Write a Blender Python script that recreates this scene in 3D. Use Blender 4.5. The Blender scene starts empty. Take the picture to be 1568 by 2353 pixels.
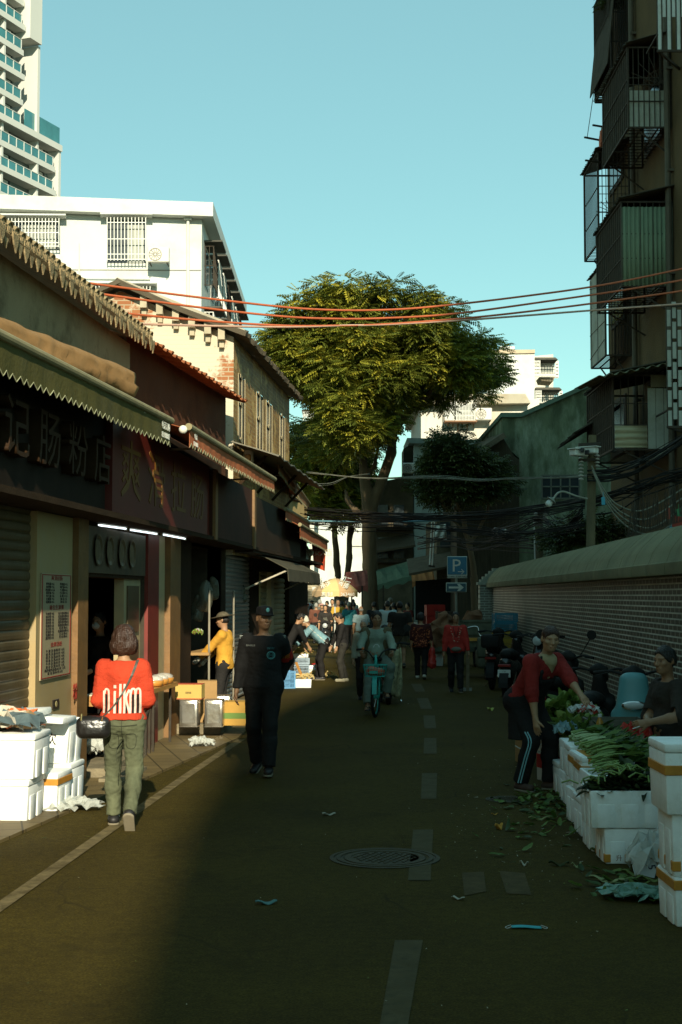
import bpy, bmesh, math, random
import numpy as np
from mathutils import Vector, Matrix, Euler
from math import pi, sin, cos, tan, radians as R
V = Vector
rnd = random.Random(7)
C = bpy.context.scene.collection
# ---------------------------------------------------------------- survey of the street: camera and picture rays -> metres
FPX, CAMH = 3266.67, 1.83
PIT = math.atan(191.5 / FPX)
def ray(u, v):
	x, y = (u - 784) / FPX, (1176.5 - v) / FPX
	return V((x, cos(PIT) - y * sin(PIT), sin(PIT) + y * cos(PIT)))
def P(u, v, d):
	r = ray(u, v); return V((0, 0, CAMH)) + r * (d / r.y)
def G(u, v, z=0.0):
	r = ray(u, v); return V((0, 0, CAMH)) + r * ((z - CAMH) / r.z)
# ---------------------------------------------------------------- things, parts, tags
def tag(o, label=None, cat=None, group=None, kind=None):
	if label: o['label'] = label
	if cat: o['category'] = cat
	if group: o['group'] = group
	if kind: o['kind'] = kind
	return o
def thing(name, label, cat, loc=(0, 0, 0), rz=0.0, group=None):
	o = bpy.data.objects.new(name, None); C.objects.link(o)
	o.location = loc; o.rotation_euler = (0, 0, rz); o.empty_display_size = .1
	return tag(o, label, cat, group)
def root_inv(o):
	while o.parent: o = o.parent
	return (Matrix.Translation(o.location) @ o.rotation_euler.to_matrix().to_4x4()).inverted()
def dup(o, loc=None, rz=None, label=None, parent=None):
	c = o.copy(); C.objects.link(c)
	if parent: c.parent = parent
	if loc is not None: c.location = loc
	if rz is not None: c.rotation_euler = (0, 0, rz)
	if label: c['label'] = label
	for ch in list(o.children): dup(ch, parent=c)
	return c
# ---------------------------------------------------------------- mesh builder
_rb = {}
def rbox_geo(sx, sy, sz, r, seg):
	k = (round(sx, 4), round(sy, 4), round(sz, 4), round(r, 4), seg)
	if k not in _rb:
		bm = bmesh.new(); bmesh.ops.create_cube(bm, size=1)
		for v in bm.verts: v.co = V((v.co.x * sx, v.co.y * sy, v.co.z * sz))
		if r > 0:
			bmesh.ops.bevel(bm, geom=list(bm.edges), offset=min(r, .49 * min(sx, sy, sz)), segments=seg, profile=.5, affect='EDGES')
		bm.verts.index_update()
		_rb[k] = ([v.co.copy() for v in bm.verts], [[v.index for v in f.verts] for f in bm.faces]); bm.free()
	return _rb[k]
class MB:
	def __init__(s): s.v = []; s.f = []; s.m = []; s.cm = 0; s.T = None
	def add(s, vs, fs, M=None):
		o = len(s.v)
		if M is not None: vs = [M @ V(v) for v in vs]
		if s.T is not None: vs = [s.T @ V(v) for v in vs]
		s.v += [tuple(v) for v in vs]
		s.f += [tuple(i + o for i in f) for f in fs]; s.m += [s.cm] * len(fs); return s
	def mat(s, i): s.cm = i; return s
	def box(s, c, size, rz=0.0, r=0.0, seg=1, M=None):
		vs, fs = rbox_geo(size[0], size[1], size[2], r, seg)
		T = Matrix.Translation(c) @ (M if M is not None else Matrix.Rotation(rz, 4, 'Z'))
		return s.add(vs, fs, T)
	def quad(s, a, b, c, d): return s.add([a, b, c, d], [(0, 1, 2, 3)])
	def bar(s, a, b, w, h=None, up=V((0, 0, 1)), r=0.0):
		a, b = V(a), V(b); d = b - a; L = d.length
		if L < 1e-6: return s
		d.normalize(); h = h or w
		if abs(d.dot(up)) > .98: up = V((1, 0, 0)) if abs(d.x) < .9 else V((0, 1, 0))
		x = d.cross(up).normalized(); z = x.cross(d)
		M = Matrix((x, d, z)).transposed().to_4x4()
		return s.box((a + b) / 2, (w, L, h), M=M, r=r)
	def tube(s, pts, r, n=8, cap=True, closed=False):
		pts = [V(p) for p in pts]; k = len(pts)
		rs = r if isinstance(r, (list, tuple)) else [r] * k
		vs, fs = [], []; px = None
		for i, p in enumerate(pts):
			if closed: t = pts[(i + 1) % k] - pts[i - 1]
			else: t = pts[min(i + 1, k - 1)] - pts[max(i - 1, 0)]
			t = t.normalized() if t.length > 1e-9 else V((0, 0, 1))
			if px is None:
				up = V((0, 0, 1)) if abs(t.z) < .9 else V((1, 0, 0)); px = t.cross(up).normalized()
			px = (px - t * px.dot(t)); px = px.normalized() if px.length > 1e-6 else t.orthogonal().normalized()
			py = t.cross(px)
			for j in range(n):
				a = 2 * pi * j / n; vs.append(p + (px * cos(a) + py * sin(a)) * rs[i])
		for i in range(k if closed else k - 1):
			for j in range(n):
				a, b = i * n + j, i * n + (j + 1) % n; c = ((i + 1) % k) * n
				fs.append((a, b, c + (j + 1) % n, c + j))
		if cap and not closed:
			fs.append(tuple(range(n - 1, -1, -1))); fs.append(tuple((k - 1) * n + j for j in range(n)))
		return s.add(vs, fs)
	def lathe(s, prof, n=20, M=None, cap=True):
		vs = [(r * cos(2 * pi * j / n), r * sin(2 * pi * j / n), z) for r, z in prof for j in range(n)]
		fs = [(i * n + j, i * n + (j + 1) % n, (i + 1) * n + (j + 1) % n, (i + 1) * n + j) for i in range(len(prof) - 1) for j in range(n)]
		if cap: fs += [tuple(range(n - 1, -1, -1)), tuple((len(prof) - 1) * n + j for j in range(n))]
		return s.add(vs, fs, M)
	def prism(s, poly, a0, a1, M=None):          # poly in local xz, extruded along local y from a0 to a1
		n = len(poly); vs = [(x, a0, z) for x, z in poly] + [(x, a1, z) for x, z in poly]
		fs = [(i, (i + 1) % n, n + (i + 1) % n, n + i) for i in range(n)] + [tuple(range(n - 1, -1, -1)), tuple(range(n, 2 * n))]
		return s.add(vs, fs, M)
	def grid(s, pts, th=0.0):                     # rows of points -> sheet, with thickness along averaged normal
		r, c = len(pts), len(pts[0]); flat = [V(p) for row in pts for p in row]
		fs = [(i * c + j, i * c + j + 1, (i + 1) * c + j + 1, (i + 1) * c + j) for i in range(r - 1) for j in range(c - 1)]
		if th <= 0: return s.add(flat, fs)
		nn = []
		for i in range(r):
			for j in range(c):
				a = flat[min(i + 1, r - 1) * c + j] - flat[max(i - 1, 0) * c + j]; b = flat[i * c + min(j + 1, c - 1)] - flat[i * c + max(j - 1, 0)]
				q = a.cross(b); nn.append(q.normalized() if q.length > 1e-9 else V((0, 0, 1)))
		k = r * c; vs = flat + [p + q * th for p, q in zip(flat, nn)]
		fs = fs + [tuple(i + k for i in reversed(f)) for f in fs]
		ring = [j for j in range(c)] + [i * c + c - 1 for i in range(1, r)] + [(r - 1) * c + j for j in range(c - 2, -1, -1)] + [i * c for i in range(r - 2, 0, -1)]
		for i in range(len(ring)):
			a, b = ring[i], ring[(i + 1) % len(ring)]; fs.append((b, a, a + k, b + k))
		return s.add(vs, fs)
	def build(s, name, mats, parent=None, world=True, smooth=False, angle=None):
		me = bpy.data.meshes.new(name)
		vs = s.v
		if parent is not None and world:
			I = root_inv(parent); vs = [tuple(I @ V(v)) for v in vs]
		me.from_pydata(vs, [], s.f); mats = mats if isinstance(mats, (list, tuple)) else [mats]
		for m in mats: me.materials.append(m)
		if len(mats) > 1: me.polygons.foreach_set('material_index', s.m)
		return fin(me, name, parent, smooth, angle)
def fin(me, name, parent=None, smooth=False, angle=None):
	me.update()
	if smooth or angle:
		me.polygons.foreach_set('use_smooth', [True] * len(me.polygons))
		if angle:
			try: me.set_sharp_from_angle(angle=R(angle))
			except Exception: pass
	o = bpy.data.objects.new(name, me); C.objects.link(o)
	if parent is not None: o.parent = parent
	return o
# ---------------------------------------------------------------- lettering as real meshes
def text(body, size, M, mat, name, parent=None, depth=.002, sx=1.0, align='CENTER'):
	cu = bpy.data.curves.new('t', 'FONT'); cu.body = body; cu.size = size; cu.extrude = depth; cu.align_x = align; cu.align_y = 'CENTER'
	cu.resolution_u = 2
	o = bpy.data.objects.new('t', cu); C.objects.link(o); bpy.context.view_layer.update()
	me = bpy.data.meshes.new_from_object(o.evaluated_get(bpy.context.evaluated_depsgraph_get()))
	bpy.data.objects.remove(o); bpy.data.curves.remove(cu); me.name = name
	T = M @ Matrix.Diagonal((sx, 1, 1, 1))
	if parent is not None: T = root_inv(parent) @ T
	me.transform(T); me.materials.clear(); me.materials.append(mat)
	return fin(me, name, parent)
def frame(o, x, y):                                # matrix whose local x,y axes lie along world x,y directions (text lies in that plane)
	x = V(x).normalized(); z = x.cross(V(y)).normalized(); y = z.cross(x)
	return Matrix.Translation(o) @ Matrix((x, y, z)).transposed().to_4x4()
# ---------------------------------------------------------------- smooth solids: signed distances joined and meshed (surface nets)
def rotm(ax):  # rows = local axes
	return np.array([list(a) for a in ax], np.float32)
def sdf_mesh(prims, vox, noise_amp=0.0, noise_f=20.0, seed=0):
	lo = np.full(3, 1e9); hi = -lo
	bbs = []
	for p in prims:
		k = p.get('k', .02)
		if p['t'] == 'cap': a, b = np.minimum(p['a'], p['b']), np.maximum(p['a'], p['b']); rr = max(p['ra'], p['rb']) * max(1, p.get('w', 1))
		elif p['t'] == 'cut': a = b = np.array(p['c'], float); rr = p['r']
		else: a = b = np.array(p['c'], float); rr = float(np.linalg.norm(p['r'])) if p['t'] == 'box' else max(p['r'])
		bb = (a - rr - k - 3 * vox, b + rr + k + 3 * vox); bbs.append(bb)
		if not p.get('op') and p['t'] != 'cut': lo = np.minimum(lo, bb[0]); hi = np.maximum(hi, bb[1])
	n = np.ceil((hi - lo) / vox).astype(int) + 1
	F = np.full(n, 1e3, np.float32)
	ax = [(lo[i] + np.arange(n[i]) * vox).astype(np.float32) for i in range(3)]
	for p, bb in zip(prims, bbs):
		i0 = np.clip(np.floor((bb[0] - lo) / vox).astype(int), 0, n); i1 = np.clip(np.ceil((bb[1] - lo) / vox).astype(int) + 1, 0, n)
		if (i1 <= i0).any(): continue
		sl = tuple(slice(i0[i], i1[i]) for i in range(3))
		X, Y, Z = np.meshgrid(*[ax[i][sl[i]] for i in range(3)], indexing='ij')
		f = F[sl]
		if p['t'] == 'cut':
			c, nn = p['c'], V(p['n']).normalized()
			d = (X - c[0]) * nn[0] + (Y - c[1]) * nn[1] + (Z - c[2]) * nn[2]
			ins = (X - c[0]) ** 2 + (Y - c[1]) ** 2 + (Z - c[2]) ** 2 < p['r'] ** 2
			F[sl] = np.where(ins, np.maximum(f, d), f); continue
		if p['t'] == 'cap':
			a, b = np.array(p['a'], np.float32), np.array(p['b'], np.float32); ba = b - a; L2 = max(float(ba @ ba), 1e-9)
			qx, qy, qz = X - a[0], Y - a[1], Z - a[2]
			h = np.clip((qx * ba[0] + qy * ba[1] + qz * ba[2]) / L2, 0, 1)
			ex, ey, ez = qx - ba[0] * h, qy - ba[1] * h, qz - ba[2] * h
			if 'w' in p:      # widened sideways along vector s by factor w
				s = np.array(p['s'], np.float32); e = ex * s[0] + ey * s[1] + ez * s[2]; g = (1 / p['w'] - 1) * e
				ex, ey, ez = ex + g * s[0], ey + g * s[1], ez + g * s[2]
			d = np.sqrt(ex * ex + ey * ey + ez * ez) - (p['ra'] + (p['rb'] - p['ra']) * h)
		else:
			c = p['c']; x, y, z = X - c[0], Y - c[1], Z - c[2]
			if p.get('ax') is not None:
				A = p['ax']; x, y, z = (x * A[i][0] + y * A[i][1] + z * A[i][2] for i in range(3))
			r = p['r']
			if p['t'] == 'ell':
				k0 = np.sqrt((x / r[0]) ** 2 + (y / r[1]) ** 2 + (z / r[2]) ** 2); k1 = np.sqrt((x / r[0] ** 2) ** 2 + (y / r[1] ** 2) ** 2 + (z / r[2] ** 2) ** 2)
				d = k0 * (k0 - 1) / np.maximum(k1, 1e-6)
			else:
				rd = p.get('rd', .01); qx, qy, qz = np.abs(x) - r[0] + rd, np.abs(y) - r[1] + rd, np.abs(z) - r[2] + rd
				d = np.sqrt(np.maximum(qx, 0) ** 2 + np.maximum(qy, 0) ** 2 + np.maximum(qz, 0) ** 2) + np.minimum(np.maximum(qx, np.maximum(qy, qz)), 0) - rd
		k = max(p.get('k', .02), 1e-4)
		if p.get('op') == 'sub':
			h = np.clip(.5 - .5 * (f + d) / k, 0, 1); F[sl] = f + (-d - f) * h + k * h * (1 - h)
		else:
			h = np.clip(.5 + .5 * (f - d) / k, 0, 1); F[sl] = f + (d - f) * h - k * h * (1 - h)
	S = F < 0
	cn = n - 1
	corner = [(i, j, k) for i in (0, 1) for j in (0, 1) for k in (0, 1)]
	cs = sum(S[i:i + cn[0], j:j + cn[1], k:k + cn[2]].astype(np.int8) for i, j, k in corner)
	act = np.argwhere((cs > 0) & (cs < 8))
	if len(act) == 0: return np.zeros((0, 3)), np.zeros((0, 4), int)
	idx = np.full(cn, -1, np.int32); idx[act[:, 0], act[:, 1], act[:, 2]] = np.arange(len(act))
	acc = np.zeros((len(act), 3)); cnt = np.zeros(len(act))
	for a in corner:
		for axi in range(3):
			if a[axi]: continue
			b = list(a); b[axi] = 1
			fa = F[act[:, 0] + a[0], act[:, 1] + a[1], act[:, 2] + a[2]]; fb = F[act[:, 0] + b[0], act[:, 1] + b[1], act[:, 2] + b[2]]
			cr = (fa < 0) != (fb < 0); t = np.where(cr, fa / np.where(fa == fb, 1, fa - fb), 0)
			q = np.array(a, float)[None, :].repeat(len(act), 0); q[:, axi] += t
			acc += q * cr[:, None]; cnt += cr
	vs = lo + (act + acc / cnt[:, None]) * vox
	quads = []
	for axi in range(3):
		s0 = [slice(0, -1) if i == axi else slice(1, -1) for i in range(3)]; s1 = [slice(1, None) if i == axi else slice(1, -1) for i in range(3)]
		A, B = S[tuple(s0)], S[tuple(s1)]; e = np.argwhere(A != B)
		if not len(e): continue
		flip = A[e[:, 0], e[:, 1], e[:, 2]]
		e = e + np.array([0 if i == axi else 1 for i in range(3)])
		o1, o2 = [(1, 2), (2, 0), (0, 1)][axi]
		def g(d1, d2):
			q = e.copy(); q[:, o1] -= d1; q[:, o2] -= d2; return idx[q[:, 0], q[:, 1], q[:, 2]]
		Q = np.stack([g(1, 1), g(0, 1), g(0, 0), g(1, 0)], 1)
		Q[~flip] = Q[~flip][:, ::-1]; quads.append(Q)
	return vs, np.concatenate(quads)
def solid(prims, vox, name, mat, parent=None, world=True, noise=0.0, nf=18.0):
	vs, qs = sdf_mesh(prims, vox)
	if noise > 0:
		from mathutils import noise as nz
		off = V((rnd.random() * 50, rnd.random() * 50, rnd.random() * 50))
		vs = np.array([list(V(v) + nz.noise_vector(V(v) * nf + off) * noise) for v in vs])
	if parent is not None and world:
		I = np.array(root_inv(parent)); vs = vs @ I[:3, :3].T + I[:3, 3]
	me = bpy.data.meshes.new(name); me.from_pydata(vs.tolist(), [], qs.tolist()); me.materials.append(mat)
	return fin(me, name, parent, smooth=True)
def cap(a, b, ra, rb=None, k=.03, **kw): return dict(t='cap', a=tuple(a), b=tuple(b), ra=ra, rb=ra if rb is None else rb, k=k, **kw)
def ell(c, r, k=.02, **kw): return dict(t='ell', c=tuple(c), r=tuple(r), k=k, **kw)
def sbox(c, r, rd=.01, k=.01, **kw): return dict(t='box', c=tuple(c), r=tuple(r), rd=rd, k=k, **kw)
# ---------------------------------------------------------------- materials
_mats = {}
def M(name, col, rough=.6, var=.18, scale=3.0, bump=0.0, bscale=60.0, metal=0.0, dirt=None, dscale=1.2, damt=.5, stretch=(1, 1, 1), spec=.4, trans=0.0, alpha=1.0, emit=None, obj=False, sss=0.0):
	if name in _mats: return _mats[name]
	m = bpy.data.materials.new(name); m.use_nodes = True; _mats[name] = m
	nt = m.node_tree; N, L = nt.nodes, nt.links; b = N['Principled BSDF']
	def nd(t, **kw):
		x = N.new(t)
		for k, v in kw.items(): setattr(x, k, v)
		return x
	b.inputs['Roughness'].default_value = rough; b.inputs['Metallic'].default_value = metal; b.inputs['Specular IOR Level'].default_value = spec if rough < .6 or spec != .4 else .12
	if trans: b.inputs['Transmission Weight'].default_value = trans
	if alpha < 1: b.inputs['Alpha'].default_value = alpha
	if sss: b.inputs['Subsurface Weight'].default_value = sss; b.inputs['Subsurface Radius'].default_value = (.02, .008, .005)
	if emit: b.inputs['Emission Color'].default_value = (*emit[0], 1); b.inputs['Emission Strength'].default_value = emit[1]
	src = nd('ShaderNodeTexCoord').outputs['Object'] if obj else nd('ShaderNodeNewGeometry').outputs['Position']
	mp = nd('ShaderNodeMapping'); mp.inputs['Scale'].default_value = stretch; L.new(src, mp.inputs[0]); src = mp.outputs[0]
	nz = nd('ShaderNodeTexNoise'); nz.inputs['Scale'].default_value = scale; nz.inputs['Detail'].default_value = 8; nz.inputs['Roughness'].default_value = .65; L.new(src, nz.inputs[0])
	rp = nd('ShaderNodeValToRGB'); rp.color_ramp.elements[0].position = .3; rp.color_ramp.elements[1].position = .7
	rp.color_ramp.elements[0].color = (*[c * (1 - var) for c in col], 1); rp.color_ramp.elements[1].color = (*[min(1, c * (1 + var)) for c in col], 1)
	L.new(nz.outputs[0], rp.inputs[0]); out = rp.outputs[0]
	if dirt:
		n2 = nd('ShaderNodeTexNoise'); n2.inputs['Scale'].default_value = dscale; n2.inputs['Detail'].default_value = 10; n2.inputs['Roughness'].default_value = .7; L.new(src, n2.inputs[0])
		r2 = nd('ShaderNodeValToRGB'); r2.color_ramp.elements[0].position = .48; r2.color_ramp.elements[1].position = .68; L.new(n2.outputs[0], r2.inputs[0])
		mu = nd('ShaderNodeMath', operation='MULTIPLY'); mu.inputs[1].default_value = damt; L.new(r2.outputs[0], mu.inputs[0])
		mx = nd('ShaderNodeMix', data_type='RGBA'); mx.inputs[7].default_value = (*dirt, 1); L.new(mu.outputs[0], mx.inputs[0]); L.new(out, mx.inputs[6]); out = mx.outputs[2]
	L.new(out, b.inputs['Base Color'])
	if bump:
		n3 = nd('ShaderNodeTexNoise'); n3.inputs['Scale'].default_value = bscale; n3.inputs['Detail'].default_value = 5; L.new(src, n3.inputs[0])
		bp = nd('ShaderNodeBump'); bp.inputs['Strength'].default_value = min(1, bump); bp.inputs['Distance'].default_value = .02 * max(1, bump); L.new(n3.outputs[0], bp.inputs['Height']); L.new(bp.outputs[0], b.inputs['Normal'])
	return m
def brick_mat(name, c1, c2, mort, bw, bh, ms, along, dirt=(.1, .1, .08), rough=.6, bump=.4, off=.5, damt=.35, patch=None, pscale=.6):
	# along = unit horizontal direction of the wall; bricks laid on (along, z)
	m = bpy.data.materials.new(name); m.use_nodes = True; nt = m.node_tree; N, L = nt.nodes, nt.links; b = N['Principled BSDF']; b.inputs['Roughness'].default_value = rough; b.inputs['Specular IOR Level'].default_value = .15
	ge = N.new('ShaderNodeNewGeometry'); dt = N.new('ShaderNodeVectorMath'); dt.operation = 'DOT_PRODUCT'; dt.inputs[1].default_value = (along[0], along[1], 0); L.new(ge.outputs['Position'], dt.inputs[0])
	sp = N.new('ShaderNodeSeparateXYZ'); L.new(ge.outputs['Position'], sp.inputs[0])
	cb = N.new('ShaderNodeCombineXYZ'); L.new(dt.outputs['Value'], cb.inputs[0]); L.new(sp.outputs[2], cb.inputs[1])
	br = N.new('ShaderNodeTexBrick'); L.new(cb.outputs[0], br.inputs[0]); br.offset = off
	for k, v in (('Color1', (*c1, 1)), ('Color2', (*c2, 1)), ('Mortar', (*mort, 1)), ('Scale', 1), ('Mortar Size', ms), ('Mortar Smooth', .1), ('Bias', 0), ('Brick Width', bw), ('Row Height', bh)): br.inputs[k].default_value = v
	nz = N.new('ShaderNodeTexNoise'); nz.inputs['Scale'].default_value = 1.5; nz.inputs['Detail'].default_value = 10; nz.inputs['Roughness'].default_value = .7; L.new(ge.outputs['Position'], nz.inputs[0])
	rp = N.new('ShaderNodeValToRGB'); rp.color_ramp.elements[0].position = .42; rp.color_ramp.elements[1].position = .7; L.new(nz.outputs[0], rp.inputs[0])
	mu = N.new('ShaderNodeMath'); mu.operation = 'MULTIPLY'; mu.inputs[1].default_value = damt; L.new(rp.outputs[0], mu.inputs[0])
	mx = N.new('ShaderNodeMix'); mx.data_type = 'RGBA'; mx.inputs[7].default_value = (*dirt, 1); L.new(mu.outputs[0], mx.inputs[0]); L.new(br.outputs['Color'], mx.inputs[6]); out = mx.outputs[2]
	if patch:                                       # plaster that has come off in patches
		n2 = N.new('ShaderNodeTexNoise'); n2.inputs['Scale'].default_value = pscale; n2.inputs['Detail'].default_value = 9; n2.inputs['Roughness'].default_value = .62; L.new(ge.outputs['Position'], n2.inputs[0])
		r2 = N.new('ShaderNodeValToRGB'); r2.color_ramp.elements[0].position = patch[1]; r2.color_ramp.elements[1].position = patch[1] + .03; L.new(n2.outputs[0], r2.inputs[0])
		m2 = N.new('ShaderNodeMix'); m2.data_type = 'RGBA'; m2.inputs[7].default_value = (*patch[0], 1); L.new(r2.outputs[0], m2.inputs[0]); L.new(out, m2.inputs[6]); out = m2.outputs[2]
	L.new(out, b.inputs['Base Color'])
	bp = N.new('ShaderNodeBump'); bp.inputs['Strength'].default_value = bump; bp.inputs['Distance'].default_value = .01; bp.invert = True; L.new(br.outputs['Fac'], bp.inputs['Height']); L.new(bp.outputs[0], b.inputs['Normal'])
	return m
SKY_TINT = (.82, 1.0, .63, 1); SKY_STR = .15; SUN_STR = 5.0; SUN_COL = (1.0, .91, .70); EXPO = 0.48
# ================================================================ sky, sun, camera
SUN_AZ, SUN_EL = R(-7.0), R(25.0)            # azimuth the light travels towards (from +Y), elevation
w = bpy.data.worlds.new('World'); bpy.context.scene.world = w; w.use_nodes = True
nt = w.node_tree; bg = nt.nodes['Background']
sky = nt.nodes.new('ShaderNodeTexSky'); sky.sky_type = 'NISHITA'; sky.sun_disc = False
sky.sun_elevation = SUN_EL; sky.sun_rotation = pi; sky.air_density = 1.0; sky.dust_density = 0; sky.ozone_density = 3.0
tint = nt.nodes.new('ShaderNodeMix'); tint.data_type = 'RGBA'; tint.blend_type = 'MULTIPLY'; tint.inputs[0].default_value = 1; tint.inputs[7].default_value = SKY_TINT
nt.links.new(sky.outputs[0], tint.inputs[6]); veil = nt.nodes.new('ShaderNodeMix'); veil.data_type = 'RGBA'; veil.inputs[0].default_value = .5; veil.inputs[7].default_value = (1.48, 3.02, 3.35, 1); nt.links.new(tint.outputs[2], veil.inputs[6]); nt.links.new(veil.outputs[2], bg.inputs['Color']); bg.inputs['Strength'].default_value = SKY_STR
ld = bpy.data.lights.new('sun', 'SUN'); ld.energy = SUN_STR; ld.angle = R(.53); ld.color = SUN_COL
sun = bpy.data.objects.new('sun', ld); C.objects.link(sun); sun.location = (0, -40, 60)
sdir = V((sin(SUN_AZ) * cos(SUN_EL), cos(SUN_AZ) * cos(SUN_EL), -sin(SUN_EL)))
sun.rotation_euler = sdir.to_track_quat('-Z', 'Y').to_euler()
cd = bpy.data.cameras.new('camera'); cam = bpy.data.objects.new('camera', cd); C.objects.link(cam)
cd.sensor_fit = 'HORIZONTAL'; cd.sensor_width = 24; cd.lens = 50; cd.clip_end = 3000; cd.clip_start = .1
cam.location = (0, 0, CAMH); cam.rotation_euler = (pi / 2 + PIT, 0, 0); bpy.context.scene.camera = cam
vs_ = bpy.context.scene.view_settings; bpy.context.scene.display_settings.display_device = 'sRGB'
vs_.view_transform = 'Standard'; vs_.look = 'None'; vs_.gamma = 1; vs_.use_curve_mapping = False; vs_.exposure = EXPO
# ================================================================ ground, road, markings
def asphalt():
	m = bpy.data.materials.new('asphalt'); m.use_nodes = True; nt = m.node_tree; N, L = nt.nodes, nt.links; b = N['Principled BSDF']
	ge = N.new('ShaderNodeNewGeometry'); pos = ge.outputs['Position']
	def noise(sc, det=6, ro=.6):
		n = N.new('ShaderNodeTexNoise'); n.inputs['Scale'].default_value = sc; n.inputs['Detail'].default_value = det; n.inputs['Roughness'].default_value = ro; L.new(pos, n.inputs[0]); return n.outputs[0]
	def ramp(src, p0, c0, p1, c1):
		r = N.new('ShaderNodeValToRGB'); r.color_ramp.elements[0].position = p0; r.color_ramp.elements[1].position = p1
		r.color_ramp.elements[0].color = (*c0, 1); r.color_ramp.elements[1].color = (*c1, 1); L.new(src, r.inputs[0]); return r.outputs[0]
	def mix(f, a, c, mode='MIX'):
		x = N.new('ShaderNodeMix'); x.data_type = 'RGBA'; x.blend_type = mode; L.new(a, x.inputs[6])
		if isinstance(f, float): x.inputs[0].default_value = f
		else: L.new(f, x.inputs[0])
		if isinstance(c, tuple): x.inputs[7].default_value = (*c, 1)
		else: L.new(c, x.inputs[7])
		return x.outputs[2]
	base = ramp(noise(.7, 10, .65), .3, (.043, .031, .0058), .7, (.066, .048, .0080))
	base = mix(.8, base, ramp(noise(75, 2, .5), .36, (.62, .62, .62), .66, (1.42, 1.4, 1.36)), 'MULTIPLY')
	base = mix(.5, base, ramp(noise(16, 5), .35, (.6, .6, .6), .68, (1.35, 1.35, 1.3)), 'MULTIPLY')
	base = mix(ramp(noise(1.3, 9, .72), .56, (0, 0, 0), .70, (.75, .75, .75)), base, (.026, .020, .0045))
	wp = N.new('ShaderNodeTexNoise'); wp.inputs['Scale'].default_value = 1.8; wp.inputs['Detail'].default_value = 6; L.new(pos, wp.inputs[0]); ad = N.new('ShaderNodeMix'); ad.data_type = 'VECTOR'; ad.inputs[0].default_value = .16; L.new(pos, ad.inputs[4]); L.new(wp.outputs['Color'], ad.inputs[5])
	cr = N.new('ShaderNodeTexVoronoi'); cr.feature = 'DISTANCE_TO_EDGE'; cr.inputs['Scale'].default_value = .75; L.new(ad.outputs[1], cr.inputs[0])
	ck = mix(1.0, ramp(cr.outputs['Distance'], .002, (1, 1, 1), .007, (0, 0, 0)), ramp(noise(.45, 3), .50, (0, 0, 0), .60, (.8, .8, .8)), 'MULTIPLY'); base = mix(ck, base, (.022, .017, .005))
	vo = N.new('ShaderNodeTexVoronoi'); vo.inputs['Scale'].default_value = 38; L.new(pos, vo.inputs[0])
	sp = ramp(vo.outputs['Distance'], .07, (1, 1, 1), .13, (0, 0, 0)); sp2 = mix(1.0, sp, ramp(noise(1.6, 4), .50, (0, 0, 0), .62, (.6, .6, .6)), 'MULTIPLY'); base = mix(sp2, base, (.14, .12, .05))
	L.new(base, b.inputs['Base Color']); b.inputs['Roughness'].default_value = .85; b.inputs['Specular IOR Level'].default_value = .10
	bp = N.new('ShaderNodeBump'); bp.inputs['Strength'].default_value = .6; bp.inputs['Distance'].default_value = .012; L.new(noise(80, 4), bp.inputs['Height']); L.new(bp.outputs[0], b.inputs['Normal'])
	return m
ASPH = asphalt()
g = MB(); g.quad((-400, -300, -.012), (400, -300, -.012), (400, 900, -.012), (-400, 900, -.012))
tag(g.build('ground', M('ground_earth', (.075, .068, .05), .9, .3, .8, .3, 30)), kind='structure')
g = MB(); g.quad((-1.98, -60, 0), (4.4, -60, 0), (4.6, 140, 0), (-1.2, 140, 0)); g.quad((-3.5, -60, -.003), (-1.98, -60, -.003), (-1.2, 140, -.003), (-3.5, 140, -.003))
tag(g.build('road', ASPH), kind='structure')
PAINT = M('worn_road_paint', (.080, .066, .032), .8, .35, 14, .2, 90, dirt=(.05, .036, .012), dscale=7, damt=.85)
EDGE = M('worn_edge_line', (.15, .115, .055), .85, .4, 9, .2, 90, dirt=(.055, .040, .014), dscale=4, damt=.95)
for q in ([(908, 2163), (972, 2163), (935, 2375), (870, 2375)], [(950, 1908), (996, 1908), (990, 2025), (938, 2025)], [(970, 1778), (1005, 1778), (1003, 1837), (968, 1837)],
          [(975, 1697), (1003, 1697), (1004, 1733), (974, 1733)], [(973, 1645), (1000, 1645), (1003, 1675), (976, 1675)], [(958, 1605), (984, 1605), (994, 1630), (968, 1630)], [(945, 1572), (968, 1572), (978, 1590), (955, 1590)]):
	g = MB(); p = [G(u, v) for u, v in q]; g.quad(*[(a.x, a.y, .005) for a in (p[0], p[3], p[2], p[1])])
	tag(g.build('road_marking', PAINT), kind='structure')
g = MB(); ln = [G(-60, 2112) + (G(-60, 2112) - G(240, 1906)) * 3, G(240, 1906), G(420, 1782), G(545, 1700)]
for a, b in zip(ln[:-1], ln[1:]): g.quad((a.x, a.y, .004), (a.x + .10, a.y, .004), (b.x + .10, b.y, .004), (b.x, b.y, .004))
tag(g.build('road_edge_marking', EDGE), kind='structure')
g = MB(); p = [G(-150, 2010), G(545, 1697), G(640, 1600), G(500, 1560)]
TILEM = brick_mat('pavement_tile', (.18, .13, .055), (.13, .095, .042), (.05, .036, .016), .3, .3, .008, (0, 1), damt=.5, dirt=(.06, .05, .03))
def paving_mat():   # square tiles seen from above: bricks laid on x,y
	m = TILEM; nt = m.node_tree; br = [n for n in nt.nodes if n.type == 'TEX_BRICK'][0]
	ge = [n for n in nt.nodes if n.type == 'NEW_GEOMETRY'][0]; mp = nt.nodes.new('ShaderNodeMapping'); mp.inputs['Rotation'].default_value = (0, 0, R(-14))
	nt.links.new(ge.outputs['Position'], mp.inputs[0]); nt.links.new(mp.outputs[0], br.inputs[0]); br.offset = 0
	return m
paving_mat()
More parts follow.
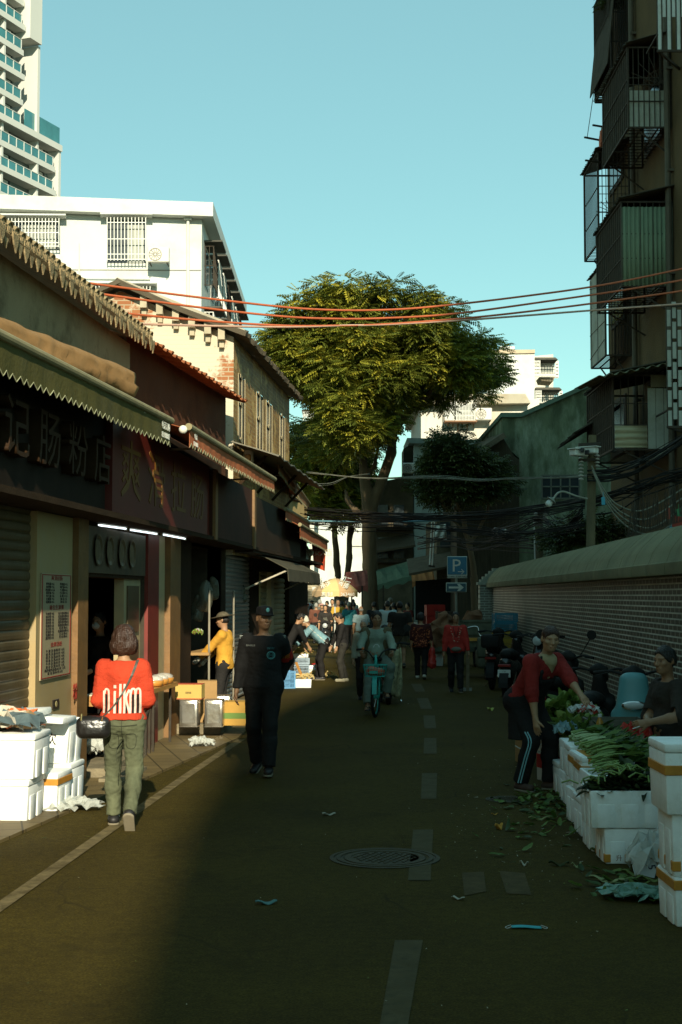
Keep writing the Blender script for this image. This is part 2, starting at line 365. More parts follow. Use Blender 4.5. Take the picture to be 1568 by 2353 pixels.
e0, e1 = G(-150, 2003), G(548, 1699); e0 = e0 + (e0 - e1) * .9; e2 = V((-1.0, 36, 0))
for a, b in ((e0, e1), (e1, e2)):
	g.add([(a.x, a.y, -.01), (a.x, a.y, .022), (b.x, b.y, .022), (b.x, b.y, -.01), (a.x - 2.2, a.y, .022), (b.x - 2.2, b.y, .022)], [(0, 3, 2, 1), (1, 2, 5, 4)])
tag(g.build('pavement', TILEM), kind='structure')
STEPM = M('worn_concrete', (.21, .175, .11), .9, .3, 5, .6, 40, dirt=(.07, .06, .035), dscale=3)
# manhole covers: frame ring, recessed gap, cover with raised pattern
IRON = M('cast_iron', (.060, .050, .026), .6, .3, 20, .3, 80, metal=.3, dirt=(.04, .035, .025), dscale=9)
def manhole(u, v, r, label):
	p = G(u, v); t = thing('manhole_cover', label, 'manhole cover', (p.x, p.y, .0), .3)
	m = MB(); m.lathe([(r, .0), (r, .007), (r * .93, .009), (r * .92, .003), (r * .885, .003), (r * .88, .010), (r * .80, .010), (r * .79, .004), (r * .75, .004), (r * .745, .009)], 64, cap=False); m.build('frame', IRON, t, world=False)
	m = MB(); m.lathe([(r * .735, .001), (r * .735, .009), (r * .62, .009), (r * .615, .005), (r * .05, .005)], 64)
	k = 0
	for i in range(-7, 8):
		for j in range(-7, 8):
			x, y = i * r * .085, j * r * .085
			if x * x + y * y < (r * .56) ** 2 and (i + j) % 2 == 0: m.box((x, y, .0065), (r * .06, r * .028, .007), rz=.78 if i % 2 else -.78)
	m.build('cover', IRON, t, world=False)
manhole(885, 1973, .385, 'round iron manhole cover crossed by a worn centre dash in the road')
manhole(1170, 1838, .21, 'small round manhole cover strewn with leaf scraps beside the vegetable seller')
PATCH = M('road_patch', (.078, .058, .026), .85, .3, 9, .4, 70, dirt=(.05, .036, .012), dscale=5)
g = MB()
for q in ([(1062, 2007), (1112, 2005), (1118, 2050), (1068, 2060)], [(1148, 2003), (1206, 2008), (1222, 2058), (1165, 2055)]):
	p = [G(u, v) for u, v in q]; o = MB(); o.quad(*[(a.x, a.y, .004) for a in (p[0], p[3], p[2], p[1])]); tag(o.build('road_patch', PATCH), kind='structure')
# ================================================================ unseen tower behind the photographer, outline shaped to shade the right of the street
WHITEWASH = M('pale_render', (.62, .60, .55), .85, .06, 1.5, .1, 30)
t = thing('apartment_tower', 'unseen stepped tower behind the photographer, outline shaped to cast the street shade', 'building', (0, -36, 0), -SUN_AZ)
m = MB()
m.prism([(4.1, 0), (4.1, 19.2), (4.5, 21.8), (5.3, 25.2), (6.1, 27.2), (7.0, 28.7), (8.0, 30.4), (8.6, 32.4), (9.3, 36), (10.3, 38), (10.5, 42.5), (11.3, 43), (11.4, 47), (14, 47.5), (14.2, 49.5), (15, 50), (15.2, 53.8), (19.5, 53.8), (19.5, 0)], -12, 0)
m.build('wall', WHITEWASH, t, world=False)
for k in range(8):
	for j in range(2): m = MB(); m.box((16.6 + j * 1.9, .0, 6 + k * 6), (1.2, .12, 1.4)); m.build('window', M('dark_glass', (.03, .04, .045), .15, .2, 2), t, world=False)
# ================================================================ grey brick boundary wall on the far side of the stall
def xw(d): return 4.04 + .0263 * (d - 38)
WDIR = V((.0263, 1, 0)).normalized()
BRK = brick_mat('grey_glazed_brick', (.082, .074, .052), (.042, .037, .026), (.50, .52, .43), .21, .061, .0085, (WDIR.x, WDIR.y), dirt=(.05, .05, .035), rough=.5, damt=.6)
bw = thing('brick_wall', 'long grey brick boundary wall under a curved stone coping', 'wall', (xw(25), 25, 0))
m = MB(); y0, y1 = 3.0, 38.0; th = .30; zt = 2.10
m.add([(xw(y0), y0, 0), (xw(y1), y1, 0), (xw(y1) + th, y1, 0), (xw(y0) + th, y0, 0), (xw(y0), y0, zt), (xw(y1), y1, zt), (xw(y1) + th, y1, zt), (xw(y0) + th, y0, zt)],
      [(0, 1, 5, 4)[::-1], (1, 2, 6, 5)[::-1], (2, 3, 7, 6)[::-1], (3, 0, 4, 7)[::-1], (4, 5, 6, 7)])
m.build('wall', BRK, bw)
COP = M('coping_stone', (.19, .185, .105), .8, .3, 2.2, .25, 55, dirt=(.10, .115, .06), dscale=1.1, damt=.75)
prof = [(.02, 2.03), (-.16, 2.035), (-.165, 2.05), (-.165, 2.155), (-.15, 2.165)]
for i in range(9):
	a = i / 8; prof.append((-.145 + .33 * a, 2.17 + .40 * (a ** .62 if a > 0 else 0)))
prof += [(.19, 2.575), (.30, 2.40), (.46, 2.30), (.46, 2.05)]
st = []; y = y0
while y < y1:
	st += [(y + .012, 0), (min(y + .94, y1) - .012, 0), (min(y + .94, y1) - .009, .022), (min(y + .94, y1) + .009, .022)]; y += .94
rows = []
for yy, ins in st: rows.append([V((xw(yy) + px + (ins if px < .2 else 0), yy, pz - (ins if pz > 2.1 else -ins))) for px, pz in prof])
m = MB(); m.grid(rows); c = len(prof); m.f.append(tuple(range(c))); m.f.append(tuple((len(rows) - 1) * c + i for i in range(c - 1, -1, -1))); m.m += [0, 0]
m.build('coping', COP, bw, angle=40)
# end pier with stepped cap
BRK2 = brick_mat('pale_pier_brick', (.20, .195, .15), (.15, .15, .115), (.36, .38, .32), .24, .068, .010, (1, 0), damt=.3)
px = P(1120, 1400, 38.4); pw = .36
m = MB(); m.box((px.x - .04, 38.35, 1.06), (pw, .5, 2.12)); m.build('pier', BRK2, bw)
m = MB()
for i, (wd, z) in enumerate(((.50, 2.15), (.40, 2.22), (.62, 2.29))): pass
for i in range(6): m.box((px.x - .04 + .07 * i, 38.35, 2.145 + i * .075), (.46 + (.0 if i < 3 else -.04 * (i - 2)), .56 - .05 * i, .073))
for i in range(3): m.box((px.x + .52 + .0 * i, 38.35, 2.40 + i * .072), (.62 - .17 * i, .5 - .06 * i, .070))
m.build('pier_cap', M('pier_cap_stone', (.27, .29, .23), .85, .15, 4, .2, 60), bw)
# ================================================================ shop row along the lit side
FD = V((.079, 1, 0)).normalized(); FN = V((1, -.079, 0)).normalized(); UP = V((0, 0, 1))
def xf(y): return -2.62 + .079 * (y - 13.84)
def FP(u, v, off=0.0):
	r = ray(u, v); t = (-3.7134 + off) / (r.x - .079 * r.y); return V((0, 0, CAMH)) + r * t
def F(y, z, off=0.0): return V((xf(y) + off, y, z))
def fslab(m, y0, y1, z0, z1, a, b):      # slab on the shopfront between y0..y1, z0..z1, offsets a..b from the front plane
	m.add([F(y0, z0, a), F(y1, z0, a), F(y1, z1, a), F(y0, z1, a), F(y0, z0, b), F(y1, z0, b), F(y1, z1, b), F(y0, z1, b)],
          [(0, 1, 2, 3)[::-1], (4, 5, 6, 7), (0, 4, 7, 3), (1, 2, 6, 5), (0, 1, 5, 4), (3, 7, 6, 2)]); return m
def shutter(m, y0, y1, z0, z1, off, per=.085, dep=.014):
	pr = []; z = z0
	while z < z1: pr += [(0, z), (dep * .8, z + per * .2), (dep, z + per * .5), (dep * .8, z + per * .8)]; z += per
	pr.append((0, min(z, z1 + per)))
	m.grid([[F(y0, zz, off + o) for o, zz in pr], [F(y1, zz, off + o) for o, zz in pr]]); return m
DARKW = M('dark_brown_render', (.034, .020, .010), .9, .25, 2.5, .3, 30, dirt=(.02, .014, .008), dscale=1.5)  # wall brown darkened to stand in for the gloom under the awnings
CREAM = M('cream_wall_tile', (.38, .27, .12), .55, .06, 3, .05, 20, dirt=(.30, .25, .16), dscale=3, damt=.5)
SHUT = M('shutter_steel', (.10, .07, .03), .5, .2, 4, .1, 30, metal=.25, dirt=(.10, .085, .05), dscale=4)
ORANGE = M('ochre_post_paint', (.19, .095, .028), .55, .2, 6, .15, 30, dirt=(.12, .075, .03), dscale=4)
REDP = M('red_sign_vinyl', (.10, .009, .004), .5, .15, 2, .03, 20)
REDPOST = M('red_post_paint', (.15, .015, .008), .5, .2, 4)
WHITEP = M('white_door_paint', (.42, .33, .17), .5, .08, 4, dirt=(.3, .25, .17), dscale=5)
BLACKW = M('darkened_shop_interior', (.06, .05, .035), .9, .3, 3)  # the unlit room's darkness is put into this wall colour
PLASTER = M('stained_plaster', (.30, .235, .135), .9, .12, 2, .3, 40, dirt=(.09, .065, .035), dscale=1.6, damt=.8)
REDBROWN = M('red_brown_plaster', (.10, .040, .020), .9, .22, 2, .3, 35, dirt=(.08, .045, .03), dscale=1.4)
t = thing('shop_building', 'low shop house with a clay tiled eave over the noodle shop', 'building', (xf(14), 14, 0))
m = MB()
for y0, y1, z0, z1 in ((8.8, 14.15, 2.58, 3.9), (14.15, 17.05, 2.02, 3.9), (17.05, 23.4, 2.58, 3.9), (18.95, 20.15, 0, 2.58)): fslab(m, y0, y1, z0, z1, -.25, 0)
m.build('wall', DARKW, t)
m = MB(); fslab(m, -10, 8.79, 0, 5.2, -.4, -.02); m.build('side_wall', PLASTER, t)
m = MB(); fslab(m, 12.62, 13.80, 0, 2.58, -.2, .015); m.build('pillar', CREAM, t)
m = MB(); shutter(m, 8.8, 12.6, 0, 2.58, -.05); m.build('shutter', SHUT, t)
m = MB(); fslab(m, 13.82, 14.2, 0, 2.6, -.2, .07); m.build('door_post', ORANGE, t)
m = MB(); fslab(m, 17.12, 17.75, 0, 2.58, -.2, .04); m.build('door_post', REDPOST, t)
m = MB(); fslab(m, 17.78, 18.2, 0, 2.58, -.2, .02); m.build('door_post', WHITEP, t)
m = MB(); fslab(m, 18.22, 18.9, 0, 2.58, -.2, .09); m.build('door_post', ORANGE, t)
m = MB(); fslab(m, 16.25, 17.1, 0, 2.02, -.16, -.05); fd = m.build('door_frame', WHITEP, t)
m = MB()
for k in range(3): fslab(m, 16.38, 16.95, .12 + k * .64, .66 + k * .64, -.05, -.03)
m.build('panel', M('frosted_panel', (.10, .066, .03), .35, .1, 3), fd)
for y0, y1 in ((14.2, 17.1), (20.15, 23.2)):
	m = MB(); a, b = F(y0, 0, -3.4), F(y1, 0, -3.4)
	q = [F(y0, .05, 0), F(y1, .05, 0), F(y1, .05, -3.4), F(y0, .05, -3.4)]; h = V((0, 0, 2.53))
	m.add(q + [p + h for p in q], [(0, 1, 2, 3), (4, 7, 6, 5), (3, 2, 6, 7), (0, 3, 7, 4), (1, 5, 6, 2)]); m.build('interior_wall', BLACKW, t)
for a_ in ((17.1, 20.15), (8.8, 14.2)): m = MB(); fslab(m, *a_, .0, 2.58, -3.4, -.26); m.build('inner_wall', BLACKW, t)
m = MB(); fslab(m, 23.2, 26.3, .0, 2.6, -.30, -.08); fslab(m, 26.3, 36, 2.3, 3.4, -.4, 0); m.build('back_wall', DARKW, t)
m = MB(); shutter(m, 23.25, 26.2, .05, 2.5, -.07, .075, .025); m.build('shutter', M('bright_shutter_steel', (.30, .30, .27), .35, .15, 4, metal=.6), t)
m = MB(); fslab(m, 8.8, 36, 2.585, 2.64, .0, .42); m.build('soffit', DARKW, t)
# lintel picture strip above the serving opening
m = MB(); fslab(m, 14.22, 17.05, 2.06, 2.54, .003, .02); st = m.build('picture_strip', M('faded_menu_photos', (.055, .034, .016), .4, .7, 5, obj=False, dirt=(.08, .06, .04), dscale=4, damt=.8), t)
for k, y in enumerate((14.75, 15.25, 15.8, 16.3)): m = MB(); m.lathe([(.0, 0), (.12, .0), (.17, .018), (.15, .02), (.11, .006), (0, .006)], 20, M=frame(F(y, 2.3, .021), FD, UP), cap=False); m.build('plate_picture', M('printed_dish', (.10, .065, .03), .4, .5, 12), st)
# step and floor
for a_ in ((14.25, 16.0, -.01, .11, -.1, .26), (13.9, 14.9, -.01, .055, .265, .52), (18.7, 23.2, -.01, .15, -.1, .66)): m = MB(); fslab(m, *a_); m.build('step', STEPM, t)
# upper storey wall and tiled eave
ZE = 4.93; ea, eb = G(0, 540, ZE), G(341, 790, ZE); ed = (eb - ea).normalized(); ea = ea - ed * 4; en = V((ed.y, -ed.x, 0)); L = (eb - ea).length
m = MB(); wa, wb = ea - en * .23, eb - en * .23
m.add([wa + UP * (-1.5), wb + UP * (-1.5), wb, wa, wa + UP * -1.5 - en * .2, wb + UP * -1.5 - en * .2, wb - en * .2, wa - en * .2], [(0, 1, 2, 3), (5, 4, 7, 6), (1, 5, 6, 2), (4, 0, 3, 7), (3, 2, 6, 7), (0, 4, 5, 1)])
m.build('upper_wall', PLASTER, t)
TILE = M('clay_roof_tile', (.30, .17, .08), .8, .3, 8, .3, 40, dirt=(.16, .13, .08), dscale=6, damt=.8)
m = MB(); up = (UP * .42 - en).normalized()
m.grid([[ea + en * .05 + UP * .03 - en * .0, eb + en * .05 + UP * .03], [ea + up * 3.2 + UP * .03, eb + up * 3.2 + UP * .03]], .06); rf = m.build('roof', TILE, t)
m = MB(); n = int(L / .17); nrm = ed.cross(up).normalized(); nrm = nrm if nrm.z > 0 else -nrm
for i in range(n + 1):
	p = ea + ed * (L * i / n) + en * .03 + UP * (.085 + rnd.uniform(-.008, .008))
	pts = [p + ed * (cos(a) * .062) + nrm * (sin(a) * .062) for a in [pi * j / 6 for j in range(7)]]
	m.grid([[q for q in pts], [q + up * 1.2 for q in pts]], .012)
	T = frame(p, ed, UP)       # round end cap and leaf-shaped drip below it
	m.lathe([(0, .012), (.03, .012), (.034, .006), (.050, .006), (.056, .012), (.062, .010), (.066, 0), (.0, -.01)], 14, M=T, cap=False)
	T2 = frame(p + ed * (L / n / 2) - UP * .055 + en * rnd.uniform(-.01, .02), ed, UP) @ Matrix.Rotation(rnd.uniform(-.12, .12), 4, 'Z')
	leaf = [(-.075, .05), (-.07, -.01), (-.05, -.06), (-.022, -.095), (0, -.135), (.022, -.095), (.05, -.06), (.07, -.01), (.075, .05), (.03, .03), (-.03, .03)]
	k = len(leaf); m.add([(x, y, .0) for x, y in leaf] + [(x * .96, y * .96, .014) for x, y in leaf], [tuple(range(k - 1, -1, -1)), tuple(range(k, 2 * k))] + [(j, (j + 1) % k, k + (j + 1) % k, k + j) for j in range(k)], T2)
m.build('drip_tile', M('weathered_drip_tile', (.30, .225, .12), .85, .35, 14, .5, 60, dirt=(.15, .12, .075), dscale=9, damt=.8), rf, smooth=False)
# ---------------- neighbouring red-brown house with its own tile verge
t = thing('plaster_house', 'red brown plastered house with a ragged red tile eave', 'building', (-2.1, 20, 0))
ZR = 4.95; ra, rb_ = G(352, 789, ZR), G(566, 926, ZR); rd = (rb_ - ra).normalized(); rn = V((rd.y, -rd.x, 0)); L = (rb_ - ra).length
m = MB(); wa, wb = ra - rn * .34, rb_ - rn * .34
m.add([wa + UP * (-1.6), wb + UP * (-1.6), wb + UP * .1, wa + UP * .1, wa + UP * -1.6 - rn * 2, wb + UP * -1.6 - rn * 2, wb - rn * 2 + UP * .1, wa - rn * 2 + UP * .1], [(0, 1, 2, 3), (5, 4, 7, 6), (1, 5, 6, 2), (4, 0, 3, 7), (3, 2, 6, 7), (0, 4, 5, 1)])
m.build('wall', REDBROWN, t)
m = MB(); n = int(L / .15); up = (UP * .28 - rn).normalized(); cols = []
for i in range(n * 4 + 1):
	q = ra + rd * (L * i / (n * 4)) + UP * (.028 * abs(sin(pi * i / 4))); e = .03 * (((i // 4) * 7) % 3 - 1)
	cols.append([q + rn * e, q + up * .5, q + up * 1.6])
m.grid(cols, .022); m.build('roof', M('red_roof_tile', (.34, .12, .05), .8, .3, 7, .3, 40, dirt=(.16, .09, .05), dscale=4), t)
# ---------------- signs, menu, switch
YEL = M('yellow_sign_letter', (.15, .065, .005), .5, .1, 3); WOOD = M('brown_sign_letter', (.034, .018, .008), .6, .25, 6)
t = thing('shop_sign', 'dark fascia sign with raised brown characters above the roller shutter', 'sign', F(12, 2.7, .35))
m = MB(); fslab(m, 8.9, 13.9, 2.66, 3.55, .02, .30); m.build('board', M('dark_sign_board', (.016, .010, .006), .7, .3, 4), t)
for i, ch in enumerate('老记肠粉店'): text(ch, .50, frame(F(9.9 + i * .88, 3.08, .35), FD, UP), WOOD, 'character', t, depth=.05, sx=1.35)
t = thing('shop_sign', 'long red fascia sign with yellow characters above the serving opening', 'sign', F(18, 2.7, .35))
m = MB(); fslab(m, 13.95, 19.5, 2.64, 3.58, .05, .36); m.build('board', REDP, t)
for i, ch in enumerate('爽滑拉肠'): text(ch, .66, frame(F(14.75 + i * 1.28, 3.08, .363), FD, UP), YEL, 'character', t, depth=.003, sx=1.5)
t = thing('shop_sign', 'dark maroon fascia board beside the red noodle sign', 'sign', F(21, 2.7, .35))
m = MB(); fslab(m, 19.55, 23.6, 2.60, 3.56, .05, .40); m.build('board', M('maroon_board', (.055, .018, .011), .6, .3, 2), t)
m = MB(); fslab(m, 19.55, 19.75, 2.60, 3.57, .40, .44); fslab(m, 23.4, 23.6, 2.6, 3.57, .4, .44); m.build('edge_strip', ORANGE, t)
t = thing('shop_sign', 'dark fascia board at the far end of the shop row', 'sign', F(25, 2.7, .35))
m = MB(); fslab(m, 23.7, 31, 2.55, 3.5, .05, .38); m.build('board', M('brown_board', (.032, .018, .010), .6, .3, 2), t)
t = thing('menu_board', 'printed price menu in Chinese on the cream pillar', 'menu', F(13.2, 1.5, .02))
m = MB(); fslab(m, 12.72, 13.70, 1.07, 2.03, .02, .032); m.build('panel', M('menu_paper', (.36, .29, .17), .5, .05, 3), t)
RED = M('red_print', (.28, .03, .02), .6, .05); INK = M('black_print', (.025, .02, .02), .6, .05)
m = MB()
for a in ((12.73, 13.69, 1.08, 1.088), (12.73, 13.69, 2.012, 2.02), (12.73, 12.75, 1.09, 2.01), (13.67, 13.69, 1.09, 2.01)): fslab(m, *a, .0325, .035)
m.build('border', RED, t)
def mtext(s, y, z, sz, mat, al='CENTER', sx=2.0): text(s, sz, frame(F(y, z, .034), FD, UP), mat, 'lettering', t, .0005, sx, al)
for s, z in (('爽滑拉肠', 1.985), ('驰名生滚粥', 1.715), ('金牌汤粉', 1.375)): mtext(s, 13.21, z, .048, RED)
for a, b, z in (('虾米肠 8元\n肉滑肠 7元\n鸡蛋肠 6.5元\n猪肝肠 7元\n鱼片肠 7元\n火腿肠 7元\n猪腰肠 8元', '鸳鸯肠 8元\n肉片肠 8元\n牛滑肠 8元\n牛片肠 9元\n斋 肠 5.5元\n加 蛋 1元\n加 底 2元', 1.85),
				('牛肉粥 9元\n猪杂粥 9元\n瘦肉粥 7元\n猪肝粥 7元\n粉肠粥 8元\n鱼片粥 7元\n皮蛋粥 7元\n鱼腩粥 8元\n腰肝粥 8元', '鱼片瘦肉粥8元\n皮蛋瘦肉粥8元\n皮蛋猪腰粥8元\n猪肝瘦肉粥8元\n粉肠瘦肉粥8元\n猪 腰 粥8元\n鱼腩瘦肉粥9元\n及 弟 粥9元\n鸳 鸯 粥9元', 1.55)):
	mtext(a, 12.99, z, .0275, INK, sx=2.05); mtext(b, 13.44, z, .0275, INK, sx=2.05)
mtext('牛 腩 汤 面/粉/河 15元\n瘦 肉 汤 面/米/河 10元\n猪 肝 汤 面/米/河 10元\n粉 肠 汤 面/米/河 10元\n牛 肉 汤 面/米/河 12元\n猪 杂 汤 面/米/河 12元\n猪肝瘦肉汤面/米/河 12元\n斋 汤 面/米/河 6元', 13.18, 1.22, .029, INK, sx=2.2)
t = thing('wall_plate', 'small square dark wall plate below the menu board', 'wall plate', F(13.33, .82, .016))
m = MB(); p = FP(128, 1618, .02); m.box(p, (.012, .20, .088), rz=-.079, r=.004); m.build('plate', M('dark_plastic', (.03, .025, .02), .35, .1), t)
m = MB(); m.lathe([(.0, .004), (.025, .004), (.03, .0)], 16, M=frame(p + V((.006, 0, 0)), FD, UP), cap=False); m.build('emblem', M('brass_print', (.4, .33, .15), .4, .1), t)
text('粉', .17, frame(FP(173, 1592, .072), FD, UP), RED, 'post_character').parent = None
o = bpy.data.objects[-1] if False else [x for x in C.objects if x.name.startswith('post_character')][0]
tag(o, 'single red painted character low on the ochre door post', 'painted character')
TUBE = M('tube_glow', (1, 1, 1), .3, 0, emit=((.82, .95, 1.0), 1.5)); ALU = M('aluminium', (.30, .27, .20), .5, .2, 5, metal=.3)
for a, b, l in (((215, 1205), (289, 1215), 'lit fluorescent tube nearest the menu pillar'), ((296, 1217), (360, 1227), 'lit fluorescent tube second from the menu pillar'), ((372, 1228), (425, 1238), 'lit fluorescent tube third from the menu pillar, above the red post')):
	p, q = G(*a, 2.565), G(*b, 2.565); t = thing('tube_lamp', l, 'lamp', (p + q) / 2, 0, 'fluorescent tubes under the red sign'); m = MB()
	m.tube([p, q], .010, 8); m.build('tube', TUBE, t); m = MB(); e = (q - p).normalized()
	m.bar(p - e * .05 + UP * .028, q + e * .05 + UP * .028, .04, .022); m.bar(p - e * .03, p, .03, .036); m.bar(q, q + e * .03, .03, .036); m.build('holder', ALU, t)
# ---------------- awnings
def awning(a, b, z, drop, back, zb, cm, label, per=.14, roller=True, lean=.0, ext=0.0, grp='awnings along the shop row', text_at=None):
	A, B = G(*a, z), G(*b, z); d = (B - A).normalized(); A = A - d * ext; Lx = (B - A).length; nn = V((d.y, -d.x, 0))
	t = thing('awning', label, 'awning', (A + B) / 2 - nn * back, 0, grp); m = MB()
	rows = []
	for i in range(25):
		p = A + d * (Lx * i / 24); s = .012 * sin(i * 1.9)
		rows.append([p - nn * back + UP * (zb - z), p - nn * back * .66 + UP * ((zb - z) * .66 - .015 + s), p - nn * back * .33 + UP * ((zb - z) * .33 - .015 + s), p])
	m.grid(rows, .006); m.build('canvas', cm, t)
	k = int(Lx / per) * 8; m = MB(); rows = []
	for i in range(k + 1):
		p = A + d * (Lx * i / k); ph = (i % 8) / 8; w = .004 * sin(i * .31) + .010 * sin(i * .037)
		rows.append([p, p + nn * (w * .5) - UP * drop * .5, p + nn * w - UP * (drop - .035 * (1 - abs(2 * ph - 1)) * 1.4)])
	m.grid(rows, .004); va = m.build('valance', cm, t, angle=50)
	m = MB()
	m.tube([r[-1] + UP * .004 for r in rows], .005, 5); m.build('hem', M('pale_hem', (.30, .30, .18), .7, .2), va)
	m = MB(); m.tube([A - d * .06 + UP * .02, B + d * .06 + UP * .02], .038, 12); m.build('roller', M('pale_roller', (.26, .22, .12), .6, .2, 5), t)
	for f in (.25, .9): m = MB(); p = A + d * (Lx * f); m.bar(p - UP * .02, p - nn * back + UP * (zb - z - .35), .025); m.build('arm', ALU, t)
	return t, A, B, d, nn
GRN = M('olive_awning_canvas', (.085, .075, .024), .85, .14, 2.2, .25, 25, dirt=(.09, .085, .045), dscale=1.3, damt=.6)
RUST = M('rust_awning_canvas', (.42, .13, .055), .85, .15, 3, .25, 25, dirt=(.24, .10, .05), dscale=2)
OLDC = M('brown_awning_canvas', (.30, .15, .07), .85, .25, 3, .3, 25, dirt=(.15, .09, .05), dscale=2)
t, A, B, d, nn = awning((0, 775), (390, 970), 3.62, .26, .72, 3.95, GRN, 'long olive awning with a scalloped edge above the noodle shop', ext=5.0)
for k, s in enumerate(('电话订购', '83188887')): text(s, .085, frame(B - d * .23 - UP * (.075 + .095 * k) + nn * .02, d, UP), M('white_print', (.7, .7, .62), .6, .05), 'lettering', t, .001, 1.0)
t, A, B, d, nn = awning((436, 986), (630, 1104), 3.60, .2, .9, 3.9, RUST, 'faded rust red awning with a scalloped edge beyond the olive one')
for k, s in enumerate(('电话', '831888')): text(s, .07, frame(A + d * .26 - UP * (.06 + .08 * k) + nn * .02, d, UP), M('white_print', (.7, .7, .62)), 'lettering', t, .001, 1.2)
awning((641, 1062), (711, 1158), 4.2, .22, .7, 4.6, OLDC, 'ragged brown awning under the dark tile eave farther along', per=.2)
awning((657, 1172), (712, 1204), 3.45, .2, .6, 3.7, RUST, 'short salmon awning panel behind the brown awning', per=.2)
awning((690, 1208), (753, 1246), 3.2, .26, .5, 3.5, RUST, 'salmon awning beside the white globe lamp', per=.2)
t = thing('globe_lamp', 'white globe at the roller end of the rust red awning', 'lamp', P(421, 987, 15.0)); m = MB(); m.lathe([(.001, -.045)] + [(.046 * cos(a), .046 * sin(a)) for a in [R(x) for x in range(-75, 80, 15)]] + [(.001, .045)], 16, M=Matrix.Translation(P(421, 987, 15.0))); m.build('globe', M('white_glass', (.75, .72, .6), .3, .05), t, smooth=True)
m = MB(); m.tube([P(421, 987, 15.0), P(440, 990, 15.3)], .012, 6); m.build('stem', ALU, t)
t = thing('globe_lamp', 'white globe lamp hanging above the red pennant', 'lamp', P(714, 1273, 36)); m = MB(); c = P(714, 1270, 36); m.lathe([(.001, -.09)] + [(.09 * cos(R(x)), .09 * sin(R(x))) for x in range(-75, 80, 15)] + [(.001, .09)], 16, M=Matrix.Translation(c)); m.build('globe', M('white_glass', (.75, .72, .6)), t, smooth=True)
m = MB(); m.tube([c + V((0, 0, -.09)), c + V((-.05, .1, -.6))], .02, 6); m.build('stem', ALU, t)
# rolled tarpaulin on the olive awning
ZT = 3.93; a, b = G(-60, 728, ZT), G(302, 868, ZT); m = MB(); rows = []; d = (b - a).normalized(); nn = V((d.y, -d.x, 0)); L = (b - a).length
for i in range(61):
	f = i / 60; p = a + d * (L * f); k1 = .018 * sin(f * 9 + 1); k2 = .03 * sin(f * 7 + 3) + .008 * sin(f * 31); row = []
	for j, (o, z) in enumerate(((-.22, .15), (-.12, .125), (-.03, .09), (.03, .05), (.06, .0), (.045, -.06 + k1 * .6), (.07, -.09 + k1 * .6), (.05, -.16 + k2 * .7), (.02, -.19 + k2 * .5))): row.append(p + nn * (o + .007 * sin(f * 40 + j * 2) + .006 * sin(f * 17 * j)) + UP * (z + .006 * sin(f * 27 + j * 1.3)))
	rows.append(row)
m.grid(rows, .006); tag(m.build('tarpaulin', M('beige_tarpaulin', (.27, .15, .06), .75, .2, 3, .5, 6, dirt=(.24, .14, .065), dscale=3), smooth=True), 'folded beige tarpaulin lying along the top of the olive awning', 'tarpaulin')
# ---------------- old brick house
OB = brick_mat('old_flaking_brick', (.34, .13, .045), (.27, .10, .04), (.38, .30, .19), .25, .075, .010, (1, 0), damt=.3, dirt=(.2, .13, .07), patch=((.55, .49, .36), .43), pscale=.75)
OS = brick_mat('old_side_brick', (.44, .23, .062), (.28, .14, .042), (.42, .28, .11), .25, .075, .012, (.09, 1), damt=.85, dirt=(.085, .05, .02), patch=((.52, .34, .12), .57), pscale=2.2, bump=1.0)
t = thing('old_house', 'old brick house with a flaking whitewashed gable and tiled roof', 'building', (-1.8, 23.5, 0))
cx, cy = -1.79, 23.5; sd = V((.091, 1, 0)).normalized(); sn = V((1, -.091, 0)); E = V((cx, cy, 0)) + sd * 7.3
zt = 6.13; ap = P(276, 668, 23.5)
m = MB(); gy = 23.5
m.add([(ap.x * 2 - cx, gy, 2.5), (cx, gy, 2.5), (cx, gy, zt), (ap.x, gy, ap.z), (ap.x * 2 - cx, gy, zt)], [(0, 1, 2, 3, 4)]); m.build('gable', OB, t)
def S(y, z, o=0): return V((cx + .091 * (y - cy) + o, y, z))
WIN = [(23.95, 24.75), (26.0, 26.9), (27.25, 28.15), (29.2, 30.1)]; m = MB()
ys = [23.5] + [y for w_ in WIN for y in w_] + [30.8]
for i in range(len(ys) - 1):
	zs = ((2.5, zt),) if i % 2 == 0 else ((2.5, 4.45), (5.6, zt))
	for z0, z1 in zs: m.quad(S(ys[i], z0), S(ys[i + 1], z0), S(ys[i + 1], z1), S(ys[i], z1))
	if i % 2:
		for y in (ys[i], ys[i + 1]): m.quad(S(y, 4.45), S(y, 5.6), S(y, 5.6, -.2), S(y, 4.45, -.2))
		m.quad(S(ys[i], 4.45), S(ys[i + 1], 4.45), S(ys[i + 1], 4.45, -.2), S(ys[i], 4.45, -.2))
m.build('side_wall', OS, t)
WF = M('old_window_paint', (.30, .25, .15), .6, .15, 6); DG = M('dark_glass', (.03, .04, .045))
for y0, y1 in WIN:
	m = MB()
	for a in ((y0, y0 + .1), (y1 - .1, y1), ((y0 + y1) / 2 - .04, (y0 + y1) / 2 + .04)): m.box(S(sum(a) / 2, 5.025, .002), (.014, (a[1] - a[0]) * .8, 1.15))
	for z in (4.48, 5.1, 5.57): m.box(S((y0 + y1) / 2, z, .001), (.012, y1 - y0 - .2, .06))
	wo = m.build('window', WF, t); m = MB(); m.quad(S(y0, 4.45, -.012), S(y1, 4.45, -.012), S(y1, 5.6, -.012), S(y0, 5.6, -.012)); m.build('pane', DG, wo)
GREYT = M('grey_roof_tile', (.115, .095, .065), .9, .3, 6, .5, 30, dirt=(.06, .05, .035), dscale=3)
ov = .26; ridge0 = V((ap.x, gy - .30, ap.z + .12)); sl = (zt - ap.z) / (cx - ap.x); m = MB(); cols = []
n = 64
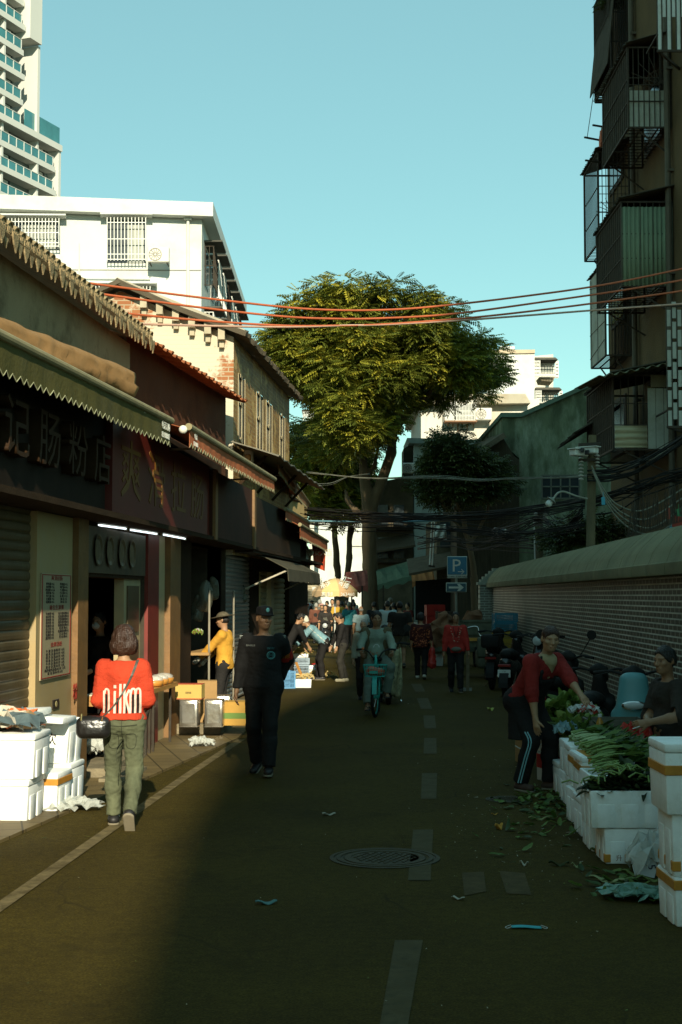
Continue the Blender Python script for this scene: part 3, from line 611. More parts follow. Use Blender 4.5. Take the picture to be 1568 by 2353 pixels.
for i in range(n + 1):
	y = gy - .30 + (7.6 + .3) * i / n; wob = .03 * abs(sin(pi * i / 2)) + .02 * sin(i * .9); xe = cx + .091 * (y - cy) + ov + .03 * sin(i * 2.3); xr = ap.x + .091 * (y - cy)
	cols.append([V((xr, y, ap.z + .14 + wob)), V(((xr + xe) / 2, y, ap.z + .14 + sl * (xe - xr) / 2 - .04 + wob)), V((xe, y, ap.z + .14 + sl * (xe - xr) + wob))])
m.grid(cols, .075); cols = [[V((ap.x * 2 - p.x, p.y, p.z)) for p in c] for c in cols[::8]]; m.grid([c[::-1] for c in cols], .07); rf = m.build('roof', GREYT, t)
for f in (.22, .36, .50, .64, .78, .90):
	m = MB(); x = ap.x + (cx - ap.x) * f; z = ap.z + sl * (x - ap.x); m.box((x, gy - .11, z - .05), (.11, .20, .20)); m.box((x, gy - .06, z - .20), (.08, .11, .14))
	m.build('corbel', M('corbel_plaster', (.42, .36, .25), .9, .15, 4), t)
m = MB(); m.add([(ap.x, gy - .2, ap.z + .10), (cx + .2, gy - .2, zt + .02), (cx + .2, gy - .24, zt + .02), (ap.x, gy - .24, ap.z + .10), (ap.x, gy - .2, ap.z + .17), (cx + .2, gy - .2, zt + .09), (cx + .2, gy - .24, zt + .09), (ap.x, gy - .24, ap.z + .17)], [(0, 1, 2, 3), (4, 7, 6, 5), (3, 2, 6, 7), (0, 4, 5, 1), (1, 5, 6, 2), (0, 3, 7, 4)]); m.build('verge_board', M('grey_verge', (.36, .32, .24), .8, .2), t)
# lean-to roofs below it
TIN = M('dull_roof_sheet', (.20, .185, .14), .6, .2, 3, .1, 20, metal=.2, dirt=(.10, .08, .05), dscale=3)
t = thing('lean_to_roof', 'grey sheet lean-to roof below the old brick house windows', 'roof', (-1.5, 26, 4)); m = MB(); rows = []
for i in range(33):
	y = 23.2 + 7.4 * i / 32; rows.append([S(y, 4.36, .02), S(y, 4.25 + .015 * sin(i * pi / 2), .4), S(y, 4.12 + .02 * sin(i * pi / 2), .80)])
m.grid(rows, .02); m.build('sheet', TIN, t); 
for y in (24, 26, 28, 30): m = MB(); m.bar(S(y, 4.22, .5), S(y, 3.7, .02), .05); m.build('bracket', DARKW, t)
t = thing('tiled_canopy', 'dark tiled canopy with ragged edge hanging above the brown awning', 'roof', (-.9, 33, 4.5)); a, b = G(575, 1056, 4.42), G(712, 1172, 4.42); m = MB(); rows = []; d = (b - a).normalized(); nn = V((d.y, -d.x, 0))
for i in range(49):
	p = a.lerp(b, i / 48) + UP * (.035 * abs(sin(pi * i / 2))); rows.append([p - nn * .9 + UP * .5, p - nn * .4 + UP * .22, p + nn * .03 * sin(i * 1.7)])
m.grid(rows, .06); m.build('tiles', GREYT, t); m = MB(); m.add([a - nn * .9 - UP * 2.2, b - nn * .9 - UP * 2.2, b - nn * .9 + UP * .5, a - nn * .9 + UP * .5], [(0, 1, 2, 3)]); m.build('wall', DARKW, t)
t = thing('security_camera', 'white box camera fixed by the old house lean-to', 'camera', P(572, 1047, 24)); m = MB(); m.box(P(572, 1049, 24), (.16, .25, .22), r=.02); m.build('housing', M('cream_plastic', (.62, .55, .38), .4, .05), t); m = MB(); m.box(P(570, 1051, 23.85), (.1, .03, .1), r=.01); m.build('faceplate', M('amber_plastic', (.6, .28, .04), .4, .1), t); m = MB(); m.bar(P(572, 1053, 24), S(24.3, 4.1), .03); m.build('bracket', ALU, t)
# ---------------- far end of the row: small shopfronts, canopy, pennant, round sign
t = thing('corner_shop', 'narrow shopfront with white door frames and slatted shutters', 'building', F(29, 0))
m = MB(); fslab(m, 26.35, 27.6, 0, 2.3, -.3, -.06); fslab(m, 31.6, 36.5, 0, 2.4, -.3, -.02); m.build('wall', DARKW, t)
m = MB(); shutter(m, 27.65, 28.5, .9, 2.3, -.05, .11, .03); m.build('shutter', M('tan_shutter', (.42, .34, .20), .6, .15, 4), t)
m = MB(); shutter(m, 29.0, 31.5, .0, 2.1, -.05, .11, .035); m.build('shutter', M('tan_shutter', (.42, .34, .20)), t)
m = MB(); fslab(m, 28.52, 28.95, 0, 2.3, -.2, .06); m.build('door_frame', WHITEP, t)
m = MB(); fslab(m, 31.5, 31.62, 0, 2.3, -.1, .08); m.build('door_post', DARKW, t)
t = thing('canopy', 'small grey canopy sloping over the far shopfront', 'canopy', F(28, 2.3, .3)); m = MB(); rows = []
for i in range(13):
	y = 25.2 + 6.0 * i / 12; rows.append([F(y, 2.62, .02), F(y, 2.50, .40 + .01 * sin(i * 2)), F(y, 2.30, .78), F(y, 2.08 + .015 * sin(i * 3), .80)])
m.grid(rows, .012); m.build('canvas', M('grey_canopy', (.075, .068, .045), .8, .2, 3, .2), t); 
for y in (25.3, 31.1): m = MB(); m.bar(F(y, 2.28, .77), F(y, 1.95, .02), .03); m.build('arm', ALU, t)
YW = M('ochre_wall', (.55, .40, .18), .85, .12, 3, .2, 30)
t = thing('shop_building', 'ochre walled shop house behind the red pennant', 'building', (-1.2, 36.6, 0)); m = MB(); a = P(650, 1390, 36.6); b = P(700, 1390, 38.2)
m.add([(a.x - 2, 36.5, 0), (a.x, 36.5, 0), (b.x, 41, 0), (a.x - 2, 41, 0), (a.x - 2, 36.5, 4.6), (a.x, 36.5, 4.6), (b.x, 41, 4.6), (a.x - 2, 41, 4.6)], [(0, 1, 5, 4), (1, 2, 6, 5), (4, 5, 6, 7), (2, 3, 7, 6), (3, 0, 4, 7)]); m.build('wall', YW, t)
m = MB(); m.add([(a.x - .02, 36.4, 0), (a.x + .16, 36.4, 0), (a.x + .16, 36.6, 0), (a.x - .02, 36.6, 0), (a.x - .02, 36.4, 4), (a.x + .16, 36.4, 4), (a.x + .16, 36.6, 4), (a.x - .02, 36.6, 4)], [(0, 1, 5, 4), (1, 2, 6, 5), (4, 5, 6, 7), (2, 3, 7, 6), (3, 0, 4, 7)]); m.build('corner_post', DARKW, t)
c = P(691, 1285, 35.8); t = thing('round_sign', 'round green and white shop sign edge-on above the far shopfronts', 'sign', c)
T = frame(c, V((.42, .9, 0)), UP); m = MB(); m.lathe([(.0, .0), (.40, .0), (.42, .03), (.42, .07), (.40, .09)], 28, M=T); m.build('rim', M('green_sign_paint', (.10, .16, .05), .5, .1), t)
m = MB(); m.lathe([(.34, .091), (.34, .10), (0, .10)], 28, M=T, cap=False); m.build('face', M('sign_white', (.6, .6, .5), .5, .05), t); text('老\n店', .30, T @ Matrix.Translation((0, 0, .105)), M('green_sign_paint', (.10, .16, .05)), 'character', t, .004)
m = MB(); m.bar(c, c + V((-.7, .4, 0)), .05); m.build('bracket', DARKW, t)
t = thing('pennant', 'red hanging pennant banner with pale characters', 'banner', P(733, 1245, 36)); a, b = P(715, 1236, 36), P(749, 1248, 36.6); lo, lo2 = P(722, 1302, 36), P(746, 1312, 36.6); m = MB()
m.grid([[a.lerp(b, i / 6) + V((0, -.05 * sin(i * 1.4), 0)) for i in range(7)], [a.lerp(b, i / 6).lerp(lo.lerp(lo2, i / 6), .5) + V((0, -.06 * sin(i * 1.4), 0)) for i in range(7)], [lo.lerp(lo2, i / 6) + V((0, -.06 * sin(i * 1.4 + .3), 0)) for i in range(7)]], .01)
m.build('cloth', M('red_banner_cloth', (.50, .07, .025), .7, .15, 4), t); text('平安大吉', .2, frame(P(736, 1270, 35.85), V((1, .2, 0)), V((0, 0, 1))), M('pale_print', (.6, .5, .35)), 'lettering', t, .002, .8)
# ================================================================ old apartment block with hung cages beyond the brick wall
XB = 6.4
STUC = M('brown_stucco', (.105, .072, .034), .95, .2, 1.2, .7, 45, dirt=(.09, .07, .045), dscale=.8, damt=.7)
STEEL = M('rusty_dark_steel', (.045, .038, .028), .7, .3, 10, .2, 40, dirt=(.07, .04, .02), dscale=6)
PALEP = M('weathered_pale_panel', (.33, .34, .28), .75, .12, 2.5, .2, 30, dirt=(.19, .17, .11), dscale=2, damt=.6)
CORR = M('green_corrugated_sheet', (.17, .22, .14), .6, .16, 1.5, .1, 20, dirt=(.12, .13, .08), dscale=1.2, damt=.6)
WHITEG = M('white_grille_paint', (.55, .56, .50), .5, .08, 5, dirt=(.3, .25, .16), dscale=5)
TARR = M('dark_ragged_sheet', (.05, .042, .028), .9, .3, 4, .5, 20)
t = thing('apartment_block', 'tall brown stuccoed apartment block hung with metal cages', 'building', (XB + 4, 32, 0))
m = MB(); m.box((XB + 5, 29.8, 11), (10, 7.6, 22)); m.build('wall', STUC, t)
for y, z in ((27.5, 10.9), (27.5, 7.8), (27.5, 4.9), (31.4, 11.2), (31.4, 8.0), (31.4, 5.0)):
	m = MB(); m.box((XB - .01, y + 1, z + .7), (.06, 1.6, 1.3)); fo = m.build('window', STEEL, t); m = MB(); m.box((XB - .045, y + 1, z + .7), (.02, 1.4, 1.1)); m.build('pane', DG, fo)
for y in (26.95, 30.2):
	m = MB(); m.tube([(XB - .1, y, 0), (XB - .1, y, 7.2), (XB - .1, y, 10.2), (XB - .1, y, 20)], .06, 8)
	for z in range(2, 20, 2): m.box((XB - .06, y, z), (.14, .16, .05))
	m.build('drain_pipe', M('drain_pipe_grey', (.10, .085, .06), .7, .2), t)
def wavy(m, a, b, up, per, amp, nrm, th=.006, rag=0.0):        # corrugated sheet from edge a-b, extended by vector up
	n = max(8, int((b - a).length / per * 8)); top = []; bot = []
	for i in range(n + 1):
		o = nrm * (amp * sin(2 * pi * i / 8)); p = a.lerp(b, i / n) + o; j = rag * (rnd.random() - .5); bot.append(p - up.normalized() * j); top.append(p + up)
	m.grid([bot, [p.lerp(q, .5) for p, q in zip(bot, top)], top], th)
def cage(y0, y1, x0, z0, z1, label, front='bars', low=.5, roof=True, side='bars', xr=XB - .02, roofdrop=.25, pm=None, nb=8):
	t = thing('window_cage', label, 'window cage', (XB, (y0 + y1) / 2, z0), 0, 'metal cages on the apartment block')
	m = MB(); b = .035
	for x, y in ((x0, y0), (x0, y1), (xr, y0), (xr, y1)): m.bar((x, y, z0), (x, y, z1), b)
	for z in (z0, z1):
		m.bar((x0, y0, z), (xr, y0, z), b); m.bar((x0, y0, z), (x0, y1, z), b); m.bar((x0, y1, z), (xr, y1, z), b)
	m.build('frame', STEEL, t)
	m = MB(); W = xr - x0; D_ = y1 - y0
	for i in range(1, nb): x = x0 + W * i / nb; m.bar((x, y0, z0), (x, y0, z1), .016)
	for i in range(1, 13): y = y0 + D_ * i / 13; m.bar((x0, y, z0), (x0, y, z1), .016)
	for f in (.33, .62): z = z0 + (z1 - z0) * f; m.bar((x0, y0, z), (xr, y0, z), .018); m.bar((x0, y0, z), (x0, y1, z), .018)
	m.build('bars', STEEL, t)
	if front == 'panel':
		m = MB(); m.box(((x0 + xr) / 2, y0 + .03, z0 + (z1 - z0) * low / 2), (W, .012, (z1 - z0) * low)); m.build('panel', pm or PALEP, t)
	elif front == 'corr':
		m = MB(); wavy(m, V((x0, y0 - .02, z0)), V((xr, y0 - .02, z0)), V((0, 0, z1 - z0 - .1)), .085, .018, V((0, 1, 0))); m.build('panel', pm or CORR, t, smooth=True)
	if side == 'panel':
		m = MB(); m.box((x0 - .02, (y0 + y1) / 2, (z0 + z1) / 2), (.012, D_, z1 - z0)); m.build('side_panel', pm or PALEP, t)
	elif side == 'sheet':
		m = MB(); m.box((x0 + .02, (y0 + y1) / 2, (z0 + z1) / 2), (.012, D_, z1 - z0)); m.build('side_panel', TARR, t)
	m = MB()
	for i in range(14): y = y0 + D_ * i / 13; m.bar((x0, y, z0 + .01), (xr, y, z0 + .01), .022, .012)
	for f in (.3, .7): m.bar((x0 + W * f, y0, z0 - .012), (x0 + W * f, y1, z0 - .012), .03, .012)
	m.build('floor_grille', STEEL, t)
	if roof:
		m = MB(); wavy(m, V((x0 - .06, y0 - .16, z1 + .03)), V((x0 - .06, y1 + .1, z1 + .03)), V((W + .08, 0, roofdrop)), .11, .02, V((0, 0, 1)), .012, .08); m.build('roof', TARR, t)
	for y in (y0 + .1, y1 - .1): m = MB(); m.bar((x0 + .2, y, z0 - .02), (xr, y, z0 - .5), .03); m.build('bracket', STEEL, t)
	return t
t = cage(27.0, 29.6, 5.56, 10.86, 12.44, 'dark roofed cage with pale lower panels, highest of the near column', 'panel', .47, side='sheet')
m = MB(); c = V((6.2, 26.99, 11.7))
for k in range(9): a = pi * k / 8; m.bar(c, c + V((.62 * cos(a), 0, .62 * sin(a))), .014)
m.tube([c + V((.3 * cos(a), 0, .3 * sin(a))) for a in [pi * k / 10 for k in range(11)]], .009, 5); m.build('sunburst_bars', STEEL, t)
t = cage(27.0, 29.6, 5.40, 7.76, 9.40, 'cage faced with green corrugated sheeting under a dark hood', 'corr', side='sheet')
t = cage(27.0, 29.8, 5.20, 4.61, 6.03, 'lowest near cage with a rusty cream sheet and pale panels', 'none', side='sheet')
m = MB(); wavy(m, V((5.22, 26.96, 4.64)), V((5.22, 26.96, 5.06)), V((.62, 0, 0)), .12, .018, V((0, 1, 0)), .006); m.build('corrugated_panel', M('rusty_cream_sheet', (.42, .38, .24), .7, .2, 4, dirt=(.20, .12, .06), dscale=4, damt=.8, stretch=(.3, 1, 3)), t, smooth=True)
for k in range(3): m = MB(); m.box((5.93 + .155 * k, 26.965, 5.2 - .003 * k), (.145, .012, 1.16)); m.build('pale_panel', PALEP, t)
m = MB(); m.box((6.17, 26.97, 5.92), (.5, .012, .24)); m.build('upper_panel', M('brown_panel', (.16, .14, .085), .8, .15), t)
m = MB(); wavy(m, V((4.75, 26.2, 5.88)), V((6.5, 26.2, 6.22)), V((0, 2.6, .15)), .2, .025, V((0, 0, 1)), .012, .1); m.build('hood', M('mossy_roof_sheet', (.12, .115, .065), .85, .3, 4, .3, 20), t)
m = MB(); wavy(m, V((4.9, 29.2, 5.2)), V((4.9, 31.5, 5.15)), V((.9, 0, .55)), .12, .03, V((0, 0, 1)), .015, .25); m.build('torn_hood', TARR, t)
t = cage(31.0, 32.8, 5.70, 9.62, 11.65, 'see-through cage with a sunburst grille standing out against the sky', 'bars', side='bars')
m = MB(); c = V((5.98, 30.99, 10.3))
for k in range(9): a = pi * k / 8; m.bar(c, c + V((.33 * cos(a), 0, .33 * sin(a))), .012)
for z in (9.55, 9.75, 9.95, 10.5, 10.7): m.bar((5.72, 30.99, z), (6.35, 30.99, z), .014)
m.build('sunburst_bars', STEEL, t)
t = cage(31.0, 32.8, 5.83, 7.10, 9.15, 'deep cage closed by pale side panels with a slanting dark roof', 'bars', side='panel', roofdrop=.35)
m = MB()
for k in range(1, 5):
	m.bar((5.80, 31.0, 7.05 + k * .4), (5.80, 32.8, 6.75 + k * .55), .012)
for y in (31.8, 32.6): m.bar((5.80, y, 7.1), (5.80, y, 9.1), .012)
m.build('seam_strip', STEEL, t)
t = cage(31.0, 32.8, 5.98, 13.4, 15.7, 'topmost visible cage with a big slanting metal sheet side', 'bars', side='sheet', roof=False)
m = MB(); m.grid([[V((5.87, 30.6, 13.5)), V((5.87, 32.8, 13.5))], [V((6.1, 30.6, 15.7)), V((6.1, 32.8, 15.7))]], .02); m.build('slanting_sheet', TARR, t)
m = MB()
for k in range(18): m.bar((5.9, 30.6 + .12 * k, 13.38), (6.38, 30.6 + .12 * k, 13.38), .03, .015)
m.build('underside_slats', M('grey_slats', (.10, .095, .07), .7, .2), t)
def wgrille(y, x0, x1, z0, z1, nx, nz, label, m_=WHITEG):
	t = thing('window_cage', label, 'window cage', ((x0 + x1) / 2, y, z0), 0, 'metal cages on the apartment block'); m = MB()
	for i in range(nx + 1): x = x0 + (x1 - x0) * i / nx; m.bar((x, y, z0), (x, y, z1), .018)
	m.build('bars', STEEL, t); m = MB()
	for i in range(nx):
		for j in range(nz):
			x = x0 + (x1 - x0) * (i + .5) / nx; h = (z1 - z0) / nz; z = z0 + h * (j + .5) + (h * .3 if i % 2 else -h * .1); m.box((x, y + .02, z), ((x1 - x0) / nx * .8, .01, h * .82))
	m.build('panel', m_, t); m = MB(); m.bar((x0, y, z0), (x1 + 1, y, z0), .04); m.bar((x0, y, z1), (x1 + 1, y, z1), .04); m.bar((x0, y, z0), (XB, y + .9, z0), .04); m.bar((x0, y, z0 + .3), (x0, y + .9, z0 + .3), .03); m.build('frame', STEEL, t)
wgrille(25.4, 5.87, 6.35, 4.85, 7.05, 5, 6, 'narrow cage of white mesh panels at the frame edge above the lowest wires', M('dull_white_mesh', (.38, .39, .33), .6, .1, 8))
wgrille(25.4, 5.78, 6.3, 11.75, 13.4, 6, 1, 'white slatted grille cage at the very top of the near corner')
# clothes poles and washing
t = thing('clothes_rack', 'steel poles carrying a washing line out over the street from the block', 'clothes rack', (5.4, 30.6, 12), 0); m = MB()
for u0, u1, v in ((1364, 1408, 212), (1344, 1378, 315), (1346, 1420, 368), (1363, 1415, 287)): m.bar(P(u0, v, 30.6), P(u1, v, 30.9) + V((.6, .5, 0)), .035)
m.tube([P(1365, 212, 30.6), P(1350, 315, 30.6)], .008, 5); m.build('poles', STEEL, t)
for (q, col, nm, l) in (([(1382, 292), (1401, 286), (1402, 338), (1379, 340)], (.55, .5, .45), 'white_shirt', 'white shirt hanging between the cages against the sky'), ([(1388, 290), (1405, 290), (1403, 322), (1396, 318)], (.55, .33, .04), 'yellow_cloth', 'yellow cloth hanging over the white shirt on the rack'), ([(1379, 300), (1387, 298), (1390, 335), (1378, 338)], (.5, .16, .09), 'orange_towel', 'orange towel hanging beside the white shirt on the rack')):
	pts = [P(u, v, 30.9 if nm == 'white_shirt' else 30.8) for u, v in q]; m = MB(); rows = []
	for i in range(7): rows.append([pts[0].lerp(pts[1], j / 6).lerp(pts[3].lerp(pts[2], j / 6), i / 6) + V((0, .04 * sin(j * 1.7 + i * .5), 0)) for j in range(7)])
	m.grid(rows, .01); tag(m.build(nm, M(nm, col, .8, .12, 5)), l, 'washing')
# ================================================================ dark houses beyond the wall
GREENW = M('mossy_green_render', (.105, .13, .078), .95, .55, 1.6, .6, 14, dirt=(.30, .35, .26), dscale=1.5, damt=.8, stretch=(1, 1, .35))
def poly_wall(m, pts, d, th):         # upright wall traced at its own distance, with thickness
	a = [P(u, v, d) for u, v in pts]; b = [p + V((0, th, 0)) for p in a]; n = len(a)
	m.add(a + b, [tuple(range(n))[::-1], tuple(range(n, 2 * n))] + [(i, (i + 1) % n, n + (i + 1) % n, n + i) for i in range(n)]); return m
t = thing('gable_house', 'house with a tall mossy green gable wall rising to one side', 'building', (7, 46, 0))
m = MB(); poly_wall(m, [(1156, 952), (1197, 952), (1400, 862), (1480, 862), (1480, 1430), (1194, 1430), (1194, 1053), (1156, 1020)], 45, 9); m.build('wall', GREENW, t)
m = MB(); poly_wall(m, [(1152, 948), (1198, 948), (1401, 858), (1401, 868), (1199, 958), (1152, 958)], 44.85, 9.2); m.build('coping', M('green_coping', (.12, .17, .125), .9, .2), t)
m = MB(); poly_wall(m, [(1246, 1092), (1332, 1092), (1332, 1145), (1246, 1145)], 44.97, .05); wo = m.build('window', DG, t)
m = MB()
for u in (1246, 1267, 1289, 1310, 1332): m.bar(P(u, 1092, 44.9), P(u, 1145, 44.9), .04)
for v in (1092, 1118, 1145): m.bar(P(1246, v, 44.9), P(1332, v, 44.9), .04)
m.build('frame', M('grey_steel_frame', (.13, .14, .11), .6, .1), wo)
t = thing('timber_house', 'dark timber house with a sloping tiled roof beside the green gable', 'building', (5.5, 44, 0))
m = MB(); poly_wall(m, [(1050, 1075), (1158, 1008), (1182, 1048), (1194, 1056), (1194, 1430), (1050, 1430)], 44.4, 6); m.build('wall', M('dark_timber', (.05, .042, .027), .9, .3, 3, .3, 20, stretch=(6, 1, .5)), t)
m = MB(); a, b = P(1030, 1078, 43.8), P(1158, 994, 43.8); m.grid([[a, b], [a + V((0, 8, .6)), b + V((0, 8, .6))]], .16); m.build('roof', GREYT, t)
# lower right-hand houses and stall fronts beyond the trees
DK = M('grimy_shaded_wall', (.10, .085, .055), .9, .35, 1.6, .3, 20, dirt=(.04, .035, .025), dscale=1.0)
t = thing('shop_house', 'grimy low shop house with laundry behind the small tree', 'building', (4.2, 47, 0))
m = MB(); poly_wall(m, [(1004, 1185), (1115, 1185), (1115, 1430), (1004, 1430)], 47, 6); m.build('wall', DK, t)
m = MB()
for u, w_ in ((1012, 26), (1048, 24), (1085, 22)): poly_wall(m, [(u, 1200), (u + w_, 1200), (u + w_, 1258), (u, 1258)], 46.95, .04)
m.build('window', DG, t)
m = MB(); a, b = P(940, 1318, 45.6), P(1110, 1285, 45.6); m.grid([[a, b], [a + V((0, 1.5, .5)), b + V((0, 1.5, .5))]], .08); m.build('eave', GREYT, t)
m = MB(); poly_wall(m, [(955, 1335), (1100, 1325), (1100, 1425), (955, 1425)], 46.9, .05); m.build('shopfront', M('unlit_opening_black', (.012, .011, .009), .9, .1), t)  # flat black sheet stands in for the unlit shop interior
for u, v, l in ((1013, 1220, 'white shirt hung out on the grimy shop house'), (1058, 1222, 'pale blue shirt hung out on the grimy shop house')):
	m = MB(); q = [P(u - 12, v - 14, 46.5), P(u + 12, v - 16, 46.5), P(u + 14, v + 20, 46.5), P(u - 13, v + 17, 46.5)]
	m.grid([[q[0].lerp(q[1], j / 5).lerp(q[3].lerp(q[2], j / 5), i / 5) + V((0, .05 * sin(j * 2 + i), 0)) for j in range(6)] for i in range(6)], .015)
	tag(m.build('hanging_shirt', M('white_shirt_wash' if u < 1030 else 'blue_shirt_wash', (.5, .52, .46) if u < 1030 else (.25, .42, .45), .8, .1)), l, 'washing')
t = thing('shop_house', 'dark balconied shop house behind the big tree trunk', 'building', (2, 58, 0))
m = MB(); poly_wall(m, [(845, 1110), (950, 1095), (950, 1440), (845, 1440)], 57, 8); m.build('wall', DK, t)
m = MB()
for v in (1160, 1235):
	for u in (868, 905): poly_wall(m, [(u, v), (u + 24, v), (u + 24, v + 48), (u, v + 48)], 56.9, .06)
m.build('window', DG, t); m = MB()
for v in (1215, 1290): m.box(P(900, v, 56.3), (1.7, 1.3, .12)); [m.bar(P(872 + 5.5 * i, v - 1, 55.7), P(872 + 5.5 * i, v - 22, 55.7), .025) for i in range(11)]; m.bar(P(872, v - 22, 55.7), P(928, v - 22, 55.7), .04)
m.build('balcony', STEEL, t)
m = MB(); a, b = P(838, 1270, 55.2), P(955, 1252, 55.2); m.grid([[a, b], [a + V((0, 2, .6)), b + V((0, 2, .6))]], .08); m.build('eave', GREYT, t)
for (A_, B_, v, col, nm, l) in ((868, 962, 1345, (.10, .155, .10), 'green_tarp', 'green tarpaulin awning sloping over the far stall'), (795, 846, 1352, (.24, .07, .05), 'red_tarp', 'dull red canopy beside the yellow umbrella'), (948, 1003, 1338, (.33, .14, .05), 'orange_tarp', 'orange tarpaulin awning bunched by the parking sign'), (1000, 1055, 1330, (.12, .09, .05), 'brown_tarp', 'brown sheet awning behind the parking sign')):
	d = 48 if nm != 'green_tarp' else 50; m = MB(); a, b = P(A_, v, d), P(B_, v - (26 if nm == 'green_tarp' else 6), d); rows = []
	for i in range(9): p = a.lerp(b, i / 8); rows.append([p + UP * (-.18 + .05 * sin(i * 2.2)), p + V((0, 0, .02 * sin(i * 3))), p + V((0, 1.0, .35 + .04 * sin(i * 2))), p + V((0, 2, .55))])
	m.grid(rows, .02); t = thing('awning', l, 'awning', (a + b) / 2, 0, 'tarpaulin awnings over the far stalls'); m.build('canvas', M(nm, col, .8, .2, 3, .3), t); m = MB(); m.bar(a + V((.2, 0, 0)), V((a.x + .2, a.y, 0)), .05); m.bar(b - V((.2, 0, 0)), V((b.x - .2, b.y, 0)), .05); m.build('post', STEEL, t)
# ================================================================ far buildings
WH = M('white_facade', (.58, .60, .56), .85, .05, .6, .1, 20, dirt=(.48, .43, .33), dscale=.5, damt=.5)
WH2 = M('white_facade_stained', (.62, .60, .52), .85, .06, .8, .1, 20, dirt=(.40, .29, .17), dscale=.8, damt=.55, stretch=(1, 1, .3))
BLUEW = M('pale_blue_render', (.46, .52, .47), .9, .12, 1, .1, 20, dirt=(.2, .22, .2), dscale=.8)
CAGEW = M('white_cage_steel', (.62, .62, .56), .5, .05, 3)
def grille(m, u0, u1, v0, v1, d, nx, hs=(.1, .35, .7, .95), out=0.0, w=.03):
	for i in range(nx + 1):
		u = u0 + (u1 - u0) * i / nx; m.bar(P(u, v0, d), P(u, v1, d), w)
	for f in hs: m.bar(P(u0, v0 + (v1 - v0) * f, d), P(u1, v0 + (v1 - v0) * f, d), w)
def acunit(u, v, d, w, label, face=V((0, -1, 0))):
	c = P(u, v, d); t = thing('air_conditioner', label, 'air conditioner', c - V((0, 0, w * .35)), 0); m = MB(); m.box(c, (w, .32, w * .72), r=.03); m.build('casing', M('ac_white', (.62, .60, .52), .45, .06), t)
	T = frame(c + V((-w * .14, -.165, 0)), V((1, 0, 0)), UP); m = MB(); m.lathe([(w * .30, 0), (w * .30, .02), (w * .27, .02), (w * .27, .0)], 20, M=T, cap=False)
	for k in range(12): a = 2 * pi * k / 12; m.box((w * .14 * cos(a), w * .14 * sin(a), .012), (w * .26, w * .022, .012), M=Matrix.Rotation(a + .35, 4, 'Z')) if False else m.add(*[(T @ Matrix.Rotation(a, 4, 'Z') @ V(q)) for q in ((w * .05, -.01, .01), (w * .27, -.01 + w * .05, .01), (w * .27, .015 + w * .05, .01), (w * .05, .015, .01))] and ([T @ Matrix.Rotation(a, 4, 'Z') @ V(q) for q in ((w * .05, -.01, .01), (w * .27, w * .06, .01), (w * .27, w * .06 + .03, .01), (w * .05, .02, .01))], [(0, 1, 2, 3)]))
	m.build('fan_grille', M('ac_grey', (.22, .20, .16), .5, .1), t); 
	for s_ in (-.4, .4): m = MB(); m.bar(c + V((w * s_, .5, -w * .40)), c + V((w * s_, -.16, -w * .40)), .04); m.build('bracket', STEEL, t)
# big white residential block on the lit side
t = thing('apartment_block', 'white apartment block with barred windows behind the tiled roofs', 'building', (-11, 63, 0))
c0, c1 = P(-40, 480, 61.7), P(464, 505, 63); c0.z = 0; c1.z = 0; zt = 18.7; fd_ = (c1 - c0).normalized(); bk = V((0, 22, 0))
m = MB(); c2 = c1 + bk; c3 = c0 + bk; h = V((0, 0, zt)); m.add([c0, c1, c2, c3, c0 + h, c1 + h, c2 + h, c3 + h], [(0, 1, 5, 4), (1, 2, 6, 5), (4, 5, 6, 7), (2, 3, 7, 6), (3, 0, 4, 7)]); m.build('wall', WH, t)
m = MB(); o = V((0, -.55, 0)); e = fd_ * .55
for (z0, z1, pr) in ((18.72, 19.35, .55),):
	q = [c0 - e + o, c1 + e + o, c2 + e, c3 - e]; m.add([p + V((0, 0, z0)) for p in q] + [p + V((0, 0, z1)) for p in q], [(0, 1, 5, 4), (1, 2, 6, 5), (4, 5, 6, 7), (3, 2, 1, 0), (3, 0, 4, 7)])
m.build('parapet', WH, t)
def wfr(u, v): # point on the front wall
	r = ray(u, v); n = V((-fd_.y, fd_.x, 0)); tt = (c0 - V((0, 0, CAMH))).dot(n) / r.dot(n); return V((0, 0, CAMH)) + r * tt
FRN = V((fd_.y, -fd_.x, 0))
for u0, u1, v0, v1 in ((-40, 137, 507, 573), (247, 335, 505, 604), (190, 345, 662, 735)):
	a, b, c_, d_ = wfr(u0, v0), wfr(u1, v0), wfr(u1, v1), wfr(u0, v1); m = MB(); m.add([p - FRN * .0 for p in (a, b, c_, d_)] + [p + FRN * .02 for p in (a, b, c_, d_)], [(4, 7, 6, 5)]); wo = m.build('window', DG, t)
	m = MB(); m.add([a.lerp(b, .52) + FRN * .03 + (c_ - b) * .12, a.lerp(b, .95) + FRN * .03 + (c_ - b) * .12, d_.lerp(c_, .95) + FRN * .03, d_.lerp(c_, .52) + FRN * .03], [(0, 3, 2, 1)]); m.build('curtain', M('pale_curtain', (.36, .37, .33), .6, .2, 2), wo)
	m = MB(); k = int((u1 - u0) / 7.5)
	for i in range(k + 1):
		p, q = a.lerp(b, i / k) + FRN * .45, d_.lerp(c_, i / k) + FRN * .45; m.bar(p, q, .035)
	for f in (.12, .5, .85, .97): m.bar(a.lerp(d_, f) + FRN * .45, b.lerp(c_, f) + FRN * .45, .035); m.bar(a.lerp(d_, f) + FRN * .45, a.lerp(d_, f), .035); m.bar(b.lerp(c_, f) + FRN * .45, b.lerp(c_, f), .035)
	m.build('bars', CAGEW, wo); m = MB(); m.bar(a + FRN * .3 + UP * .12 - fd_ * .3, b + FRN * .3 + UP * .12 + fd_ * .3, .7, .07); m.build('hood', WH, wo)
m = MB()
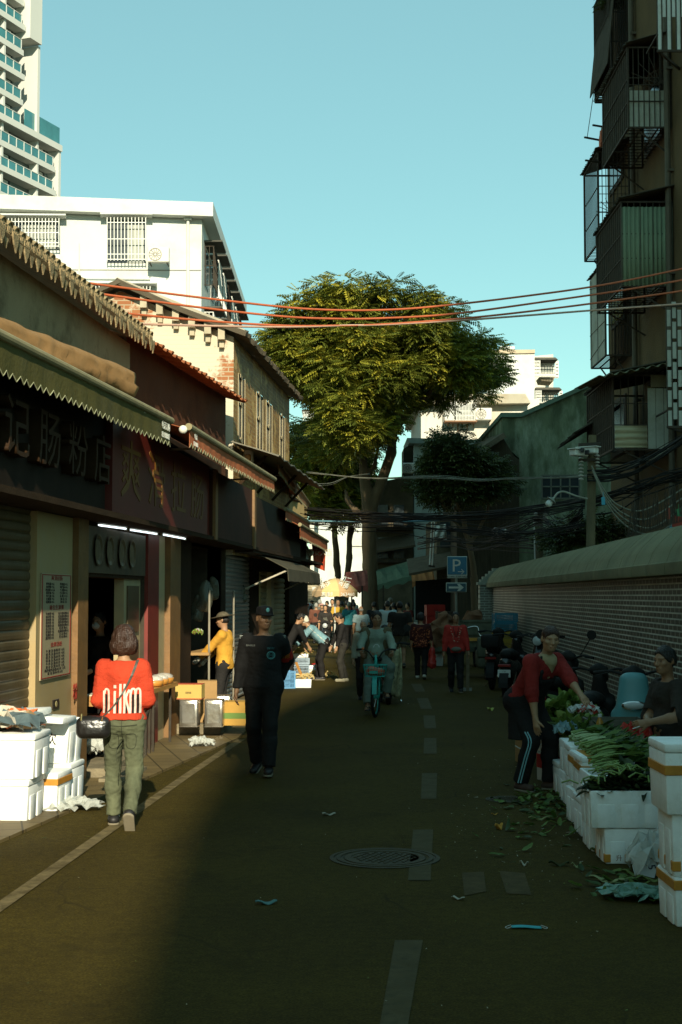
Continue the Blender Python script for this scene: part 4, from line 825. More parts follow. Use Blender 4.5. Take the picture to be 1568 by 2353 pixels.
for v in (619, 737): a, b = wfr(-40, v), wfr(462, v + 2); m.bar(a + FRN * .005, b + FRN * .005, .03, .035)
m.build('joint_line', M('grey_joint', (.2, .19, .16), .8), t)
m = MB(); p = wfr(432, 497); q = wfr(432, 760); m.tube([p + FRN * .12, q + FRN * .12], .07, 8); m.box(p + FRN * .12, (.35, .3, .4)); m.build('drain_pipe', WH, t)
m = MB(); p = wfr(182, 560); m.tube([p + FRN * .1, wfr(182, 640) + FRN * .1], .03, 6); m.tube([wfr(185, 640) + FRN * .1, wfr(345, 642) + FRN * .1], .03, 6); m.build('conduit', WH, t)
# street-side stack of cages on that block
for k in range(7):
	y = 64.2 + k * 2.75; 
	for j in range(3):
		z0 = 16.0 - j * 3.05; x = c1.x; m = MB(); 
		m.box((x + .01, y + 1.0, z0 + .9), (.04, 1.7, 1.7)); wo = m.build('window', DG, t); m = MB()
		for i in range(8): m.bar((x + .42, y + .1 + .26 * i, z0), (x + .42, y + .1 + .26 * i, z0 + 1.8), .035)
		for i in range(3): m.bar((x + .05 + .18 * i, y + .1, z0), (x + .05 + .18 * i, y + .1, z0 + 1.8), .03)
		for f in (0, .5, 1): m.bar((x, y + .1, z0 + 1.8 * f), (x + .42, y + .1, z0 + 1.8 * f), .035); m.bar((x + .42, y + .1, z0 + 1.8 * f), (x + .42, y + 1.95, z0 + 1.8 * f), .035)
		m.build('bars', CAGEW if (k + j) % 3 else STEEL, wo); m = MB(); m.box((x + .38, y + 1.0, z0 + 2.0), (.9, 2.2, .07)); m.build('hood', M('dark_hood', (.09, .085, .07), .8, .2), wo)
acunit(365, 586, 61.9, .95, 'white outdoor air conditioner on the sunlit white block')
# tower at the top corner
t = thing('apartment_tower', 'tall pale apartment tower with teal glass balconies', 'building', (-36, 165, 0))
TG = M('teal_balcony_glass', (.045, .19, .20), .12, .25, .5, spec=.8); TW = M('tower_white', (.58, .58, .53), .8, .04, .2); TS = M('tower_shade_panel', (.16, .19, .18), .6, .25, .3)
td = V((.36, .93, 0)).normalized(); tn = V((td.y, -td.x, 0))
def TB(a, n, z): return TB0 + td * a + tn * n + UP * z
TB0 = P(-236, 1368, 142); TB0.z = 0
A1 = 26.0; zl = 1.83 + (1368 - 318) / FPX * 166; A0 = 19.2
def tbox(m, a0, a1, n0, n1, z0, z1):
	m.add([TB(a, n, z) for z in (z0, z1) for n in (n0, n1) for a in (a0, a1)], [(0, 2, 3, 1), (4, 5, 7, 6), (0, 1, 5, 4), (2, 6, 7, 3), (0, 4, 6, 2), (1, 3, 7, 5)]); return m
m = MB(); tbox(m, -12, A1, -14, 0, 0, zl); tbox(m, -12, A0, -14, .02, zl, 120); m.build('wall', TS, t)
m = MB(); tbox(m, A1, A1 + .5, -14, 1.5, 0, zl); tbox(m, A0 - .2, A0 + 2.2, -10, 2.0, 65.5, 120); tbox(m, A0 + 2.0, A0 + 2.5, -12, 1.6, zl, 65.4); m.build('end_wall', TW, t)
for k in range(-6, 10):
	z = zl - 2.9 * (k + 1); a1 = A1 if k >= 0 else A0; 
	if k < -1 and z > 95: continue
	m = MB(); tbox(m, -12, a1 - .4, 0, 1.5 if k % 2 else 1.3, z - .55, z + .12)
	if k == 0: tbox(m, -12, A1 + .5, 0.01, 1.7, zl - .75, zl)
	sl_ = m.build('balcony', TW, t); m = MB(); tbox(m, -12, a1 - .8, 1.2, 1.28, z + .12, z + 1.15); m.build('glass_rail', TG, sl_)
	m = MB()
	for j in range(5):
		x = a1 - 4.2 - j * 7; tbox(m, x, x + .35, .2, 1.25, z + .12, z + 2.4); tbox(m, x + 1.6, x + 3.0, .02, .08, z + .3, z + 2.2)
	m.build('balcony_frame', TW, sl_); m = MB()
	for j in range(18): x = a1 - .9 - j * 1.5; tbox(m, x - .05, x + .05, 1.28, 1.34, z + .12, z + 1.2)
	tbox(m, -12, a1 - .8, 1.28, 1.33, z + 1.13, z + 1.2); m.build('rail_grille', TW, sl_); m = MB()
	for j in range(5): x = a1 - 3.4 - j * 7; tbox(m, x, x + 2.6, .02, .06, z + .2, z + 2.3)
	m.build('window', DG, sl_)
m = MB(); tbox(m, A0, A1 + .5, 1.2, 1.28, zl, zl + 2.2); tbox(m, A1 + .42, A1 + .5, -12, 1.2, zl, zl + 2.2); m.build('roof_rail', TG, t)
# white blocks behind the tree
t = thing('apartment_block', 'white apartment block end with caged balconies rising above the tree', 'building', (10, 80, 0))
m = MB(); poly_wall(m, [(1120, 812), (1229, 810), (1229, 1420), (1120, 1420)], 74, 14); m.build('wall', WH, t); m = MB(); poly_wall(m, [(1150, 795), (1183, 795), (1183, 811), (1150, 811)], 75, 4); m.build('wall', WH, t)
m = MB(); poly_wall(m, [(1120, 804), (1230, 803), (1230, 811), (1120, 813)], 73.9, 14); m.build('parapet', M('tan_parapet', (.50, .40, .28), .8, .1), t)
m = MB(); poly_wall(m, [(1229, 818), (1272, 814), (1272, 1000), (1229, 1000)], 79, 10); m.build('side_wall', WH2, t)
for u0, u1, v0, v1 in ((1229, 1283, 826, 865), (1232, 1292, 895, 925)):
	for i_, a_ in enumerate(((u0, u0 + 12, v0, v1, 74.5, 4), (u0 + 12, u1 - 6, v0, v1, 75.5, 10), (u1 - 6, u1, v0 + 3, v1 + 3, 77, 3))): m = MB(); grille(m, *a_, (0, .2, .4, .6, .8, 1), w=.05); cg = m.build('balcony_cage', CAGEW, t)
	m = MB(); poly_wall(m, [(u0, v0 - 5), (u1 - 6, v0 - 5), (u1, v0), (u0, v0)], 74.4, 2); m.build('hood', M('dark_hood', (.09, .085, .07)), cg); m = MB(); poly_wall(m, [(u0 + 12, v1), (u1 - 6, v1), (u1 - 12, v1 + 12), (u0 + 16, v1 + 10)], 76, 1.5); m.build('underside', M('tan_underside', (.33, .27, .19), .8, .2), cg)
t = thing('apartment_block', 'low white block with rust streaks under one barred window', 'building', (7, 66, 0))
m = MB(); poly_wall(m, [(968, 928), (1213, 928), (1213, 1420), (968, 1420)], 63, 9); m.build('wall', WH2, t); m = MB(); poly_wall(m, [(1213, 920), (1240, 915), (1240, 1000), (1213, 1000)], 66, 4); m.build('wall', WH2, t)
m = MB(); poly_wall(m, [(955, 905), (1208, 905), (1220, 926), (955, 929)], 62.4, 10); m.build('parapet', M('stained_parapet', (.42, .38, .29), .9, .15, 1, .1, dirt=(.3, .2, .1)), t)
m = MB(); poly_wall(m, [(1024, 924), (1096, 924), (1096, 966), (1024, 966)], 62.95, .03); wo = m.build('window', M('curtain_pane', (.42, .43, .38), .4, .2, 2), t); m = MB(); grille(m, 1024, 1046, 922, 966, 62.4, 8, w=.035); grille(m, 1046, 1094, 922, 966, 62.4, 14, (0, .25, .5, .75, 1), w=.035); m.build('bars', CAGEW, wo); m = MB(); poly_wall(m, [(1022, 966), (1098, 966), (1097, 969), (1023, 969)], 62.3, .7); m.build('sill', M('rust_sill', (.25, .14, .08), .8, .2), wo)
RUSTS = M('rust_streak', (.42, .25, .12), .9, .3, 2)
m = MB()
for u, l in ((1030, 18), (1041, 10), (1052, 22), (1063, 14), (1074, 19), (1088, 12)): a = P(u, 972, 62.99); m.quad(a + V((-.04, -.012, 0)), a + V((.05, -.012, 0)), P(u + .6, 972 + l, 62.975), P(u - .4, 972 + l, 62.975))
m.build('rust_stain', RUSTS, t)
acunit(1111, 952, 62.5, .75, 'grey outdoor air conditioner beside the rust streaked window')
t = thing('apartment_block', 'pale blue low block with a grey parapet behind the small tree', 'building', (5, 59, 0))
m = MB(); poly_wall(m, [(952, 1020), (1165, 1026), (1165, 1430), (952, 1430)], 59.5, 3); m.build('wall', BLUEW, t); m = MB(); poly_wall(m, [(928, 1030), (952, 1018), (952, 1430), (928, 1430)], 60.2, 2); m.build('side_wall', DK, t)  # side wall coloured dark to stand in for the block's shaded side
m = MB(); poly_wall(m, [(936, 1006), (1166, 1012), (1166, 1024), (940, 1018)], 59.1, 3.6); m.build('parapet', M('grey_parapet', (.27, .31, .27), .9, .15), t)
acunit(941, 1076, 58.9, .6, 'small air conditioner on the dark side of the blue block')
t = thing('apartment_block', 'bright white block glimpsed between the tree trunks', 'building', (-1, 105, 0))
m = MB(); poly_wall(m, [(732, 780), (862, 800), (862, 1420), (732, 1420)], 104, 12); m.build('wall', WH, t)
m = MB(); poly_wall(m, [(712, 870), (733, 868), (733, 1400), (712, 1400)], 107, 9); m.build('side_wall', WH2, t)
for v in (946, 1040):
	m = MB(); grille(m, 697, 726, v, v + 30, 103, 9, w=.06); grille(m, 726, 733, v, v + 28, 104, 2, w=.06); cg = m.build('balcony_cage', CAGEW, t); m = MB(); poly_wall(m, [(694, v - 4), (730, v - 4), (730, v), (694, v)], 103, 3); m.build('hood', STEEL, cg)
m = MB()
for v in (1140, 1195, 1255): a, b = P(800, v, 103.95), P(840, v, 103.95); m.bar(a, b, .05)
m.build('joint_line', M('grey_joint', (.2, .19, .16)), t)
acunit(724, 922, 103.2, .8, 'air conditioner high on the far white block')
t = thing('brick_house', 'pale brick house front with two white notices near the umbrella', 'building', (-2.2, 60, 0))
PB = brick_mat('far_tan_brick', (.34, .29, .19), (.28, .24, .16), (.46, .41, .29), .4, .13, .02, (1, 0), damt=.2)
m = MB(); poly_wall(m, [(610, 1338), (735, 1340), (735, 1440), (610, 1440)], 78, 4); m.build('wall', PB, t); m = MB(); poly_wall(m, [(610, 1331), (738, 1331), (738, 1339), (610, 1339)], 77.7, 4.4); m.build('ledge', M('pale_ledge', (.5, .46, .36), .8, .1), t)
for u in (698, 726): m = MB(); poly_wall(m, [(u - 8, 1349), (u + 7, 1349), (u + 7, 1368), (u - 8, 1368)], 77.9, .05); m.build('notice', M('notice_white', (.62, .62, .55), .5, .05), t)
# ================================================================ trees
def inpoly(x, y, pl):
	c = False; n = len(pl)
	for i in range(n):
		(x0, y0), (x1, y1) = pl[i], pl[i - 1]
		if (y0 > y) != (y1 > y) and x < (x1 - x0) * (y - y0) / (y1 - y0) + x0: c = not c
	return c
def leafmat(name, c1, c2, c3):
	m = bpy.data.materials.new(name); m.use_nodes = True; nt = m.node_tree; N, L = nt.nodes, nt.links; b = N['Principled BSDF']; b.inputs['Roughness'].default_value = .5; b.inputs['Specular IOR Level'].default_value = .3
	at = N.new('ShaderNodeAttribute'); at.attribute_name = 'tone'; rp = N.new('ShaderNodeValToRGB'); e = rp.color_ramp.elements; e[0].color = (*c1, 1); e[1].color = (*c3, 1); x = e.new(.55); x.color = (*c2, 1)
	L.new(at.outputs['Fac'], rp.inputs[0]); L.new(rp.outputs[0], b.inputs['Base Color'])
	tr = N.new('ShaderNodeBsdfTranslucent'); L.new(rp.outputs[0], tr.inputs[0]); mx = N.new('ShaderNodeMixShader'); mx.inputs[0].default_value = .28; L.new(b.outputs[0], mx.inputs[1]); L.new(tr.outputs[0], mx.inputs[2]); L.new(mx.outputs[0], N['Material Output'].inputs[0]); return m
def crown(name, poly, d, thick, nclump, nfr, rad, frl, npair, lw, mat, parent, seed, droop=.5, flat=.55, ll=.30):
	rg = np.random.default_rng(seed); us = [p[0] for p in poly]; vs = [p[1] for p in poly]; cl = []
	cu, cv = sum(us) / len(us), sum(vs) / len(vs); tries = 0
	while len(cl) < nclump and tries < 20000:
		tries += 1; u, v = rg.uniform(min(us), max(us)), rg.uniform(min(vs), max(vs))
		if not inpoly(u, v, poly): continue
		e = min(1, max(.0, 1 - ((u - cu) / (max(us) - min(us)) * 2) ** 2)) ** .5
		q = rg.uniform(-1, 1); q = math.copysign(abs(q) ** .6, q) * e; dd = d + thick * q
		k = d / dd if False else 1
		p = P(u, v, d); cl.append((p.x * 1.0, dd, p.z, rad * rg.uniform(.6, 1.25), rg.uniform(0, 1)))
	cl = np.array(cl); NV = []; NF = []; TN = []
	tmpl = []
	for i in range(npair):
		f = (i + .6) / npair; L_ = frl * ll * (1 - .45 * abs(f - .4)); 
		for s in (-1, 1):
			bx = f * frl; tipx, tipy = bx + L_ * .45, s * L_; wx = lw
			tmpl.append([(bx - wx * .4, 0, 0), (bx + L_ * .2 - wx * .5, s * L_ * .55, -.02 * frl), (tipx, tipy, -.10 * frl), (bx + L_ * .25 + wx * .6, s * L_ * .5, -.02 * frl)])
	tmpl.append([(frl * .96, -lw * .5, 0), (frl * 1.1, -lw * .5, -.03), (frl * 1.25, 0, -.06), (frl * 1.1, lw * .5, -.03)])
	T = np.array(tmpl); nl = len(T)
	for cx_, cy_, cz_, r, tone in cl:
		n = int(nfr * rg.uniform(.7, 1.3)); dirs = rg.normal(size=(n, 3)); dirs /= np.linalg.norm(dirs, axis=1)[:, None]; dirs[:, 2] = dirs[:, 2] * .75 + .42
		base = np.stack([cx_ + dirs[:, 0] * r * .55, cy_ + dirs[:, 1] * r * .55, cz_ + dirs[:, 2] * r * flat], 1)
		ax = dirs.copy(); ax[:, 2] = ax[:, 2] * .3 - droop * rg.uniform(.2, 1, n) + .15; ax /= np.linalg.norm(ax, axis=1)[:, None]
		upv = np.tile([0, 0, 1.], (n, 1)) + rg.normal(size=(n, 3)) * .35 + dirs * .5; sd_ = np.cross(upv, ax); sd_ /= np.linalg.norm(sd_, axis=1)[:, None]; nn = np.cross(ax, sd_)
		sc = rg.uniform(.7, 1.25, n)
		X = T[None, :, :, 0, None] * ax[:, None, None, :] + T[None, :, :, 1, None] * sd_[:, None, None, :] + T[None, :, :, 2, None] * nn[:, None, None, :]
		X = X * sc[:, None, None, None] + base[:, None, None, :]
		NV.append(X.reshape(-1, 3)); TN.append(np.repeat(np.clip(tone * .45 + rg.uniform(0, .55, n), 0, 1), nl))
	v_ = np.concatenate(NV); tn = np.concatenate(TN); me = bpy.data.meshes.new(name); nf = len(v_) // 4
	if parent is not None: v_ = v_ - np.array(parent.location)
	me.vertices.add(len(v_)); me.vertices.foreach_set('co', v_.ravel().astype(np.float32)); me.loops.add(len(v_)); me.loops.foreach_set('vertex_index', np.arange(len(v_), dtype=np.int32))
	me.polygons.add(nf); me.polygons.foreach_set('loop_start', np.arange(0, len(v_), 4, dtype=np.int32)); me.materials.append(mat)
	a = me.attributes.new('tone', 'FLOAT', 'FACE'); a.data.foreach_set('value', tn.astype(np.float32)); me.update(calc_edges=True); return fin(me, name, parent), cl
BARK = M('brown_bark', (.115, .08, .045), .9, .3, 3, .9, 18, dirt=(.09, .065, .04), dscale=2, stretch=(1, 1, .35))
def limbs(t, d, chains, vox=.07):
	pr = []
	for ch in chains:
		for (a, b) in zip(ch[:-1], ch[1:]): pr.append(cap(P(a[0], a[1], d + (a[3] if len(a) > 3 else 0)), P(b[0], b[1], d + (b[3] if len(b) > 3 else 0)), a[2], b[2], k=.08))
	solid(pr, vox, 'trunk', BARK, t, noise=.05, nf=1.6)
LEAF1 = leafmat('pinnate_leaf', (.045, .066, .011), (.17, .19, .026), (.50, .42, .038))
LEAF2 = leafmat('dark_small_leaf', (.020, .032, .010), (.05, .068, .016), (.11, .115, .03))
BIG = [(592, 775), (618, 735), (645, 708), (662, 688), (690, 652), (740, 640), (775, 630), (805, 640), (850, 655), (880, 648), (955, 652), (1020, 676), (1060, 702), (1085, 738), (1125, 758), (1150, 775), (1168, 802), (1158, 850), (1138, 885), (1095, 893), (1060, 905), (1000, 900), (960, 920), (925, 945), (900, 925), (880, 985), (888, 1030), (850, 1072), (800, 1088), (735, 1085), (698, 1062), (722, 1012), (745, 970), (738, 930), (702, 905), (684, 878), (650, 868), (620, 832)]
p = P(850, 1420, 52); t = thing('broadleaf_tree', 'big spreading street tree with a broad domed crown of feathery leaves', 'tree', (p.x, 52, 0))
def inset(pl, f, dv=0):
	cu, cv = sum(p[0] for p in pl) / len(pl), sum(p[1] for p in pl) / len(pl); return [(cu + (u - cu) * f, cv + (v - cv) * f + dv) for u, v in pl]
o, CLB = crown('crown', [(880 + (u - 880) * .93, 706 + (v - 630) * .76) for u, v in BIG], 52, 4.6, 520, 60, .78, .40, 5, .058, LEAF1, t, 3, droop=.75, flat=.42)
limbs(t, 52, [[(852, 1440, .32), (850, 1300, .27), (848, 1180, .25), (838, 1090, .19), (832, 1020, .13), (800, 960, .1, -1), (760, 900, .05, -2)], [(848, 1190, .22), (876, 1110, .20), (900, 1040, .18), (903, 985, .16), (880, 930, .12, 1), (850, 850, .07, 1)], [(903, 1000, .17), (935, 950, .14), (985, 905, .10, -1), (1040, 850, .05, -1)], [(848, 1195, .12), (815, 1172, .11, -.5), (800, 1150, .10, -.5), (795, 1125, .05, -.5)], [(838, 1100, .1), (862, 1070, .08), (868, 1020, .06), (866, 980, .04)], [(903, 990, .12, 0), (925, 890, .08, 2), (960, 800, .05, 3)], [(880, 940, .1, 1), (840, 860, .06, -2), (800, 780, .04, -2)]], .08)
p = P(775, 1400, 60); t = thing('broadleaf_tree', 'dark leafy tree with twin thin trunks beside the big tree', 'tree', (p.x, 60, 0))
crown('crown', [(664, 1012), (690, 985), (735, 970), (795, 990), (835, 1060), (838, 1120), (822, 1175), (790, 1195), (735, 1185), (705, 1150), (690, 1110), (668, 1065)], 58, 3.0, 150, 34, .8, .52, 5, .075, LEAF1, t, 8, droop=.8, flat=.42)
limbs(t, 60, [[(782, 1420, .16), (775, 1300, .14), (768, 1200, .11), (745, 1100, .06)], [(790, 1420, .16), (802, 1280, .13), (806, 1180, .11), (800, 1080, .06)], [(806, 1240, .05), (822, 1200, .04), (836, 1185, .02)]], .07)
SM = [(938, 1128), (962, 1085), (948, 1052), (985, 1022), (1008, 998), (1032, 992), (1056, 1035), (1080, 1052), (1120, 1062), (1160, 1082), (1192, 1105), (1196, 1135), (1150, 1152), (1090, 1162), (1020, 1168), (958, 1158)]
p = P(1095, 1420, 42); t = thing('small_tree', 'small dark green tree behind the parking sign', 'tree', (p.x, 42, 0))
crown('crown', [(1075 + (u - 1075) * .78, 1085 + (v - 1085) * .88) for u, v in SM], 42, 1.7, 220, 34, .42, .30, 4, .045, LEAF2, t, 5, droop=.5, ll=.38)
limbs(t, 42, [[(1092, 1440, .10), (1090, 1330, .09), (1078, 1250, .085), (1068, 1200, .06), (1040, 1130, .03)], [(1080, 1250, .06), (1098, 1225, .055), (1120, 1180, .045), (1128, 1130, .025)], [(1074, 1230, .04), (1045, 1195, .03), (1010, 1150, .02)]], .035)
p = P(1330, 1260, 27); t = thing('shrub', 'dark shrub growing between the wall coping and the utility pole', 'shrub', (p.x, 27, 0))
crown('foliage', [(1270, 1268), (1280, 1225), (1310, 1205), (1345, 1215), (1400, 1220), (1410, 1240), (1330, 1265)], 29, .5, 45, 20, .4, .25, 4, .04, LEAF2, t, 6)
# plants high on the roof of the old block
p = P(1412, 8, 31.5); t = thing('rooftop_plant', 'tuft of weeds at the top edge of the old block', 'plant', p); crown('foliage', [(1392, 12), (1396, -10), (1420, -15), (1425, 8)], 31.5, .2, 12, 14, .16, .2, 3, .03, LEAF2, t, 11)
# ================================================================ poles, cables, lamp
def spline(pts, n=10):
	o = []; k = len(pts)
	for i in range(k - 1):
		p0, p1, p2, p3 = pts[max(i - 1, 0)], pts[i], pts[i + 1], pts[min(i + 2, k - 1)]
		for j in range(n):
			s = j / n; o.append(.5 * ((2 * p1) + (p2 - p0) * s + (2 * p0 - 5 * p1 + 4 * p2 - p3) * s * s + (3 * p1 - p0 - 3 * p2 + p3) * s ** 3))
	return o + [pts[-1]]
ORC = M('orange_cable_sheath', (.42, .10, .035), .5, .15, 4); PKC = M('pale_pink_cable_sheath', (.45, .28, .20), .5, .15, 4)
for pts, mt, l in (([(120, 639), (400, 676), (640, 704), (760, 712), (880, 712), (1000, 704), (1200, 681), (1400, 652), (1620, 606)], ORC, 'topmost of the orange cables slung across the street'), ([(180, 668), (450, 705), (640, 726), (760, 732), (880, 731), (1050, 720), (1300, 686), (1460, 662), (1620, 634)], ORC, 'second highest of the orange cables slung across the street'),
                   ([(240, 715), (450, 735), (650, 748), (780, 748), (900, 744), (1100, 728), (1300, 705), (1500, 678), (1620, 660)], ORC, 'third orange cable down, just above the pale one'), ([(280, 743), (500, 749), (660, 751), (780, 748), (900, 745), (1100, 733), (1360, 713), (1500, 703), (1620, 694)], PKC, 'lowest pale pink cable slung across the street')):
	q = [P(u, v, 18.5 + 6.5 * (u - 120) / 1500) for u, v in pts]; m = MB(); m.tube(spline(q, 8), .0165, 8); tag(m.build('cable', mt, smooth=True), l, 'cable', 'thick cables slung across the street')
BLK = M('black_cable_sheath', (.018, .017, .014), .6, .3, 8); GRC = M('grey_cable_sheath', (.16, .16, .12), .6, .2, 6); BLC = M('blue_cable_sheath', (.10, .22, .26), .5, .2)
def bundle(label, pts, d0, d1, n, spread, r, mt, seed, sag=8, name='cable_bundle'):
	rg = random.Random(seed); m = MB(); u0, u1 = pts[0][0], pts[-1][0]
	for k in range(n):
		off = rg.gauss(0, spread); q = []; a1, a2 = rg.uniform(0, 6), rg.uniform(.006, .02)
		for u, v in pts: q.append(P(u, v + off * (1 + .5 * sin(a1 + u * a2)) + rg.uniform(-1, 1) * spread * .35 + sag * rg.random() * sin(pi * (u - u0) / (u1 - u0)), d0 + (d1 - d0) * (u - u0) / (u1 - u0) + rg.uniform(-.15, .15)))
		m.tube(spline(q, 6), r * rg.uniform(.6, 1.5), 5)
	return tag(m.build(name, mt, smooth=True), label, 'cables')
bundle('thick sagging bundle of black cables crossing the street before the trees', [(700, 1172), (800, 1178), (900, 1180), (1000, 1180), (1100, 1178), (1220, 1168), (1345, 1152)], 36, 27, 18, 6, .0085, BLK, 1, 10)
bundle('lower tangle of black cables crossing below the thick bundle', [(690, 1200), (780, 1203), (900, 1200), (1000, 1205), (1090, 1214), (1200, 1224), (1345, 1205)], 37, 27.5, 11, 7, .008, BLK, 2, 16)
bundle('pale blue cable running below the black bundle', [(705, 1197), (850, 1199), (990, 1197), (1010, 1196)], 35, 36, 1, 0, .018, BLC, 3, 0, 'cable')
bundle('thin pale wires crossing in front of the tree from the brown awning', [(705, 1085), (850, 1098), (1000, 1095), (1100, 1102), (1200, 1098), (1350, 1092), (1480, 1060), (1570, 1015)], 34, 25, 5, 3, .007, GRC, 4, 3)
bundle('pale wires drooping from the brown awning to the big tree', [(706, 1116), (760, 1113), (800, 1100), (850, 1093)], 34, 45, 2, 3, .008, GRC, 5, 6)
bundle('heavy twisted bundle of wires running from the pole to the old block', [(1350, 1096), (1400, 1092), (1450, 1080), (1500, 1055), (1575, 1008)], 25, 24, 16, 7, .011, BLK, 6, 8)
bundle('coiled snarl of wires hanging against the old block', [(1362, 1150), (1420, 1128), (1470, 1110), (1520, 1092), (1580, 1085)], 25.4, 24.4, 16, 9, .010, BLK, 7, 18)
for k, pts in enumerate(([(1360, 1070), (1385, 1120), (1420, 1160), (1480, 1172), (1575, 1120)], [(1362, 1080), (1390, 1135), (1430, 1178), (1490, 1192), (1575, 1140)], [(1364, 1085), (1395, 1150), (1440, 1195), (1500, 1212), (1575, 1160)], [(1366, 1090), (1400, 1165), (1450, 1215), (1510, 1226), (1575, 1178)])):
	m = MB(); m.tube(spline([P(u, v, 24.6 - .01 * k) for u, v in pts], 10), .014, 7)
	tag(m.build('cable', GRC, smooth=True), ['uppermost', 'second', 'third', 'lowest'][k] + ' of four thick cables looping down from the utility pole', 'cable', 'cables looping from the utility pole')
bundle('tangle of black service wires around the second pole', [(1130, 1240), (1180, 1215), (1240, 1190), (1290, 1215), (1340, 1180)], 33, 28, 18, 14, .009, BLK, 9, 20)
bundle('loose wires drooping behind the parking sign', [(960, 1255), (1030, 1240), (1090, 1255), (1150, 1245), (1230, 1260)], 41, 34, 12, 12, .009, BLK, 10, 14)
CONC = M('pole_concrete', (.12, .10, .055), .9, .2, 3, .3, 30, dirt=(.10, .09, .06), dscale=2); PORC = M('porcelain', (.30, .28, .22), .3, .15, 5)
a = P(1350, 1400, 25); a.z = 0; b = P(1362, 1000, 25); t = thing('utility_pole', 'concrete utility pole with crossarms and cameras behind the brick wall', 'utility pole', a); m = MB(); m.tube([a, b], [.095, .07], 14); m.build('pole', CONC, t, smooth=False)
for u, vs in ((1336, (1052, 1060, 1068, 1076, 1084, 1092, 1100)), (1373, (1046, 1054, 1062, 1070))):
	m = MB()
	for v in vs: c = P(u, v, 24.9); m.lathe([(.01, -.022), (.045, -.016), (.045, 0), (.02, .012), (.01, .02)], 12, M=Matrix.Translation(c))
	m.build('insulator', PORC, t)
m = MB()
for v in (1022, 1035, 1058): m.bar(P(1330, v, 24.9), P(1380, v - 3, 24.9), .05)
m.build('crossarm', STEEL, t)
m = MB(); m.tube(spline([P(1350, 1146, 24.9), P(1325, 1140, 24.8), P(1298, 1130, 24.7), P(1284, 1132, 24.6), P(1275, 1142, 24.6)], 6), .018, 7); arm = m.build('lamp_arm', M('galvanised_pipe', (.26, .27, .22), .5, .1, metal=.4), t)
c = P(1268, 1150, 24.6); tl = (P(1263, 1156, 24.6) - c).normalized(); T = Matrix.Translation(c) @ tl.to_track_quat('-Z', 'Y').to_matrix().to_4x4(); m = MB(); m.lathe([(.012, .09), (.02, .05), (.10, .0), (.095, -.005)], 16, M=T); m.build('lamp_shade', M('galvanised_pipe', (.26, .27, .22)), t); m = MB(); m.lathe([(.02, .0), (.05, -.02), (.06, -.07), (.05, -.11), (.01, -.13)], 14, M=T); m.build('bulb', M('milky_bulb', (.55, .58, .52), .25, .03), t, smooth=True)
for u, v, du, l in ((1352, 1036, 1, 'white surveillance camera on the utility pole'), (1331, 1041, -1, 'tilted white surveillance camera hung out beside the pole')):
	c = P(u, v, 24.7); t = thing('security_camera', l, 'camera', c); m = MB(); m.box(c, (.16, .34, .11), rz=.9 * du, r=.015); m.box(c + V((0, -.02, .065)), (.19, .40, .015), rz=.9 * du); m.build('housing', M('camera_white', (.55, .55, .48), .4, .06), t); m = MB(); m.box(c + V((-.12 * du, -.13, 0)), (.10, .03, .08), rz=.9 * du, r=.01); m.build('lens', M('black_plastic', (.02, .02, .02), .4, .1), t); m = MB(); m.bar(c - V((0, 0, .05)), P(1356, v + 8, 25), .03); m.build('bracket', STEEL, t)
a = P(1240, 1400, 33); a.z = 0; t = thing('utility_pole', 'shorter wooden utility pole wound with wires near the wall end', 'utility pole', a); m = MB(); m.tube([a, P(1238, 1178, 33)], [.12, .10], 12); m.build('pole', CONC, t)
for u in (1232, 1254):
	m = MB()
	for v in range(1180, 1204, 4): m.lathe([(.01, -.02), (.05, -.01), (.05, .01), (.01, .02)], 10, M=Matrix.Translation(P(u, v, 32.8)))
	m.build('insulator', PORC, t)
m = MB(); m.bar(P(1225, 1180, 32.9), P(1262, 1178, 32.9), .06); m.build('crossarm', STEEL, t); m = MB(); m.tube([P(1230, 1290, 32.85), P(1228, 1195, 32.85)], .02, 6); m.build('conduit', M('white_conduit', (.5, .5, .44), .5, .05), t)
c0_, c1_ = P(1135, 1220, 36), P(1168, 1225, 36); t = thing('cable_joint_box', 'dark cylinder shaped cable joint hung among the wires', 'cable joint', c0_); m = MB(); m.tube([c0_, c1_], .09, 12); m.build('cylinder', M('black_plastic', (.02, .02, .02)), t); m = MB()
for f in (.2, .8): p = c0_.lerp(c1_, f); m.tube([p + V((-.02, 0, 0)), p + V((.02, 0, 0))], .094, 12)
m.build('clamp', ALU, t)
t = thing('standpipe', 'pair of white pipes rising behind the orange tarpaulin', 'pipe', P(990, 1300, 45)); m = MB(); 
for du in (-3, 3): m.tube([P(991 + du, 1302, 45), P(997 + du, 1185, 45)], .025, 8); m.build('pipe', M('white_conduit', (.5, .5, .44)), t); m = MB()
m.bar(P(985, 1300, 45), P(1000, 1302, 45), .06); m.build('foot', STEEL, t)
for (u, v, w_, h, col, l) in ((1387, 1151, 8, 18, (.06, .28, .36), 'small blue tag hanging by the utility pole'), (1537, 1180, 8, 26, (.20, .05, .03), 'small red tag clipped on the looping cables'), (1560, 1178, 14, 18, (.05, .16, .07), 'green tag hanging on the looping cables'), (1558, 1200, 22, 28, (.22, .04, .025), 'large red tag hanging from the lowest looping cable'), (1544, 1216, 8, 12, (.08, .25, .3), 'tiny blue tag above the wall coping')):
	m = MB(); a = P(u, v, 24.3); s = 24.3 / FPX; m.box(a, (w_ * s, .012, h * s), M=Matrix.Rotation(.25 if w_ > 15 else -.05, 4, 'Y')); m.bar(a + V((0, 0, h * s / 2)), a + V((0, 0, h * s / 2 + .08)), .008); tag(m.build('cable_tag', M('tag_%d' % u, col, .6, .1)), l, 'tag')
t = thing('twig_screen', 'screen of thin upright twigs behind the wall coping', 'fence', P(1500, 1200, 23)); m = MB()
